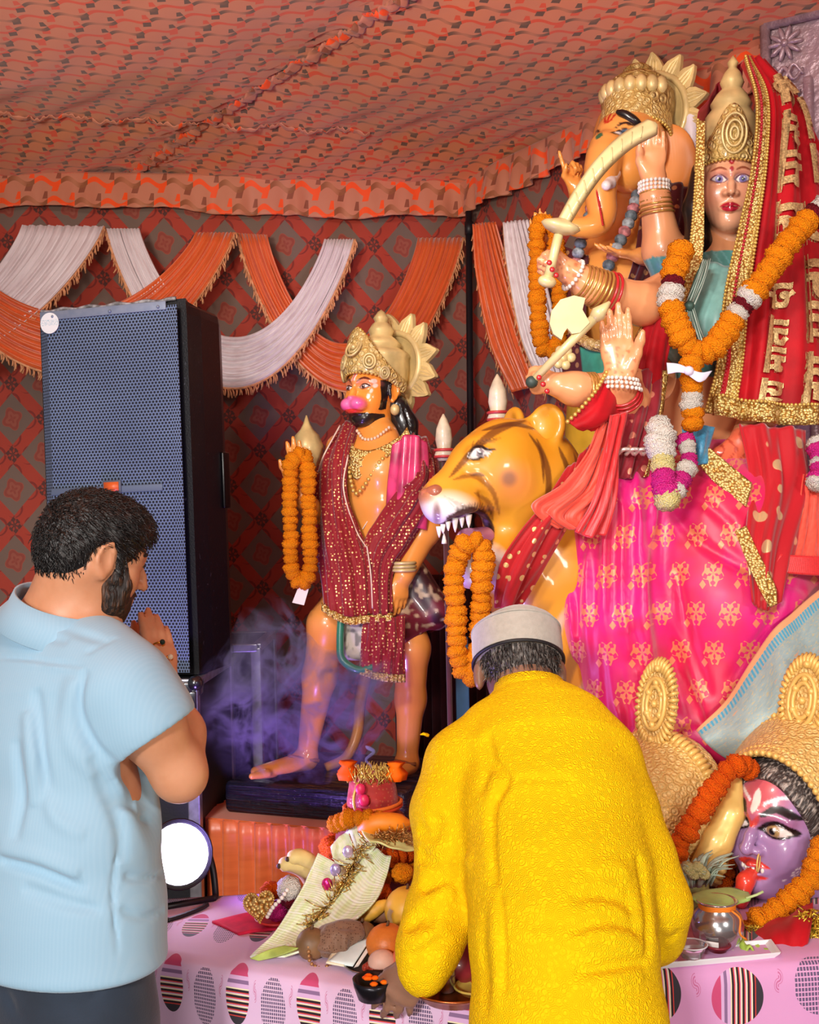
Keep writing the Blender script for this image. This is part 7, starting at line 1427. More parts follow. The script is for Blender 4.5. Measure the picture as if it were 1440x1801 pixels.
for rows in ([[(1172, 638, 2.86), (1174, 658, 2.86)], [(1192, 640, 2.855), (1192, 655, 2.855)], [(1212, 648, 2.86), (1212, 658, 2.86)]], [[(1210, 648, 2.86), (1210, 660, 2.86)], [(1232, 655, 2.855), (1228, 672, 2.855)], [(1252, 652, 2.86), (1240, 668, 2.86)]]): sheet('ribbon_loop', patch_pts([PP(q) for q in rows], 14, 8), mw, r, .003)
MB().ball(P(1211, 652, 2.855), (.013, .01, .012), 10, 8).build('ribbon_knot', mw, r)
r = root('striped_waist_cloth', P(1240, 600, 3.05), 'green and silver striped sash knotted beside the teal blouse', 'sash'); ts = MT('striped_sash', .5, .2); u, v, _ = ts.coord('UV'); ts.col(ts.mix(hx('#3c5a50'), hx('#b8c8bc'), ((v * 6).frac()).gt(.6))); cloth('sash_cloth', [[(1236, 458, 3.06), (1250, 456, 3.05)], [(1222, 490, 3.03), (1240, 490, 3.02)], [(1205, 535, 3.02), (1222, 538, 3.0)]], ts.m, r, 24, 12, .003, 8); cloth('sash_cloth', [[(1206, 540, 3.0), (1220, 540, 2.99)], [(1210, 580, 2.97), (1232, 580, 2.96)], [(1218, 620, 2.95), (1245, 612, 2.95)]], ts.m, r, 24, 12, .003, 8); MB().ball(P(1212, 538, 2.99), .014, 10, 8).build('knot', ts.m, r)
r = root('teal_blouse_cloth', P(1250, 640, 3.1), 'pale teal blouse cloth showing between veil border and garland', 'blouse'); cloth('blouse_cloth', [[(1230, 465, 3.18), (1260, 462, 3.14), (1300, 470, 3.14)], [(1210, 540, 3.12), (1245, 540, 3.06), (1290, 545, 3.06)], [(1210, 620, 3.10), (1240, 620, 3.05), (1280, 630, 3.06)]], simple('teal_silk', '#7fb8b0', .4, sheen=.3, var=(14, .25)), r, 30, 30, .006, 7)
r = root('blue_folded_cloth', P(1225, 790, 2.98), 'small folded blue and teal cloth below the pendant garland', 'cloth'); cloth('folded_cloth', [[(1200, 750, 2.97), (1225, 748, 2.95), (1255, 752, 2.96)], [(1205, 785, 2.95), (1228, 788, 2.93), (1250, 785, 2.95)], [(1210, 815, 2.95), (1228, 818, 2.93), (1245, 812, 2.95)]], satin('blue_teal_satin', '#3a8fb4', '#1d4f74', .4), r, 24, 24, .006, 9)
# ================================================================ TABLES, LAMP, OFFERINGS
TZ = .75
def onz(px, py, z=TZ):
    d = RV * ((px - 720) / F_PX) + UV_ * ((900.5 - py) / F_PX) + FV; return CAM + d * ((z - CAM[2]) / d[2])
def cloth_print(name, cw, ch, rx, ry, base, base2, vert=False):
    """lilac table cloth printed with striped and checked discs; uv in metres"""
    t = MT(name, .7, sheen=.2, spec=.3); u, v, _ = t.coord('UV'); cu = u / cw; cv = (v - .062) / ch + .5; col = cu.floor(); cv = cv + col.mod(2) * .08; fu = cu.frac() - .5; fv = cv.frac() - .5; row = cv.floor()
    x = fu * (cw / rx); y = fv * (ch / ry); r_ = (x * x + y * y).sqrt(); disc = r_.lt(1); kind = (col.mod(2).lt(.5)) if not vert else ((col + row).mod(3).lt(.5))
    if vert: x, y = y, x
    chk = ((x * 6).frac().gt(.28) * (y * 8).frac().gt(.28)); s_ = (y * 5 + 5); sl = s_.floor(); f = s_.frac()
    c = t.mix(hx(base), hx(base2), t.noise(5, 3, 'UV'))
    grid = t.mix(hx(base), hx('#665478'), chk)
    st = t.mix(hx('#c84a78'), hx('#d9b0dc'), y.gt(-.62)); st = t.mix(st, hx('#2a1a26'), y.gt(-.25) * (f.lt(.42))); st = t.mix(st, hx('#d8433e'), y.gt(-.25) * f.gt(.42) * f.lt(.62)); st = t.mix(st, hx('#f0e6c0'), y.gt(-.25) * f.gt(.78)); st = t.mix(st, hx('#35303a'), y.gt(.72)); st = t.mix(st, hx('#8a6a94'), y.gt(-.5) * y.lt(-.38))
    dd = t.mix(st, grid, kind); c = t.mix(c, dd, disc); sm_ = ((fu + .5).abs().min((fu - .5).abs()) * (fu + .5).abs().min((fu - .5).abs()) * 40 + (fv + .1) * (fv + .1) * 26).sqrt(); c = t.mix(c, hx('#c25a8c'), sm_.lt(.35) * ((sm_ * 40).sin()).gt(0) * .8)
    t.col(c); t.bump(t.noise(400, 2, 'UV'), .15, .0015); return t.m
def table(name, fl, fr, bl, br, mat, label, clabel):
    """covered table given by the four corners of its top"""
    fl, fr, bl, br = [np.array([q[0], q[1], TZ]) for q in (fl, fr, bl, br)]; c = (fl + fr + bl + br) / 4; r = root(name, (c[0], c[1], 0), label, 'table')
    mw = simple('table_ply', '#8a6a4a', .7); ins = [c + (q - c) * .965 for q in (fl, fr, br, bl)]
    vv = np.array([q - [0, 0, .008] for q in ins] + [q - [0, 0, .035] for q in ins]); obj('tabletop', vv, [(0, 1, 2, 3), (7, 6, 5, 4), (0, 4, 5, 1), (1, 5, 6, 2), (2, 6, 7, 3), (3, 7, 4, 0)], mw, r, False)
    for q in ins: p = c + (q - c) * .9; MB().tube([np.array([p[0], p[1], .72]), np.array([p[0], p[1], 0.0])], .018, 8).build('leg', simple('table_steel', '#555a60', .4, .6), r)
    cr = root('tablecloth', (c[0], c[1], TZ), clabel, 'tablecloth'); nu, nv = 70, 90; W = np.linalg.norm(fr - fl); D = np.linalg.norm(bl - fl); drop = .62; tot = D + drop; P_ = np.zeros((nu, nv, 3)); out = np.cross(fr - fl, [0, 0, 1]); out = nrm(out); out = out if np.dot(out, fl - bl) > 0 else -out
    for i, t in enumerate(np.r_[np.linspace(0, D, 28), D + np.linspace(.006, drop, nu - 28)]):
        for j, s_ in enumerate(np.linspace(0, 1, nv)):
            a = bl + (br - bl) * s_; b = fl + (fr - fl) * s_
            if t <= D: P_[i, j] = a + (b - a) * (t / D) + [0, 0, .0035 - .006 * max(0, (t / D - .97) / .03) ** 2]
            else: h = t - D; P_[i, j] = b + out * (.006 + .010 * min(h / .03, 1) + .020 * min(h / .4, 1) * math.sin(s_ * W * 24 + 1.1)) - [0, 0, h]
    o = sheet('cloth', P_, mat, cr, .003); l = o.data.uv_layers[0]; vi = np.empty(len(o.data.loops), np.int32); o.data.loops.foreach_get('vertex_index', vi); U, Vg = np.meshgrid(np.r_[np.linspace(0, D, 28), D + np.linspace(.006, drop, nu - 28)], np.linspace(0, W, nv), indexing='ij'); uv = np.stack([Vg.ravel(), U.ravel() - D], 1); uv = np.vstack([uv, uv]); l.data.foreach_set('uv', uv[vi].astype(np.float32).ravel())
    # end falls
    for (a, b, sg) in ((bl, fl, -1), (br, fr, 1)):
        q = np.array([[a + (b - a) * s_ - [0, 0, h] + nrm(fr - fl) * sg * (.008 + .01 * math.sin(s_ * 14) * h) for s_ in np.linspace(0, 1, 24)] for h in np.linspace(-.002, drop, 14)]); sheet('cloth_side', q, mat, cr, .003, None, (drop, D))
    return r
MLeft = cloth_print('lilac_disc_cloth', .078, .19, .0265, .057, '#e6c6e2', '#d6b2dc'); MRight = cloth_print('pink_disc_cloth', .165, .20, .052, .056, '#e0a4d2', '#d595cc', True)
table('offering_table', onz(225, 1672), onz(848, 1766), onz(285, 1585), onz(880, 1552), MLeft, 'folding table under the patterned cloth, laden with leaf and fruit', 'lilac cloth with striped and checked discs on the fruit-laden table')
table('offering_table', onz(925, 1712), onz(1500, 1682), onz(925, 1540), onz(1500, 1520), MRight, 'folding table carrying the two crowned heads', 'pink cloth with large striped discs under the crowned heads')

# ---- LED par lamp
def par_lamp():
    base = onz(322, 1592); r = root('stage_lamp', base, 'glowing white stage lamp on a black yoke standing on the table', 'lamp'); mk = simple('lamp_black', '#121218', .45)
    c = P(316, 1502, 2.62); n_ = nrm([.50, -.80, .32]); u = nrm(np.cross([0, 0, 1], n_)); w_ = np.cross(n_, u); A = [u, w_, n_]
    MB().lathe([(.03, -.13), (.06, -.12), (.072, -.06), (.078, 0), (.074, .004), (.068, -.004)], c, A, 30).build('lamp_housing', mk, r)
    em = bpy.data.materials.new('lamp_lens'); em.use_nodes = True; b_ = em.node_tree.nodes['Principled BSDF']; b_.inputs['Base Color'].default_value = (.9, .9, 1, 1); b_.inputs['Emission Color'].default_value = (.86, .80, 1, 1); b_.inputs['Emission Strength'].default_value = 9.0
    MB().lathe([(.001, -.008), (.069, -.008), (.069, .0), (.05, .006), (.001, .009)], c, A, 30).build('lens', em, r)
    MB().tube([c + (u * math.cos(a) + w_ * math.sin(a)) * .077 for a in np.linspace(0, 2 * math.pi, 30, endpoint=False)], .004, 6, closed=True).build('lens_rim', mk, r)
    for s in (-1, 1): p = c + u * s * .083 - n_ * .04; MB().tube(catmull([p, p + [.012 * s, .0, -.05], p + [.02 * s, -.02, -.105], np.array([p[0] + .02 * s, p[1] - .05, TZ + .012])], 14), .008, 6).build('yoke_arm', mk, r)
    a, b2 = c + u * .083 - n_ * .04, c - u * .083 - n_ * .04; MB().tube([np.array([a[0] + .02, a[1] - .05, TZ + .011]), np.array([b2[0] - .02, b2[1] - .05, TZ + .011])], .008, 6).build('yoke_foot', mk, r)
    MB().tube(catmull([onz(365, 1600) + [0, 0, .012], onz(352, 1606) + [0, 0, .01], onz(320, 1618) + [0, 0, .009], onz(292, 1626) + [0, 0, .008]], 12), .006, 6).build('stand_leg', mk, r)
    l = bpy.data.lights.new('par_beam', 'SPOT'); l.energy = 40; l.color = (.42, .28, 1.0); l.spot_size = math.radians(150); l.spot_blend = .8; l.shadow_soft_size = .07; o = bpy.data.objects.new('par_beam', l); COL.objects.link(o); q = c + n_ * .02; o.parent = r; o.location = Vector(q - base); o.rotation_euler = Vector([.72, .45, .45]).to_track_quat('-Z', 'Y').to_euler(); return r
par_lamp()

# ---- offerings
def blob(name, c, r_, mat, label, cat, group=None, parts=None, squash=1.0, stem=True):
    rt = root(name, (c[0], c[1], c[2] - r_ * squash), label, cat, group); prof = [(.001, -squash * .96)] + [(math.sin(t), -math.cos(t) * squash) for t in np.linspace(.25, math.pi - .25, 12)] + [(.001, squash * .88)]
    MB().lathe([(a * r_, b * r_) for a, b in prof], c, None, 20).build('fruit_body', mat, rt)
    if stem: MB().tube([c + [0, 0, squash * r_ * .85], c + [.003, 0, squash * r_ + .006]], .003, 5).build('stem', simple('stem_brown', '#5a4028', .8), rt)
    return rt
m_or = simple('orange_peel', '#d97a2c', .45, var=(12, .2), bump=(160, .3, .002)); m_dk = simple('dull_fruit', '#7a5a3a', .5, var=(14, .3)); m_po = simple('pomegranate_skin', '#8a2430', .4, coat=.3, var=(8, .35)); m_mg = simple('mango_skin', '#e8b53c', .45, var=(6, .2)); m_ap = simple('peach_skin', '#e07a5a', .45, var=(9, .3))
blob('melon', onz(716, 1600, TZ + .07), .048, m_mg, 'round yellow melon behind the folded pale green leaf', 'fruit', squash=1.0)
blob('orange', onz(681, 1660, TZ + .042), .043, m_or, 'large shiny orange at the foot of the fruit pile', 'fruit', 'fruit on the table', squash=.92)
blob('citrus', onz(636, 1650, TZ + .034), .034, m_dk, 'dull brownish citrus just behind the orange', 'fruit', 'fruit on the table')
blob('peach', onz(715, 1690, TZ + .03), .030, m_ap, 'small pinkish peach half hidden by the yellow sleeve', 'fruit', 'fruit on the table')
blob('pomegranate', onz(808, 1690, TZ + .045), .045, m_po, 'dark red pomegranate seen between sleeve and yellow tunic', 'fruit', 'fruit on the table')
blob('citrus', onz(548, 1660, TZ + .032), .032, m_dk, 'greenish brown citrus under the lower end of the leaf', 'fruit', 'fruit on the table')
# dark steel bowl rim with wood pieces
def platter(name, c, r_, h, mat, label, cat='plate'):
    rt = root(name, c, label, cat); MB().lathe([(.001, .0), (r_ * .7, .0), (r_, h), (r_ * 1.03, h), (r_ * 1.0, h - .003), (r_ * .68, .004), (.001, .004)], c, None, 36).build('dish', mat, rt); MB().tube([np.asarray(c) + [r_ * 1.015 * math.cos(a), r_ * 1.015 * math.sin(a), h] for a in np.linspace(0, 2 * math.pi, 36, endpoint=False)], .0022, 6, closed=True).build('rim', mat, rt); return rt
m_steel = simple('polished_steel', '#c9c9cc', .18, .9); m_copper = simple('copper', '#b5683a', .28, .85, var=(12, .2)); m_dark = simple('dark_steel', '#23232a', .3, .6)
platter('fruit_tray', onz(700, 1625, TZ + .02) , .085, .018, m_dark, 'dark steel tray holding fruit behind the folded leaf')
for (px, py, lab, rot) in ((655, 1612, 'yellow banana slice lying in the dark tray', .5), (690, 1608, 'cut brown coconut piece beside the melon', -.3)):
    c = onz(px, py, TZ + .05); rt = root('banana' if rot > 0 else 'coconut_piece', c, lab, 'fruit'); p = catmull([c + [-.04, 0, -.015], c + [0, 0, .01], c + [.035, 0, .032]], 12); MB().tube(p, np.array([.004, .011, .014, .015, .016, .016, .016, .015, .014, .012, .009, .004]), 8).build('flesh', simple('banana_skin' if rot > 0 else 'coconut_flesh', '#d9a83c' if rot > 0 else '#8a5a3c', .55, var=(20, .3)), rt); MB().ball(p[-1], .005, 6, 5).build('tip', simple('banana_tip', '#4a3420', .8), rt)
# bananas behind the leaf
for k, (px, py) in enumerate(((512, 1532), (527, 1520))):
    c = P(px, py + 8, 2.52); rt = root('banana', c, 'front yellow banana poking up behind the leaf edge' if k == 0 else 'rear yellow banana poking up behind the leaf edge', 'fruit'); p = catmull([c + [-.024, -.02, .028], c + [.0, 0, .026], c + [.03, .02, .0], c + [.05, .03, -.05]], 14); MB().tube(p, np.interp(np.linspace(0, 1, 14), [0, .1, .3, .8, 1], [.005, .016, .019, .018, .01]), 8).build('peel', simple('pale_banana', '#ead488', .5, var=(16, .15)), rt); MB().ball(p[0], .006, 6, 5).build('tip', simple('banana_tip', '#4a3420', .8), rt)
# coconut husk wrapped in brown net with chain
c = onz(588, 1655, TZ + .036); rt = root('wrapped_coconut', (c[0], c[1], TZ), 'coconut wrapped in brown gold-threaded net under the leaf', 'coconut'); V = Vol(c - .08, c + .08, .004); V.ell(c, (.046, .036, .032), None, .01); V.ell(c + [.03, 0, .012], (.028, .03, .028), None, .02); v, f = V.mesh(); n = vnoise(v, 60); v = v + (v - c) * ((n - .5) * .30)[:, None]; obj('net_wrap', v, f, dotted('brown_net', '#8a6a54', '#5a3a2a', 210, 1.0, '#6a4a38'), rt); bead_string(rt, [c + [-.05, -.03, .0], c + [-.045, -.045, -.025], c + [-.02, -.05, -.035], c + [.0, -.05, -.02]], .004, simple('bead_brown', '#a5774a', .4, .3), 'bead_chain')
# big folded pale green leaf sheet with tinsel down the middle
def leaf_sheet():
    rt = root('folded_leaf', onz(520, 1670), 'large pale green folded leaf sheet with gold tinsel down its fold', 'leaf'); t = MT('pale_green_leaf', .5, spec=.4); u, v, _ = t.coord('UV'); t.b.inputs['Subsurface Weight'].default_value = .1
    vein = ((v * 7).frac() - .5).abs().gt(.465); c = t.mix(hx('#dcecb4'), hx('#f2f7e2'), t.noise(7, 3, 'UV').sm(.3, .7)); t.col(t.mix(c, hx('#f4f8ea'), vein)); t.bump((v * 300).sin() * .3 + vein, .3, .003)
    a = cloth('leaf_blade', [[(468, 1680, 2.29), (520, 1655, 2.34), (568, 1612, 2.40), (605, 1560, 2.45), (640, 1505, 2.50), (660, 1490, 2.52)], [(480, 1684, 2.28), (535, 1668, 2.31), (590, 1625, 2.36), (630, 1580, 2.41), (660, 1535, 2.46), (676, 1505, 2.50)], [(500, 1684, 2.275), (560, 1662, 2.29), (622, 1620, 2.34), (662, 1580, 2.39), (678, 1545, 2.44), (688, 1506, 2.49)]], t.m, rt, 30, 60, .002, 6)
    b = cloth('leaf_blade', [[(440, 1684, 2.29), (482, 1640, 2.35), (515, 1590, 2.41), (540, 1545, 2.46), (560, 1500, 2.50)], [(455, 1684, 2.285), (500, 1645, 2.36), (545, 1595, 2.43), (575, 1555, 2.48), (592, 1520, 2.51)], [(472, 1680, 2.29), (520, 1655, 2.35), (568, 1612, 2.415), (600, 1570, 2.46), (618, 1540, 2.50)]], t.m, rt, 26, 60, .002, 5)
    cloth('leaf_blade', [[(582, 1490, 2.52), (600, 1468, 2.53), (628, 1450, 2.54)], [(590, 1515, 2.51), (618, 1495, 2.51), (650, 1470, 2.52)], [(612, 1525, 2.50), (640, 1510, 2.50), (672, 1478, 2.51)]], t.m, rt, 24, 30, .005, 8)
    cloth('leaf_tip', [[(440, 1686, 2.275), (470, 1672, 2.28), (500, 1664, 2.29)], [(455, 1690, 2.27), (490, 1682, 2.27), (525, 1668, 2.28)]], simple('green_leaf_end', '#a8bc5a', .5, var=(20, .3)), rt, 12, 24)
    mb = MB(); rg = np.random.default_rng(6); mid = catmull(PP([(540, 1628, 2.39), (575, 1592, 2.43), (605, 1550, 2.46), (625, 1510, 2.49), (650, 1470, 2.50)]), 160)
    for q in mid:
        d = rg.normal(0, 1, 3) * [.018, .008, .014]; mb.tube([q + [0, -.012, 0], q + d * .5 + [0, -.02, .0], q + d + [0, -.012, 0]], .0013, 4)
    mb.build('gold_tinsel', simple('tinsel_gold', '#d9b56a', .25, .8, var=(200, .6)), rt, kind='stuff')
    for (px, py, col) in ((575, 1555, '#d8257e'), (590, 1530, '#b8a8d8'), (612, 1498, '#d8c8e8'), (600, 1560, '#c8923a')): MB().ball(P(px, py, 2.45), (.012, .006, .014), 8, 6).build('foil_scrap', simple('foil_%s' % col[1:], col, .25, .5), rt)
leaf_sheet()
# kalash: red cloth-wrapped coconut on a leaf with marigolds
def kalash():
    c = P(655, 1405, 2.62); zb = P(655, 1440, 2.62)[2]; rt = root('wrapped_coconut_offering', (c[0], c[1], zb), 'red cloth-wrapped coconut with gold tinsel crown on the tall offering', 'offering'); V = Vol(c - .14, c + .14, .005); V.ell(c, (.060, .058, .050), None, .01); V.ell(c + [0, 0, .04], (.050, .05, .02), None, .02); V.ell(c - [0, 0, .045], (.065, .065, .025), None, .03); v, f = V.mesh(); n = vnoise(v, 60); v = v + (v - c) * ((n - .5) * .10)[:, None]; obj('red_wrap', v, f, dotted('red_wrap_net', '#b5302c', '#c8684a', 120, 1.0, '#8f2422'), rt)
    for h, col in ((-.012, '#ee7a2a'), (-.02, '#d9481e')): MB().tube([c + [.066 * math.cos(a), .064 * math.sin(a), h + .006 * math.cos(a)] for a in np.linspace(0, 2 * math.pi, 30, endpoint=False)], .0045, 6, closed=True).build('tie_cord', simple('cord_%s' % col[1:], col, .6), rt)
    mb = MB(); rg = np.random.default_rng(8)
    for k in range(260): a = rg.uniform(0, 6.28); r_ = rg.uniform(.02, .062); p = c + [r_ * math.cos(a), r_ * math.sin(a), .045]; mb.tube([p, p + [rg.normal(0, .012), rg.normal(0, .008), rg.uniform(.015, .035)]], [.0016, .0008], 4)
    mb.build('gold_tinsel', simple('tinsel_pale', '#d8bc62', .3, .6, var=(150, .5)), rt, kind='stuff')
    for (dx, dz) in ((-.055, .055), (.055, .05)): MB().lathe([(.001, .0), (.02, .004), (.024, .02), (.012, .035), (.02, .045)], c + [dx, -.01, dz - .01], None, 12, lambda a, z: 1 + .2 * math.cos(5 * a)).build('orange_tuft', M_mari2, rt)
    MB().tube(catmull([c + [-.03, -.05, .05], c + [-.04, -.06, .02], c + [-.035, -.065, -.01], c + [-.01, -.068, -.03]], 14), .004, 5).build('gold_braid', M_goldbead, rt)
    for (px, py, s) in ((634, 1388, .012), (640, 1408, .013), (630, 1432, .013)): MB().ball(P(px, py, 2.555), (s, s * .6, s * 1.1), 8, 6).build('pink_rosette', simple('crimson_foil', '#d8285a', .4), rt)
    # stack below: leaf, garlands
    st = root('offering_pot', (c[0], c[1], TZ), 'stacked pot wound with marigold strings under the red coconut', 'pot'); MB().lathe([(.055, TZ), (.085, TZ + .03), (.10, TZ + .10), (.085, TZ + .17), (.06, zb - .015), (.075, zb - .005), (.07, zb + .004)], (c[0], c[1] + .02, 0), None, 30).build('pot_body', simple('brown_clay', '#7a3a26', .7), st)
    return c, zb
kc, kzb = kalash()
for k, (y, rad, n, key) in enumerate(((1500, .105, 20, 'd'), (1532, .11, 20, 'o'))):
    z = P(660, y, 2.58)[2]; garland('marigold_string', [np.array([kc[0] + rad * math.cos(a), kc[1] + .02 + rad * math.sin(a), z]) for a in np.linspace(0, 2 * math.pi, 26)], .020, 'upper deep orange marigold string round the offering pot' if k == 0 else 'lower marigold string round the offering pot', key, .024, seed=31 + k)
garland('marigold_string', PP([(590, 1450, 2.54), (612, 1440, 2.51), (640, 1440, 2.50), (668, 1442, 2.50)]), .020, 'marigold string resting under the red wrapped coconut', 'o', .022, seed=35)
flower('marigold', P(667, 1570, 2.46), .026, 'd', 'single deep orange marigold beside the melon'); flower('marigold', P(708, 1535, 2.46), .024, 'o', 'marigold bloom next to the yellow sleeve'); flower('marigold', P(476, 1567, 2.50), .024, 'd', 'marigold bloom beside the heart-shaped plate')
rt = root('orange_leaf_roll', P(690, 1452, 2.5), 'orange cloth roll lying across the leaf plate', 'cloth'); p = catmull(PP([(635, 1462, 2.5), (660, 1448, 2.49), (690, 1446, 2.49), (722, 1452, 2.5)]), 16); MB().tube(p, np.interp(np.linspace(0, 1, 16), [0, .2, .8, 1], [.014, .023, .02, .01]), 10).build('roll', simple('orange_cloth', '#f08a1a', .5, var=(9, .2)), rt); MB().ball(p[0], (.008, .006, .012), 8, 6).build('roll_end', simple('roll_dark', '#4a5a30', .6), rt)
rt = root('leaf_plate', P(670, 1470, 2.52), 'flat pale green leaf plate with tinsel under the orange roll', 'leaf'); cloth('leaf_blade', [[(632, 1458, 2.50), (670, 1462, 2.50), (720, 1466, 2.52)], [(640, 1472, 2.46), (690, 1478, 2.46), (735, 1490, 2.48)], [(650, 1482, 2.44), (700, 1492, 2.43), (745, 1500, 2.46)]], simple('leaf_pale', '#d6d890', .5, var=(18, .2)), rt, 20, 30, .003, 8)
mb = MB(); rg = np.random.default_rng(12)
for k in range(150): p = P(rg.uniform(660, 730), rg.uniform(1462, 1482), 2.455); mb.tube([p, p + rg.normal(0, .01, 3)], .0012, 4)
mb.build('gold_tinsel', simple('tinsel_brown', '#b5854a', .3, .6, var=(120, .5)), rt, kind='stuff')
# left end: heart plate, pink flowers, red powder cloth
rt = root('heart_plate', onz(452, 1612), 'small gold heart-shaped plate standing at the table end', 'plate'); a = np.linspace(0, 2 * math.pi, 28, endpoint=False); hp = np.stack([16 * np.sin(a) ** 3, 13 * np.cos(a) - 5 * np.cos(2 * a) - 2 * np.cos(3 * a) - np.cos(4 * a)], 1) * .0022; MB().prism(hp, .006, [nrm([.95, -.2, .2]), nrm([-.1, .4, .9]), nrm([-.1, -.9, .4])], P(456, 1590, 2.46)).build('heart_face', M_lace, rt, False); bead_string(rt, [P(456, 1590, 2.46) + np.array([.95, -.2, .2]) * x + np.array([-.1, .4, .9]) * y + [0, -.008, 0] for x, y in hp], .0025, M_goldbead, 'heart_rim')
for k, (px, py, s, key, lab) in enumerate(((508, 1562, .026, 'w', 'white and pink paper rose behind the heart plate'), (512, 1578, .024, 'm', 'dark crimson rose beside the leaf'), (487, 1603, .022, 'p', 'bright pink rose at the heart plate'), (500, 1590, .018, 'w', 'small white bead flower above the pink rose'), (498, 1615, .018, 'p', 'pink rose low on the red dish'))): flower('rose', P(px, py, 2.46 + .01 * k), s, key, lab, ax=(-.2, -.9, .3))
bead_string(root('pearl_string', P(480, 1600, 2.44), 'string of white beads round the roses', 'beads'), PP([(470, 1612, 2.44), (480, 1596, 2.43), (495, 1580, 2.43), (505, 1566, 2.44)]), .005, simple('pearl', '#efe6dc', .25, coat=.4), 'bead_row')
cl = sheet('red_powder_cloth', patch_pts([[onz(373, 1628), onz(440, 1612), onz(490, 1612)], [onz(400, 1640), onz(445, 1630), onz(500, 1628)], [onz(420, 1650), onz(455, 1644), onz(508, 1640)]], 12, 20) + [0, 0, .008], simple('crimson_felt', '#d81444', .8, var=(30, .15)), None, .005); tag(cl, 'flat crimson cloth square at the table end near the lamp', 'cloth')
rt = platter('red_dish', onz(490, 1622, TZ + .012), .05, .012, simple('red_plastic', '#c8302c', .4), 'small red dish carrying the roses')
# folded papers
rt = root('folded_paper', onz(618, 1695), 'pale blue and cream folded paper standing on the table', 'paper'); sheet('paper_leaf', patch_pts([PP([(575, 1692, 2.235), (620, 1700, 2.22)]), PP([(608, 1664, 2.29), (655, 1646, 2.28)])], 8, 8), simple('blue_white_paper', '#d8ecec', .6, var=(12, .1)), rt, .002); sheet('paper_leaf', patch_pts([PP([(573, 1694, 2.23), (605, 1700, 2.22)]), PP([(588, 1668, 2.29), (612, 1668, 2.28)])], 8, 8), simple('cream_paper', '#e6e4c8', .6), rt, .002); sheet('paper_leaf', patch_pts([PP([(622, 1702, 2.22), (630, 1700, 2.225)]), PP([(655, 1652, 2.28), (660, 1655, 2.27)])], 8, 6), simple('white_paper', '#efece4', .6), rt, .002)
rt = platter('small_steel_plate', onz(655, 1702, TZ + .004), .055, .010, m_steel, 'small steel plate with cut fruit and red powder'); 
c = onz(672, 1692, TZ + .03); rt = root('cut_guava', c, 'halved pale guava resting on the small steel plate', 'fruit'); V = Vol(c - .05, c + .05, .004); V.ell(c, (.028, .024, .024), None, .01); V.half(c - [0, 0, .008], (0, 0, -1)); V.build('guava_half', simple('guava_skin', '#e2b8a4', .5, var=(14, .2)), rt)
for k, (px, py) in enumerate(((652, 1700), (660, 1703), (646, 1698))): c = onz(px, py, TZ + .018); o = MB().box(c, (.022, .012, .010), [nrm([.8, .4, .3 * k - .2]), nrm([-.4, .8, .1]), nrm([.1, -.1, 1])], .003).build('red_fruit_chunk', simple('red_chunk', '#a83a26', .45), None); tag(o, ('middle', 'near', 'far')[k] + ' red brown fruit chunk on the small steel plate', 'fruit', 'fruit chunks on the steel plate')
rt = root('black_bowl', onz(656, 1732, TZ + .004), 'small dark bowl of orange petals under the brown hand', 'bowl'); c = onz(656, 1732, TZ + .034); MB().lathe([(.012, -.028), (.028, -.024), (.036, .0), (.038, .012), (.034, .010), (.026, -.015), (.001, -.02)], c, None, 26).build('bowl_shell', m_dark, rt)
for k in range(9): MB().ball(c + [random.uniform(-.022, .022), random.uniform(-.02, .02), .008 + random.uniform(0, .006)], (.008, .007, .004), 6, 5).build('petal', M_mari2, rt)
# copper thali with steel tumbler and incense
tc = onz(800, 1752, TZ + .004); rt = platter('copper_tray', tc, .088, .026, m_copper, 'wide copper tray under the yellow sleeve')
c = tc + [-.015, .01, .006]; rt = root('steel_tumbler', c, 'small steel tumbler standing in the copper tray', 'tumbler'); MB().lathe([(.014, 0), (.016, .002), (.018, .05), (.0195, .052), (.018, .054), (.015, .006)], c, None, 22).build('tumbler_wall', m_steel, rt); MB().tube([c + [.017 * math.cos(a), .017 * math.sin(a), .03] for a in np.linspace(0, 2 * math.pi, 22, endpoint=False)], .0012, 5, closed=True).build('band', m_steel, rt)
c = tc + [.035, .0, .006]; rt = platter('leaf_bowl', c, .035, .012, simple('yellow_leaf_bowl', '#d9c05a', .5, var=(20, .3)), 'small yellow leaf bowl in the copper tray', 'bowl')
for k in range(3): a = tc + [.02 + .012 * k, .03, .006]; o = MB().tube([a, a + [.004 * (k - 1), .004, .12 + .03 * k]], .0016, 5).build('incense_stick', simple('incense_red', '#c8502c', .7), None); tag(o, ('shortest', 'middle', 'tallest')[k] + ' thin incense stick upright in the copper tray', 'incense', 'incense sticks in the tray')
rc = sheet('red_cloth', patch_pts([[onz(770, 1680), onz(840, 1675)], [onz(785, 1716), onz(845, 1716)]], 8, 10) + [0, 0, .006], M_redsat, None, .004); tag(rc, 'red satin cloth behind the copper tray', 'cloth')
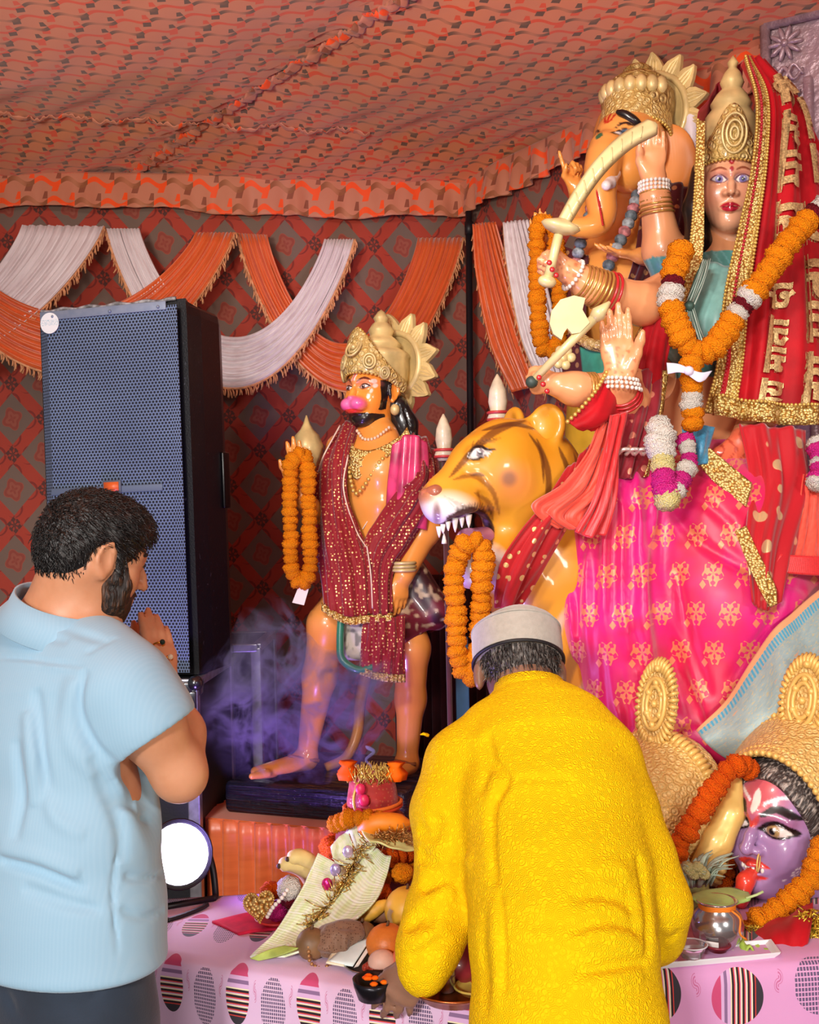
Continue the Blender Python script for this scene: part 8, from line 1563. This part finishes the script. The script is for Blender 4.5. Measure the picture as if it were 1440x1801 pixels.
# ---- right table
def crowned_head(cpx, skin, lipc, label, paint, s=.325, F=(-.75, -.66, .06), up=(.18, .06, 1), fin=.98):
    HF = Frame(P(*cpx), nrm(F), nrm(up), s); base = HF((-.05, 0, -.62)); r = root('crowned_goddess_head', (HF.o[0], HF.o[1], TZ), label, 'mask')
    V = Vol(HF.o - .23, HF.o + .23, .0034); head(V, HF, s, ears=False); V.loft(HF((-.08, 0, -.25)), np.array([HF((-.12, 0, 0))[0], HF((-.12, 0, 0))[1], TZ + .03]), (.065, .065), (.085, .085), [1, 0, 0], .03); 
    V.ell(HF((.36, 0, -.265)), np.array([.05, .085, .022]) * s, HF.A, .01 * s, True); V.half((0, 0, TZ + .006), (0, 0, -1)); V.build('face', M_gloss, r, lambda v: paint(Paint(HF.inv(v), skin)))
    # hair band
    H = Vol(HF.o - .23, HF.o + .23, .0045); H.ell(HF((-.06, 0, .14)), np.array([.445, .36, .39]) * s, HF.A, .01); H.ell(HF((-.12, 0, -.15)), np.array([.36, .345, .42]) * s, HF.A, .04); H.ell(HF((.42, 0, -.10)), np.array([.40, .34, .46]) * s, HF.A, .02, True); H.ell(HF((.40, 0, -.15)), np.array([.34, .5, .40]) * s, HF.A, .02, True); H.half((0, 0, TZ + .03), (0, 0, -1)); H.build('painted_hair', hair_mat('striped_hair', '#3a3230', '#b9aca2', HF.A[2] * .9 - HF.A[0] * .5 + .4 * HF.A[1], .4), r)
    # crown: flaring band from ear to ear over the top
    nu, nv = 24, 60; pts = np.zeros((nu, nv, 3)); th = np.linspace(-2.05, 2.05, nv)
    for i, t_ in enumerate(np.linspace(0, 1, nu)):
        for j, a in enumerate(th): rr = .45 + .21 * t_ + .05 * math.cos(a) * t_; x = .25 - .50 * t_ - .16 * (1 - math.cos(a)) * (1 - t_); pts[i, j] = HF((x, rr * .90 * math.sin(a), .06 + rr * math.cos(a)))
    sheet('crown_band', pts, M_goldc, r, .014)
    for i, rb in ((0, .008), (3, .006), (18, .006)): bead_string(r, [pts[i, j] + (pts[i, j] - HF.o) * .02 for j in range(0, nv, 2)], rb, M_goldk, 'crown_bead_row')
    for j in range(1, nv - 1): a = pts[-5, j]; b = pts[-1, j]; n_ = nrm(a - HF.o); MB().tube([a + n_ * .008, (a + b) / 2 + n_ * .011, b + (b - a) * .12 + n_ * .004], [.0065, .0075, .006], 6).build('crown_rib', M_goldk, r)
    H = MB(); H.lathe([(.62, 0), (.60, .12), (.45, .3), (.2, .4), (.01, .42)], (0, 0, 0), None, 30); obj('crown_back', HF(np.vstack(H.v)[:, [2, 1, 0]] * [-.9, .95, 1.0] + [-.27, 0, .16]), H.f, M_goldc, r)
    # oval fin
    fc = HF((-.18, 0, fin)); fx = HF.A[1]; fz = nrm(HF.A[2] - .12 * HF.A[0]); fo = np.cross(fx, fz); fo = fo if np.dot(fo, HF.A[0]) > 0 else -fo; out = [(.165 * s * math.cos(a), .30 * s * math.sin(a)) for a in np.linspace(0, 2 * math.pi, 40, endpoint=False)]; MB().prism(out, .02, [fx, fz, fo], fc).build('crown_fin', M_goldc, r, False)
    for k in range(40): a = 2 * math.pi * k / 40; e = fx * math.cos(a) * .175 * s + fz * math.sin(a) * .31 * s; MB().tube([fc + e * .78 + fo * .012, fc + e * 1.0 + fo * .010, fc + e * 1.12], [.005, .0062, .004], 5).build('fin_rib', M_goldk, r)
    for q in (.62, .42): MB().tube([fc + fo * .013 + fx * math.cos(a) * .165 * s * q + fz * math.sin(a) * .30 * s * q for a in np.linspace(0, 2 * math.pi, 32, endpoint=False)], .006, 6, closed=True).build('fin_oval', M_goldk, r)
    mb = MB(); rg = np.random.default_rng(4)
    for (x, z) in ((0, 0), (0, .05), (0, -.05), (.02, .025), (-.02, .025), (.02, -.025), (-.02, -.025), (0, .085), (0, -.085)): mb.ball(fc + fx * x + fz * z + fo * .012, .0095, 8, 6)
    mb.build('fin_beads', M_goldk, r, kind='stuff'); return r, HF
M_goldc = gold_mat('embossed_gold', '#f2d48a', '#dcb060', 60, .45, .08, .55); M_goldk = simple('bright_gold_paint', '#e8c06a', .42, .15, coat=.2)
def paint_purple(pt):
    p = pt.p; pt.mixm((vnoise(p, 5) - .3) * 1.2, hx('#8d6794'), .6); ell_yz(pt, (0, .25), (.16, .17), '#e0533c', .75, .9, .1); stroke_yz(pt, [(0, .13), (-.01, .28)], .03, '#f2e9dc', xmin=.1); stroke_yz(pt, [(-.05, .12), (0, .05), (.05, .12)], .02, '#d8432c', xmin=.1)
    for q in (-1, 1):
        ell_yz(pt, (.15 * q, .09), (.13, .06), '#a04a72', .5, .8, .1); paint_eye(pt, q, .3, .15, .025, .105, .058, '#a88a5a', '#140b10', tilt=.0, look=-.02, lidw=.015, white='#efe0da'); stroke_yz(pt, [(.05 * q, .11), (.14 * q, .175), (.27 * q, .12)], .026, '#1c1418', xmin=.05)
        for k in range(16):
            a = k / 15; y = .06 + .27 * a; z = .20 + .06 * math.sin(a * 3.1) - .22 * max(0, a - .6); d = np.linalg.norm(p - [.30 - .26 * a ** 2, y * q, z], axis=1); pt.mixm((.016 - np.hypot(p[:, 1] - y * q, p[:, 2] - z)) / .006 * (p[:, 0] > -.02), hx('#f2eaf0'))
        for k in range(8): z = .04 - .05 * k; x0 = .10 + .02 * k; d = np.hypot(p[:, 0] - x0, p[:, 2] - z); pt.mixm(np.where(p[:, 1] * q > .15, (.013 - d) / .006, 0), hx('#f2eaf0'))
        for k in range(9):
            a = k * 2 * math.pi / 8; rr = .034 if k < 8 else 0; d = np.hypot(p[:, 0] - .20 - rr * math.cos(a), p[:, 2] + .24 - rr * math.sin(a)); pt.mixm(np.where(p[:, 1] * q > .1, (.013 - d) / .006, 0), hx('#f6f0f2'))
    stroke_yz(pt, [(-.12, -.235), (0, -.215), (.12, -.235)], .024, '#d8382e', xmin=.1); stroke_yz(pt, [(-.10, -.31), (0, -.32), (.10, -.31)], .02, '#d8382e', xmin=.1); return pt.c
kh, KF = crowned_head((1375, 1448, 2.62), hx('#a884b4'), '#d8382e', 'purple-faced goddess head with gold crown and red tongue', paint_purple, fin=.86)
# tongue, teeth, nose ring
V = Vol(KF.o - .2, KF.o + .2, .004); V.chain([KF((.33, 0, -.29)), KF((.42, 0, -.34)), KF((.46, 0, -.46)), KF((.45, 0, -.53))], np.array([.05, .058, .05, .02]) * KF.s, .01); V.build('tongue', simple('tongue_red', '#e0402e', .3, coat=.5), kh)
for k in range(6): y = -.075 + .03 * k; MB().ball(KF((.368 - abs(y) * .35, y, -.258)), np.array([.012, .014, .022]) * KF.s, 8, 6, KF.A).build('tooth', simple('tooth_white', '#f3ece2', .3, coat=.4), kh)
MB().tube([KF((.40, .075 + .012 * math.sin(a), -.14 + .0 * a)) + KF.A[0] * .012 * math.sin(a) + KF.A[2] * (-.018 + .02 * math.cos(a)) for a in np.linspace(0, 2 * math.pi, 20, endpoint=False)], .002, 5, closed=True).build('nose_ring', M_goldk, kh)

def paint_goddess2(pt):
    for q in (-1, 1): paint_eye(pt, q, .3, .135, .03, .09, .045, '#5a4a3a', '#1a0d0a'); stroke_yz(pt, [(.05 * q, .11), (.13 * q, .15), (.23 * q, .11)], .018, '#2a1a14', xmin=.1)
    stroke_yz(pt, [(-.1, -.26), (0, -.25), (.1, -.26)], .03, '#c8303c', xmin=.1); return pt.c
gh, GF = crowned_head((1122, 1478, 2.70), hx('#eab48c'), '#d8382e', 'crowned peach-faced goddess head half hidden by the yellow tunic', paint_goddess2, .325, (-.80, -.58, .05), (.10, .06, 1))
V = Vol(P(1270, 1440, 2.6) - .22, P(1270, 1440, 2.6) + .22, .005); V.chain(PP([(1296, 1372, 2.60), (1286, 1430, 2.58), (1262, 1480, 2.57), (1225, 1530, 2.56)]), [.012, .03, .034, .02], .01)
for k in range(3): V.groove(PP([(1298 - k * 8, 1380, 2.555), (1284 - k * 9, 1440, 2.545), (1255 - k * 8, 1490, 2.535), (1222, 1525, 2.53)]), .006, .006)
V.build('crown_side_flare', M_goldk, gh)
garland('marigold_garland', PP([(1318, 1352, 2.56), (1300, 1345, 2.54), (1270, 1368, 2.53), (1240, 1412, 2.52), (1212, 1455, 2.51), (1190, 1500, 2.51), (1178, 1530, 2.52)]), .0245, 'marigold garland running down the golden crown beside the yellow tunic', 'd', .0235, seed=41)
garland('marigold_garland', PP([(1330, 1352, 2.66), (1308, 1390, 2.66), (1292, 1440, 2.66), (1282, 1490, 2.66), (1276, 1530, 2.66), (1272, 1552, 2.65)]), .0245, 'marigold garland hanging behind the purple face', 'd', .0235, seed=42)
garland('marigold_garland', PP([(1450, 1490, 2.46), (1432, 1535, 2.45), (1402, 1570, 2.44), (1372, 1595, 2.43), (1345, 1612, 2.43), (1325, 1632, 2.43), (1318, 1655, 2.43)]), .0265, 'marigold garland curving under the chin of the purple face', 'o', .025, seed=43)
# silver pot
c = onz(1262, 1668); rt = root('silver_pot', c, 'round silver pot with orange thread at its neck', 'pot'); MB().lathe([(.025, 0), (.03, .004), (.048, .025), (.054, .05), (.046, .075), (.034, .086), (.036, .094), (.042, .098), (.040, .100), (.032, .092), (.028, .08)], c, None, 34).build('pot_body', m_steel, rt)
for h in (.086, .089, .092): MB().tube([c + [.036 * math.cos(a), .036 * math.sin(a), h + .001 * math.sin(3 * a)] for a in np.linspace(0, 2 * math.pi, 26, endpoint=False)], .0022, 5, closed=True).build('orange_thread', simple('sacred_thread_orange', '#e8821c', .6), rt)
MB().tube(catmull([c + [.02, -.034, .088], c + [.034, -.045, .075], c + [.03, -.055, .05], c + [.045, -.05, .035]], 12), .0022, 5).build('thread_end', simple('sacred_thread_orange', '#e8821c', .6), rt)
q = c + [-.028, -.049, .028]; MB().box(q, (.034, .002, .010), [nrm([.88, -.48, 0]), nrm([.48, .88, 0]), np.array([0, 0, 1.])]).build('paper_label', simple('label_paper', '#e8e4e2', .6), rt, False)
# betel leaf on the pot
rt = root('betel_leaf', P(1262, 1580, 2.36), 'green betel leaf lying on the silver pot', 'leaf'); cloth('leaf_blade', [[(1218, 1574, 2.34), (1250, 1566, 2.37), (1285, 1562, 2.38), (1316, 1568, 2.36)], [(1216, 1580, 2.32), (1250, 1580, 2.32), (1285, 1580, 2.32), (1320, 1580, 2.33)], [(1226, 1588, 2.31), (1255, 1594, 2.29), (1285, 1592, 2.29), (1312, 1586, 2.32)]], simple('betel_green', '#9aba6a', .4, coat=.2, var=(16, .25)), rt, 20, 30, .002, 5); MB().tube(PP([(1312, 1580, 2.32), (1330, 1574, 2.32), (1342, 1568, 2.32)]), .0028, 6).build('leaf_stalk', simple('betel_stalk', '#b8cc8a', .5), rt)
# pineapple crown, lying pineapple and cream flowers
c = P(1235, 1560, 2.50); rt = root('pineapple', (c[0], c[1], TZ), 'pineapple with spiky grey green leaves between the heads', 'fruit'); MB().lathe([(.02, 0), (.042, .02), (.05, .05), (.046, .085), (.03, .10), (.01, .105)], (c[0] - .03, c[1] + .03, TZ), None, 20, lambda a, z: 1 + .05 * math.cos(9 * a + z * 200)).build('fruit_body', simple('pineapple_skin', '#8a8a4a', .6, var=(40, .4)), rt); rg = np.random.default_rng(14)
for k in range(30):
    a = rg.uniform(0, 6.28); rr = rg.uniform(.01, .04); p = np.array([c[0] - .02 + rr * math.cos(a), c[1] - .02 + rr * math.sin(a) * .6, TZ + .075]); d = np.array([math.cos(a) * .045, math.sin(a) * .03 - .01, rg.uniform(.03, .075)]); tt = catmull([p, p + d * .55 + [0, 0, .01], p + d + [math.cos(a) * .02, 0, -.005]], 8); MB().tube(tt, np.interp(np.linspace(0, 1, 8), [0, .3, 1], [.006, .008, .001]), 6, flat=(np.array([0, -.3, 1.]), .25)).build('crown_leaf', simple('pineapple_leaf', '#9fb09c', .5, var=(30, .3)), rt)
for k in range(6): flower('cream_flower', P(1208 + k * 6, 1524 + (k % 3) * 7, 2.44), .013, 'c', ('first', 'second', 'third', 'fourth', 'fifth', 'sixth')[k] + ' small cream flower from the yellow tunic beside the pineapple', group='cream flowers beside the pineapple')
# tray, bowl, small things
tr = root('white_tray', onz(1262, 1690), 'white plastic tray at the table edge', 'tray'); co = [onz(1150, 1706), onz(1368, 1686), onz(1352, 1664), onz(1180, 1676)]; cc = sum(co) / 4; v = []
for (s_, h) in ((.9, .003), (1.0, .012), (1.05, .013), (1.03, .009), (.92, .0)): v += [cc + (q - cc) * s_ + [0, 0, h] for q in [co[0], (co[0] + co[1]) / 2, co[1], (co[1] + co[2]) / 2, co[2], (co[2] + co[3]) / 2, co[3], (co[3] + co[0]) / 2]]
f = [(i * 8 + k, i * 8 + (k + 1) % 8, (i + 1) * 8 + (k + 1) % 8, (i + 1) * 8 + k) for i in range(4) for k in range(8)] + [tuple(range(7, -1, -1)), tuple(range(32, 40))]; obj('tray_shell', v, f, simple('white_plastic', '#e6e6ea', .35), tr, False)
c = onz(1216, 1684, TZ + .012); rt = root('glass_bowl', c, 'small clear glass bowl on the white tray', 'bowl'); g = MT('clear_glass', .05); g.b.inputs['Transmission Weight'].default_value = .9; g.b.inputs['IOR'].default_value = 1.3; g.col((.9, .92, .95)); MB().lathe([(.016, 0), (.02, .002), (.030, .026), (.032, .027), (.030, .024), (.018, .004), (.001, .004)], c, None, 26).build('bowl_shell', g.m, rt); MB().tube([c + [.031 * math.cos(a), .031 * math.sin(a), .0265] for a in np.linspace(0, 2 * math.pi, 26, endpoint=False)], .0014, 5, closed=True).build('bowl_rim', simple('glass_rim', '#d8dde2', .1), rt)
rt = platter('maroon_dish', onz(1262, 1672, TZ + .016), .024, .012, simple('maroon_plastic', '#7a2030', .35), 'tiny maroon dish before the silver pot')
rt = root('green_tissue', onz(1320, 1680), 'crumpled lime green paper on the tray', 'paper'); cloth('tissue', [[(1285, 1676, 2.31), (1300, 1655, 2.33), (1320, 1660, 2.33), (1362, 1676, 2.31)], [(1284, 1682, 2.285), (1310, 1672, 2.28), (1335, 1675, 2.28), (1364, 1682, 2.285)]], simple('lime_paper', '#b8dc5a', .5, var=(18, .3)), rt, 14, 30, .006, 16)
rt = root('red_velvet_cloth', onz(1380, 1680), 'folded bright red velvet cloth with gold fringe on the table', 'cloth'); cloth('velvet_fold', [[(1312, 1662, 2.36), (1350, 1625, 2.40), (1395, 1602, 2.42), (1430, 1590, 2.43)], [(1330, 1672, 2.32), (1362, 1645, 2.33), (1400, 1625, 2.34), (1428, 1615, 2.36)], [(1350, 1684, 2.30), (1378, 1680, 2.29), (1400, 1672, 2.29), (1418, 1660, 2.31)]], M_vel, rt, 30, 36, .004, 8); mb = MB(); rg = np.random.default_rng(17)
for k in range(520): p = P(rg.uniform(1405, 1448), rg.uniform(1600, 1682), 2.34 + rg.uniform(0, .05)); mb.tube([p, p + rg.normal(0, .012, 3) + [0, 0, -.006]], [.0022, .0012], 4)
for k in range(160): p = P(rg.uniform(1300, 1345), rg.uniform(1628, 1672), 2.39); mb.tube([p, p + rg.normal(0, .009, 3)], .0016, 4)
mb.build('gold_fringe', simple('tinsel_bright', '#d8b23a', .3, .6, var=(160, .5)), rt, kind='stuff')
mb = MB(); mb.box((P(1280, 1490, 2.88)[0], 2.88, .46), (.3, .1, .92), bev=.02); tag(mb.build('dark_backdrop_post', simple('dark_blue_cloth', '#16161f', .8, var=(9, .3)), None), 'dark cloth covered block behind the gap between the crowned heads', 'block')
# ================================================================ INCENSE SMOKE
def smoke(name, blobs, dens, scale, label, h=.03):
    pts = np.array([P(*b[:3]) for b in blobs]); rr = max(b[3] for b in blobs) + .05; V = Vol(pts.min(0) - rr, pts.max(0) + rr, h)
    for p, b in zip(pts, blobs): V.ell(p, (b[3], b[3] * .45, b[4] if len(b) > 4 else b[3]), None, .08)
    v, f = V.mesh(); m = bpy.data.materials.new(name + '_volume'); m.use_nodes = True; nt = m.node_tree; nt.nodes.remove(nt.nodes['Principled BSDF']); out = nt.nodes['Material Output']; pv = nt.nodes.new('ShaderNodeVolumePrincipled')
    pv.inputs['Color'].default_value = (.84, .74, 1.0, 1); pv.inputs['Anisotropy'].default_value = .2
    tc = nt.nodes.new('ShaderNodeTexCoord'); nz = nt.nodes.new('ShaderNodeTexNoise'); nz.inputs['Scale'].default_value = scale; nz.inputs['Detail'].default_value = 5; nz.inputs['Roughness'].default_value = .6; nz.inputs['Distortion'].default_value = 1.6; nt.links.new(tc.outputs['Object'], nz.inputs['Vector']); e = E(nt, nz.outputs[0]).sm(.44, .74) * dens
    # fade towards the outline of the cloud
    lo, hi = v.min(0), v.max(0); sp = nt.nodes.new('ShaderNodeSeparateXYZ'); nt.links.new(tc.outputs['Generated'], sp.inputs[0]); X_, Y_, Z_ = [E(nt, sp.outputs[i]) * 2 - 1 for i in range(3)]; fade = 1 - (X_ * X_ + Z_ * Z_ * .8).sqrt().sm(.35, 1.0); e = e * fade
    nt.links.new(e.s, pv.inputs['Density']); nt.links.new(pv.outputs[0], out.inputs['Volume']); o = obj(name, v, f, m, None); o['kind'] = 'stuff'; tag(o, label, 'smoke'); return o
smoke('incense_smoke', [(470, 1150, 3.45, .12, .2), (500, 1230, 3.45, .17, .2), (560, 1280, 3.45, .17, .18), (640, 1230, 3.45, .15, .16), (410, 1240, 3.4, .14, .16), (420, 1320, 3.4, .12, .14)], 34.0, 9.0, 'violet-lit incense smoke drifting before the statue legs')
for k, path in enumerate(([(688, 1668, 2.3), (690, 1645, 2.31), (684, 1625, 2.32), (690, 1600, 2.33)], [(652, 1352, 2.58), (646, 1338, 2.58), (654, 1322, 2.58), (648, 1312, 2.58)])):
    m = bpy.data.materials.new('wisp'); m.use_nodes = True; nt = m.node_tree; nt.nodes.remove(nt.nodes['Principled BSDF']); pv = nt.nodes.new('ShaderNodeVolumePrincipled'); pv.inputs['Color'].default_value = (.75, .72, 1, 1); pv.inputs['Density'].default_value = 60; nt.links.new(pv.outputs[0], nt.nodes['Material Output'].inputs['Volume'])
    mb = MB(); p = catmull(PP(path), 30); p[:, 0] += .004 * np.sin(np.linspace(0, 12, 30)); mb.tube(p, np.linspace(.002, .006, 30), 6); o = mb.build('smoke_wisp', m, None); o['kind'] = 'stuff'; tag(o, 'thin wisp of smoke rising past the orange' if k == 0 else 'thin wisp of smoke above the wrapped coconut', 'smoke')
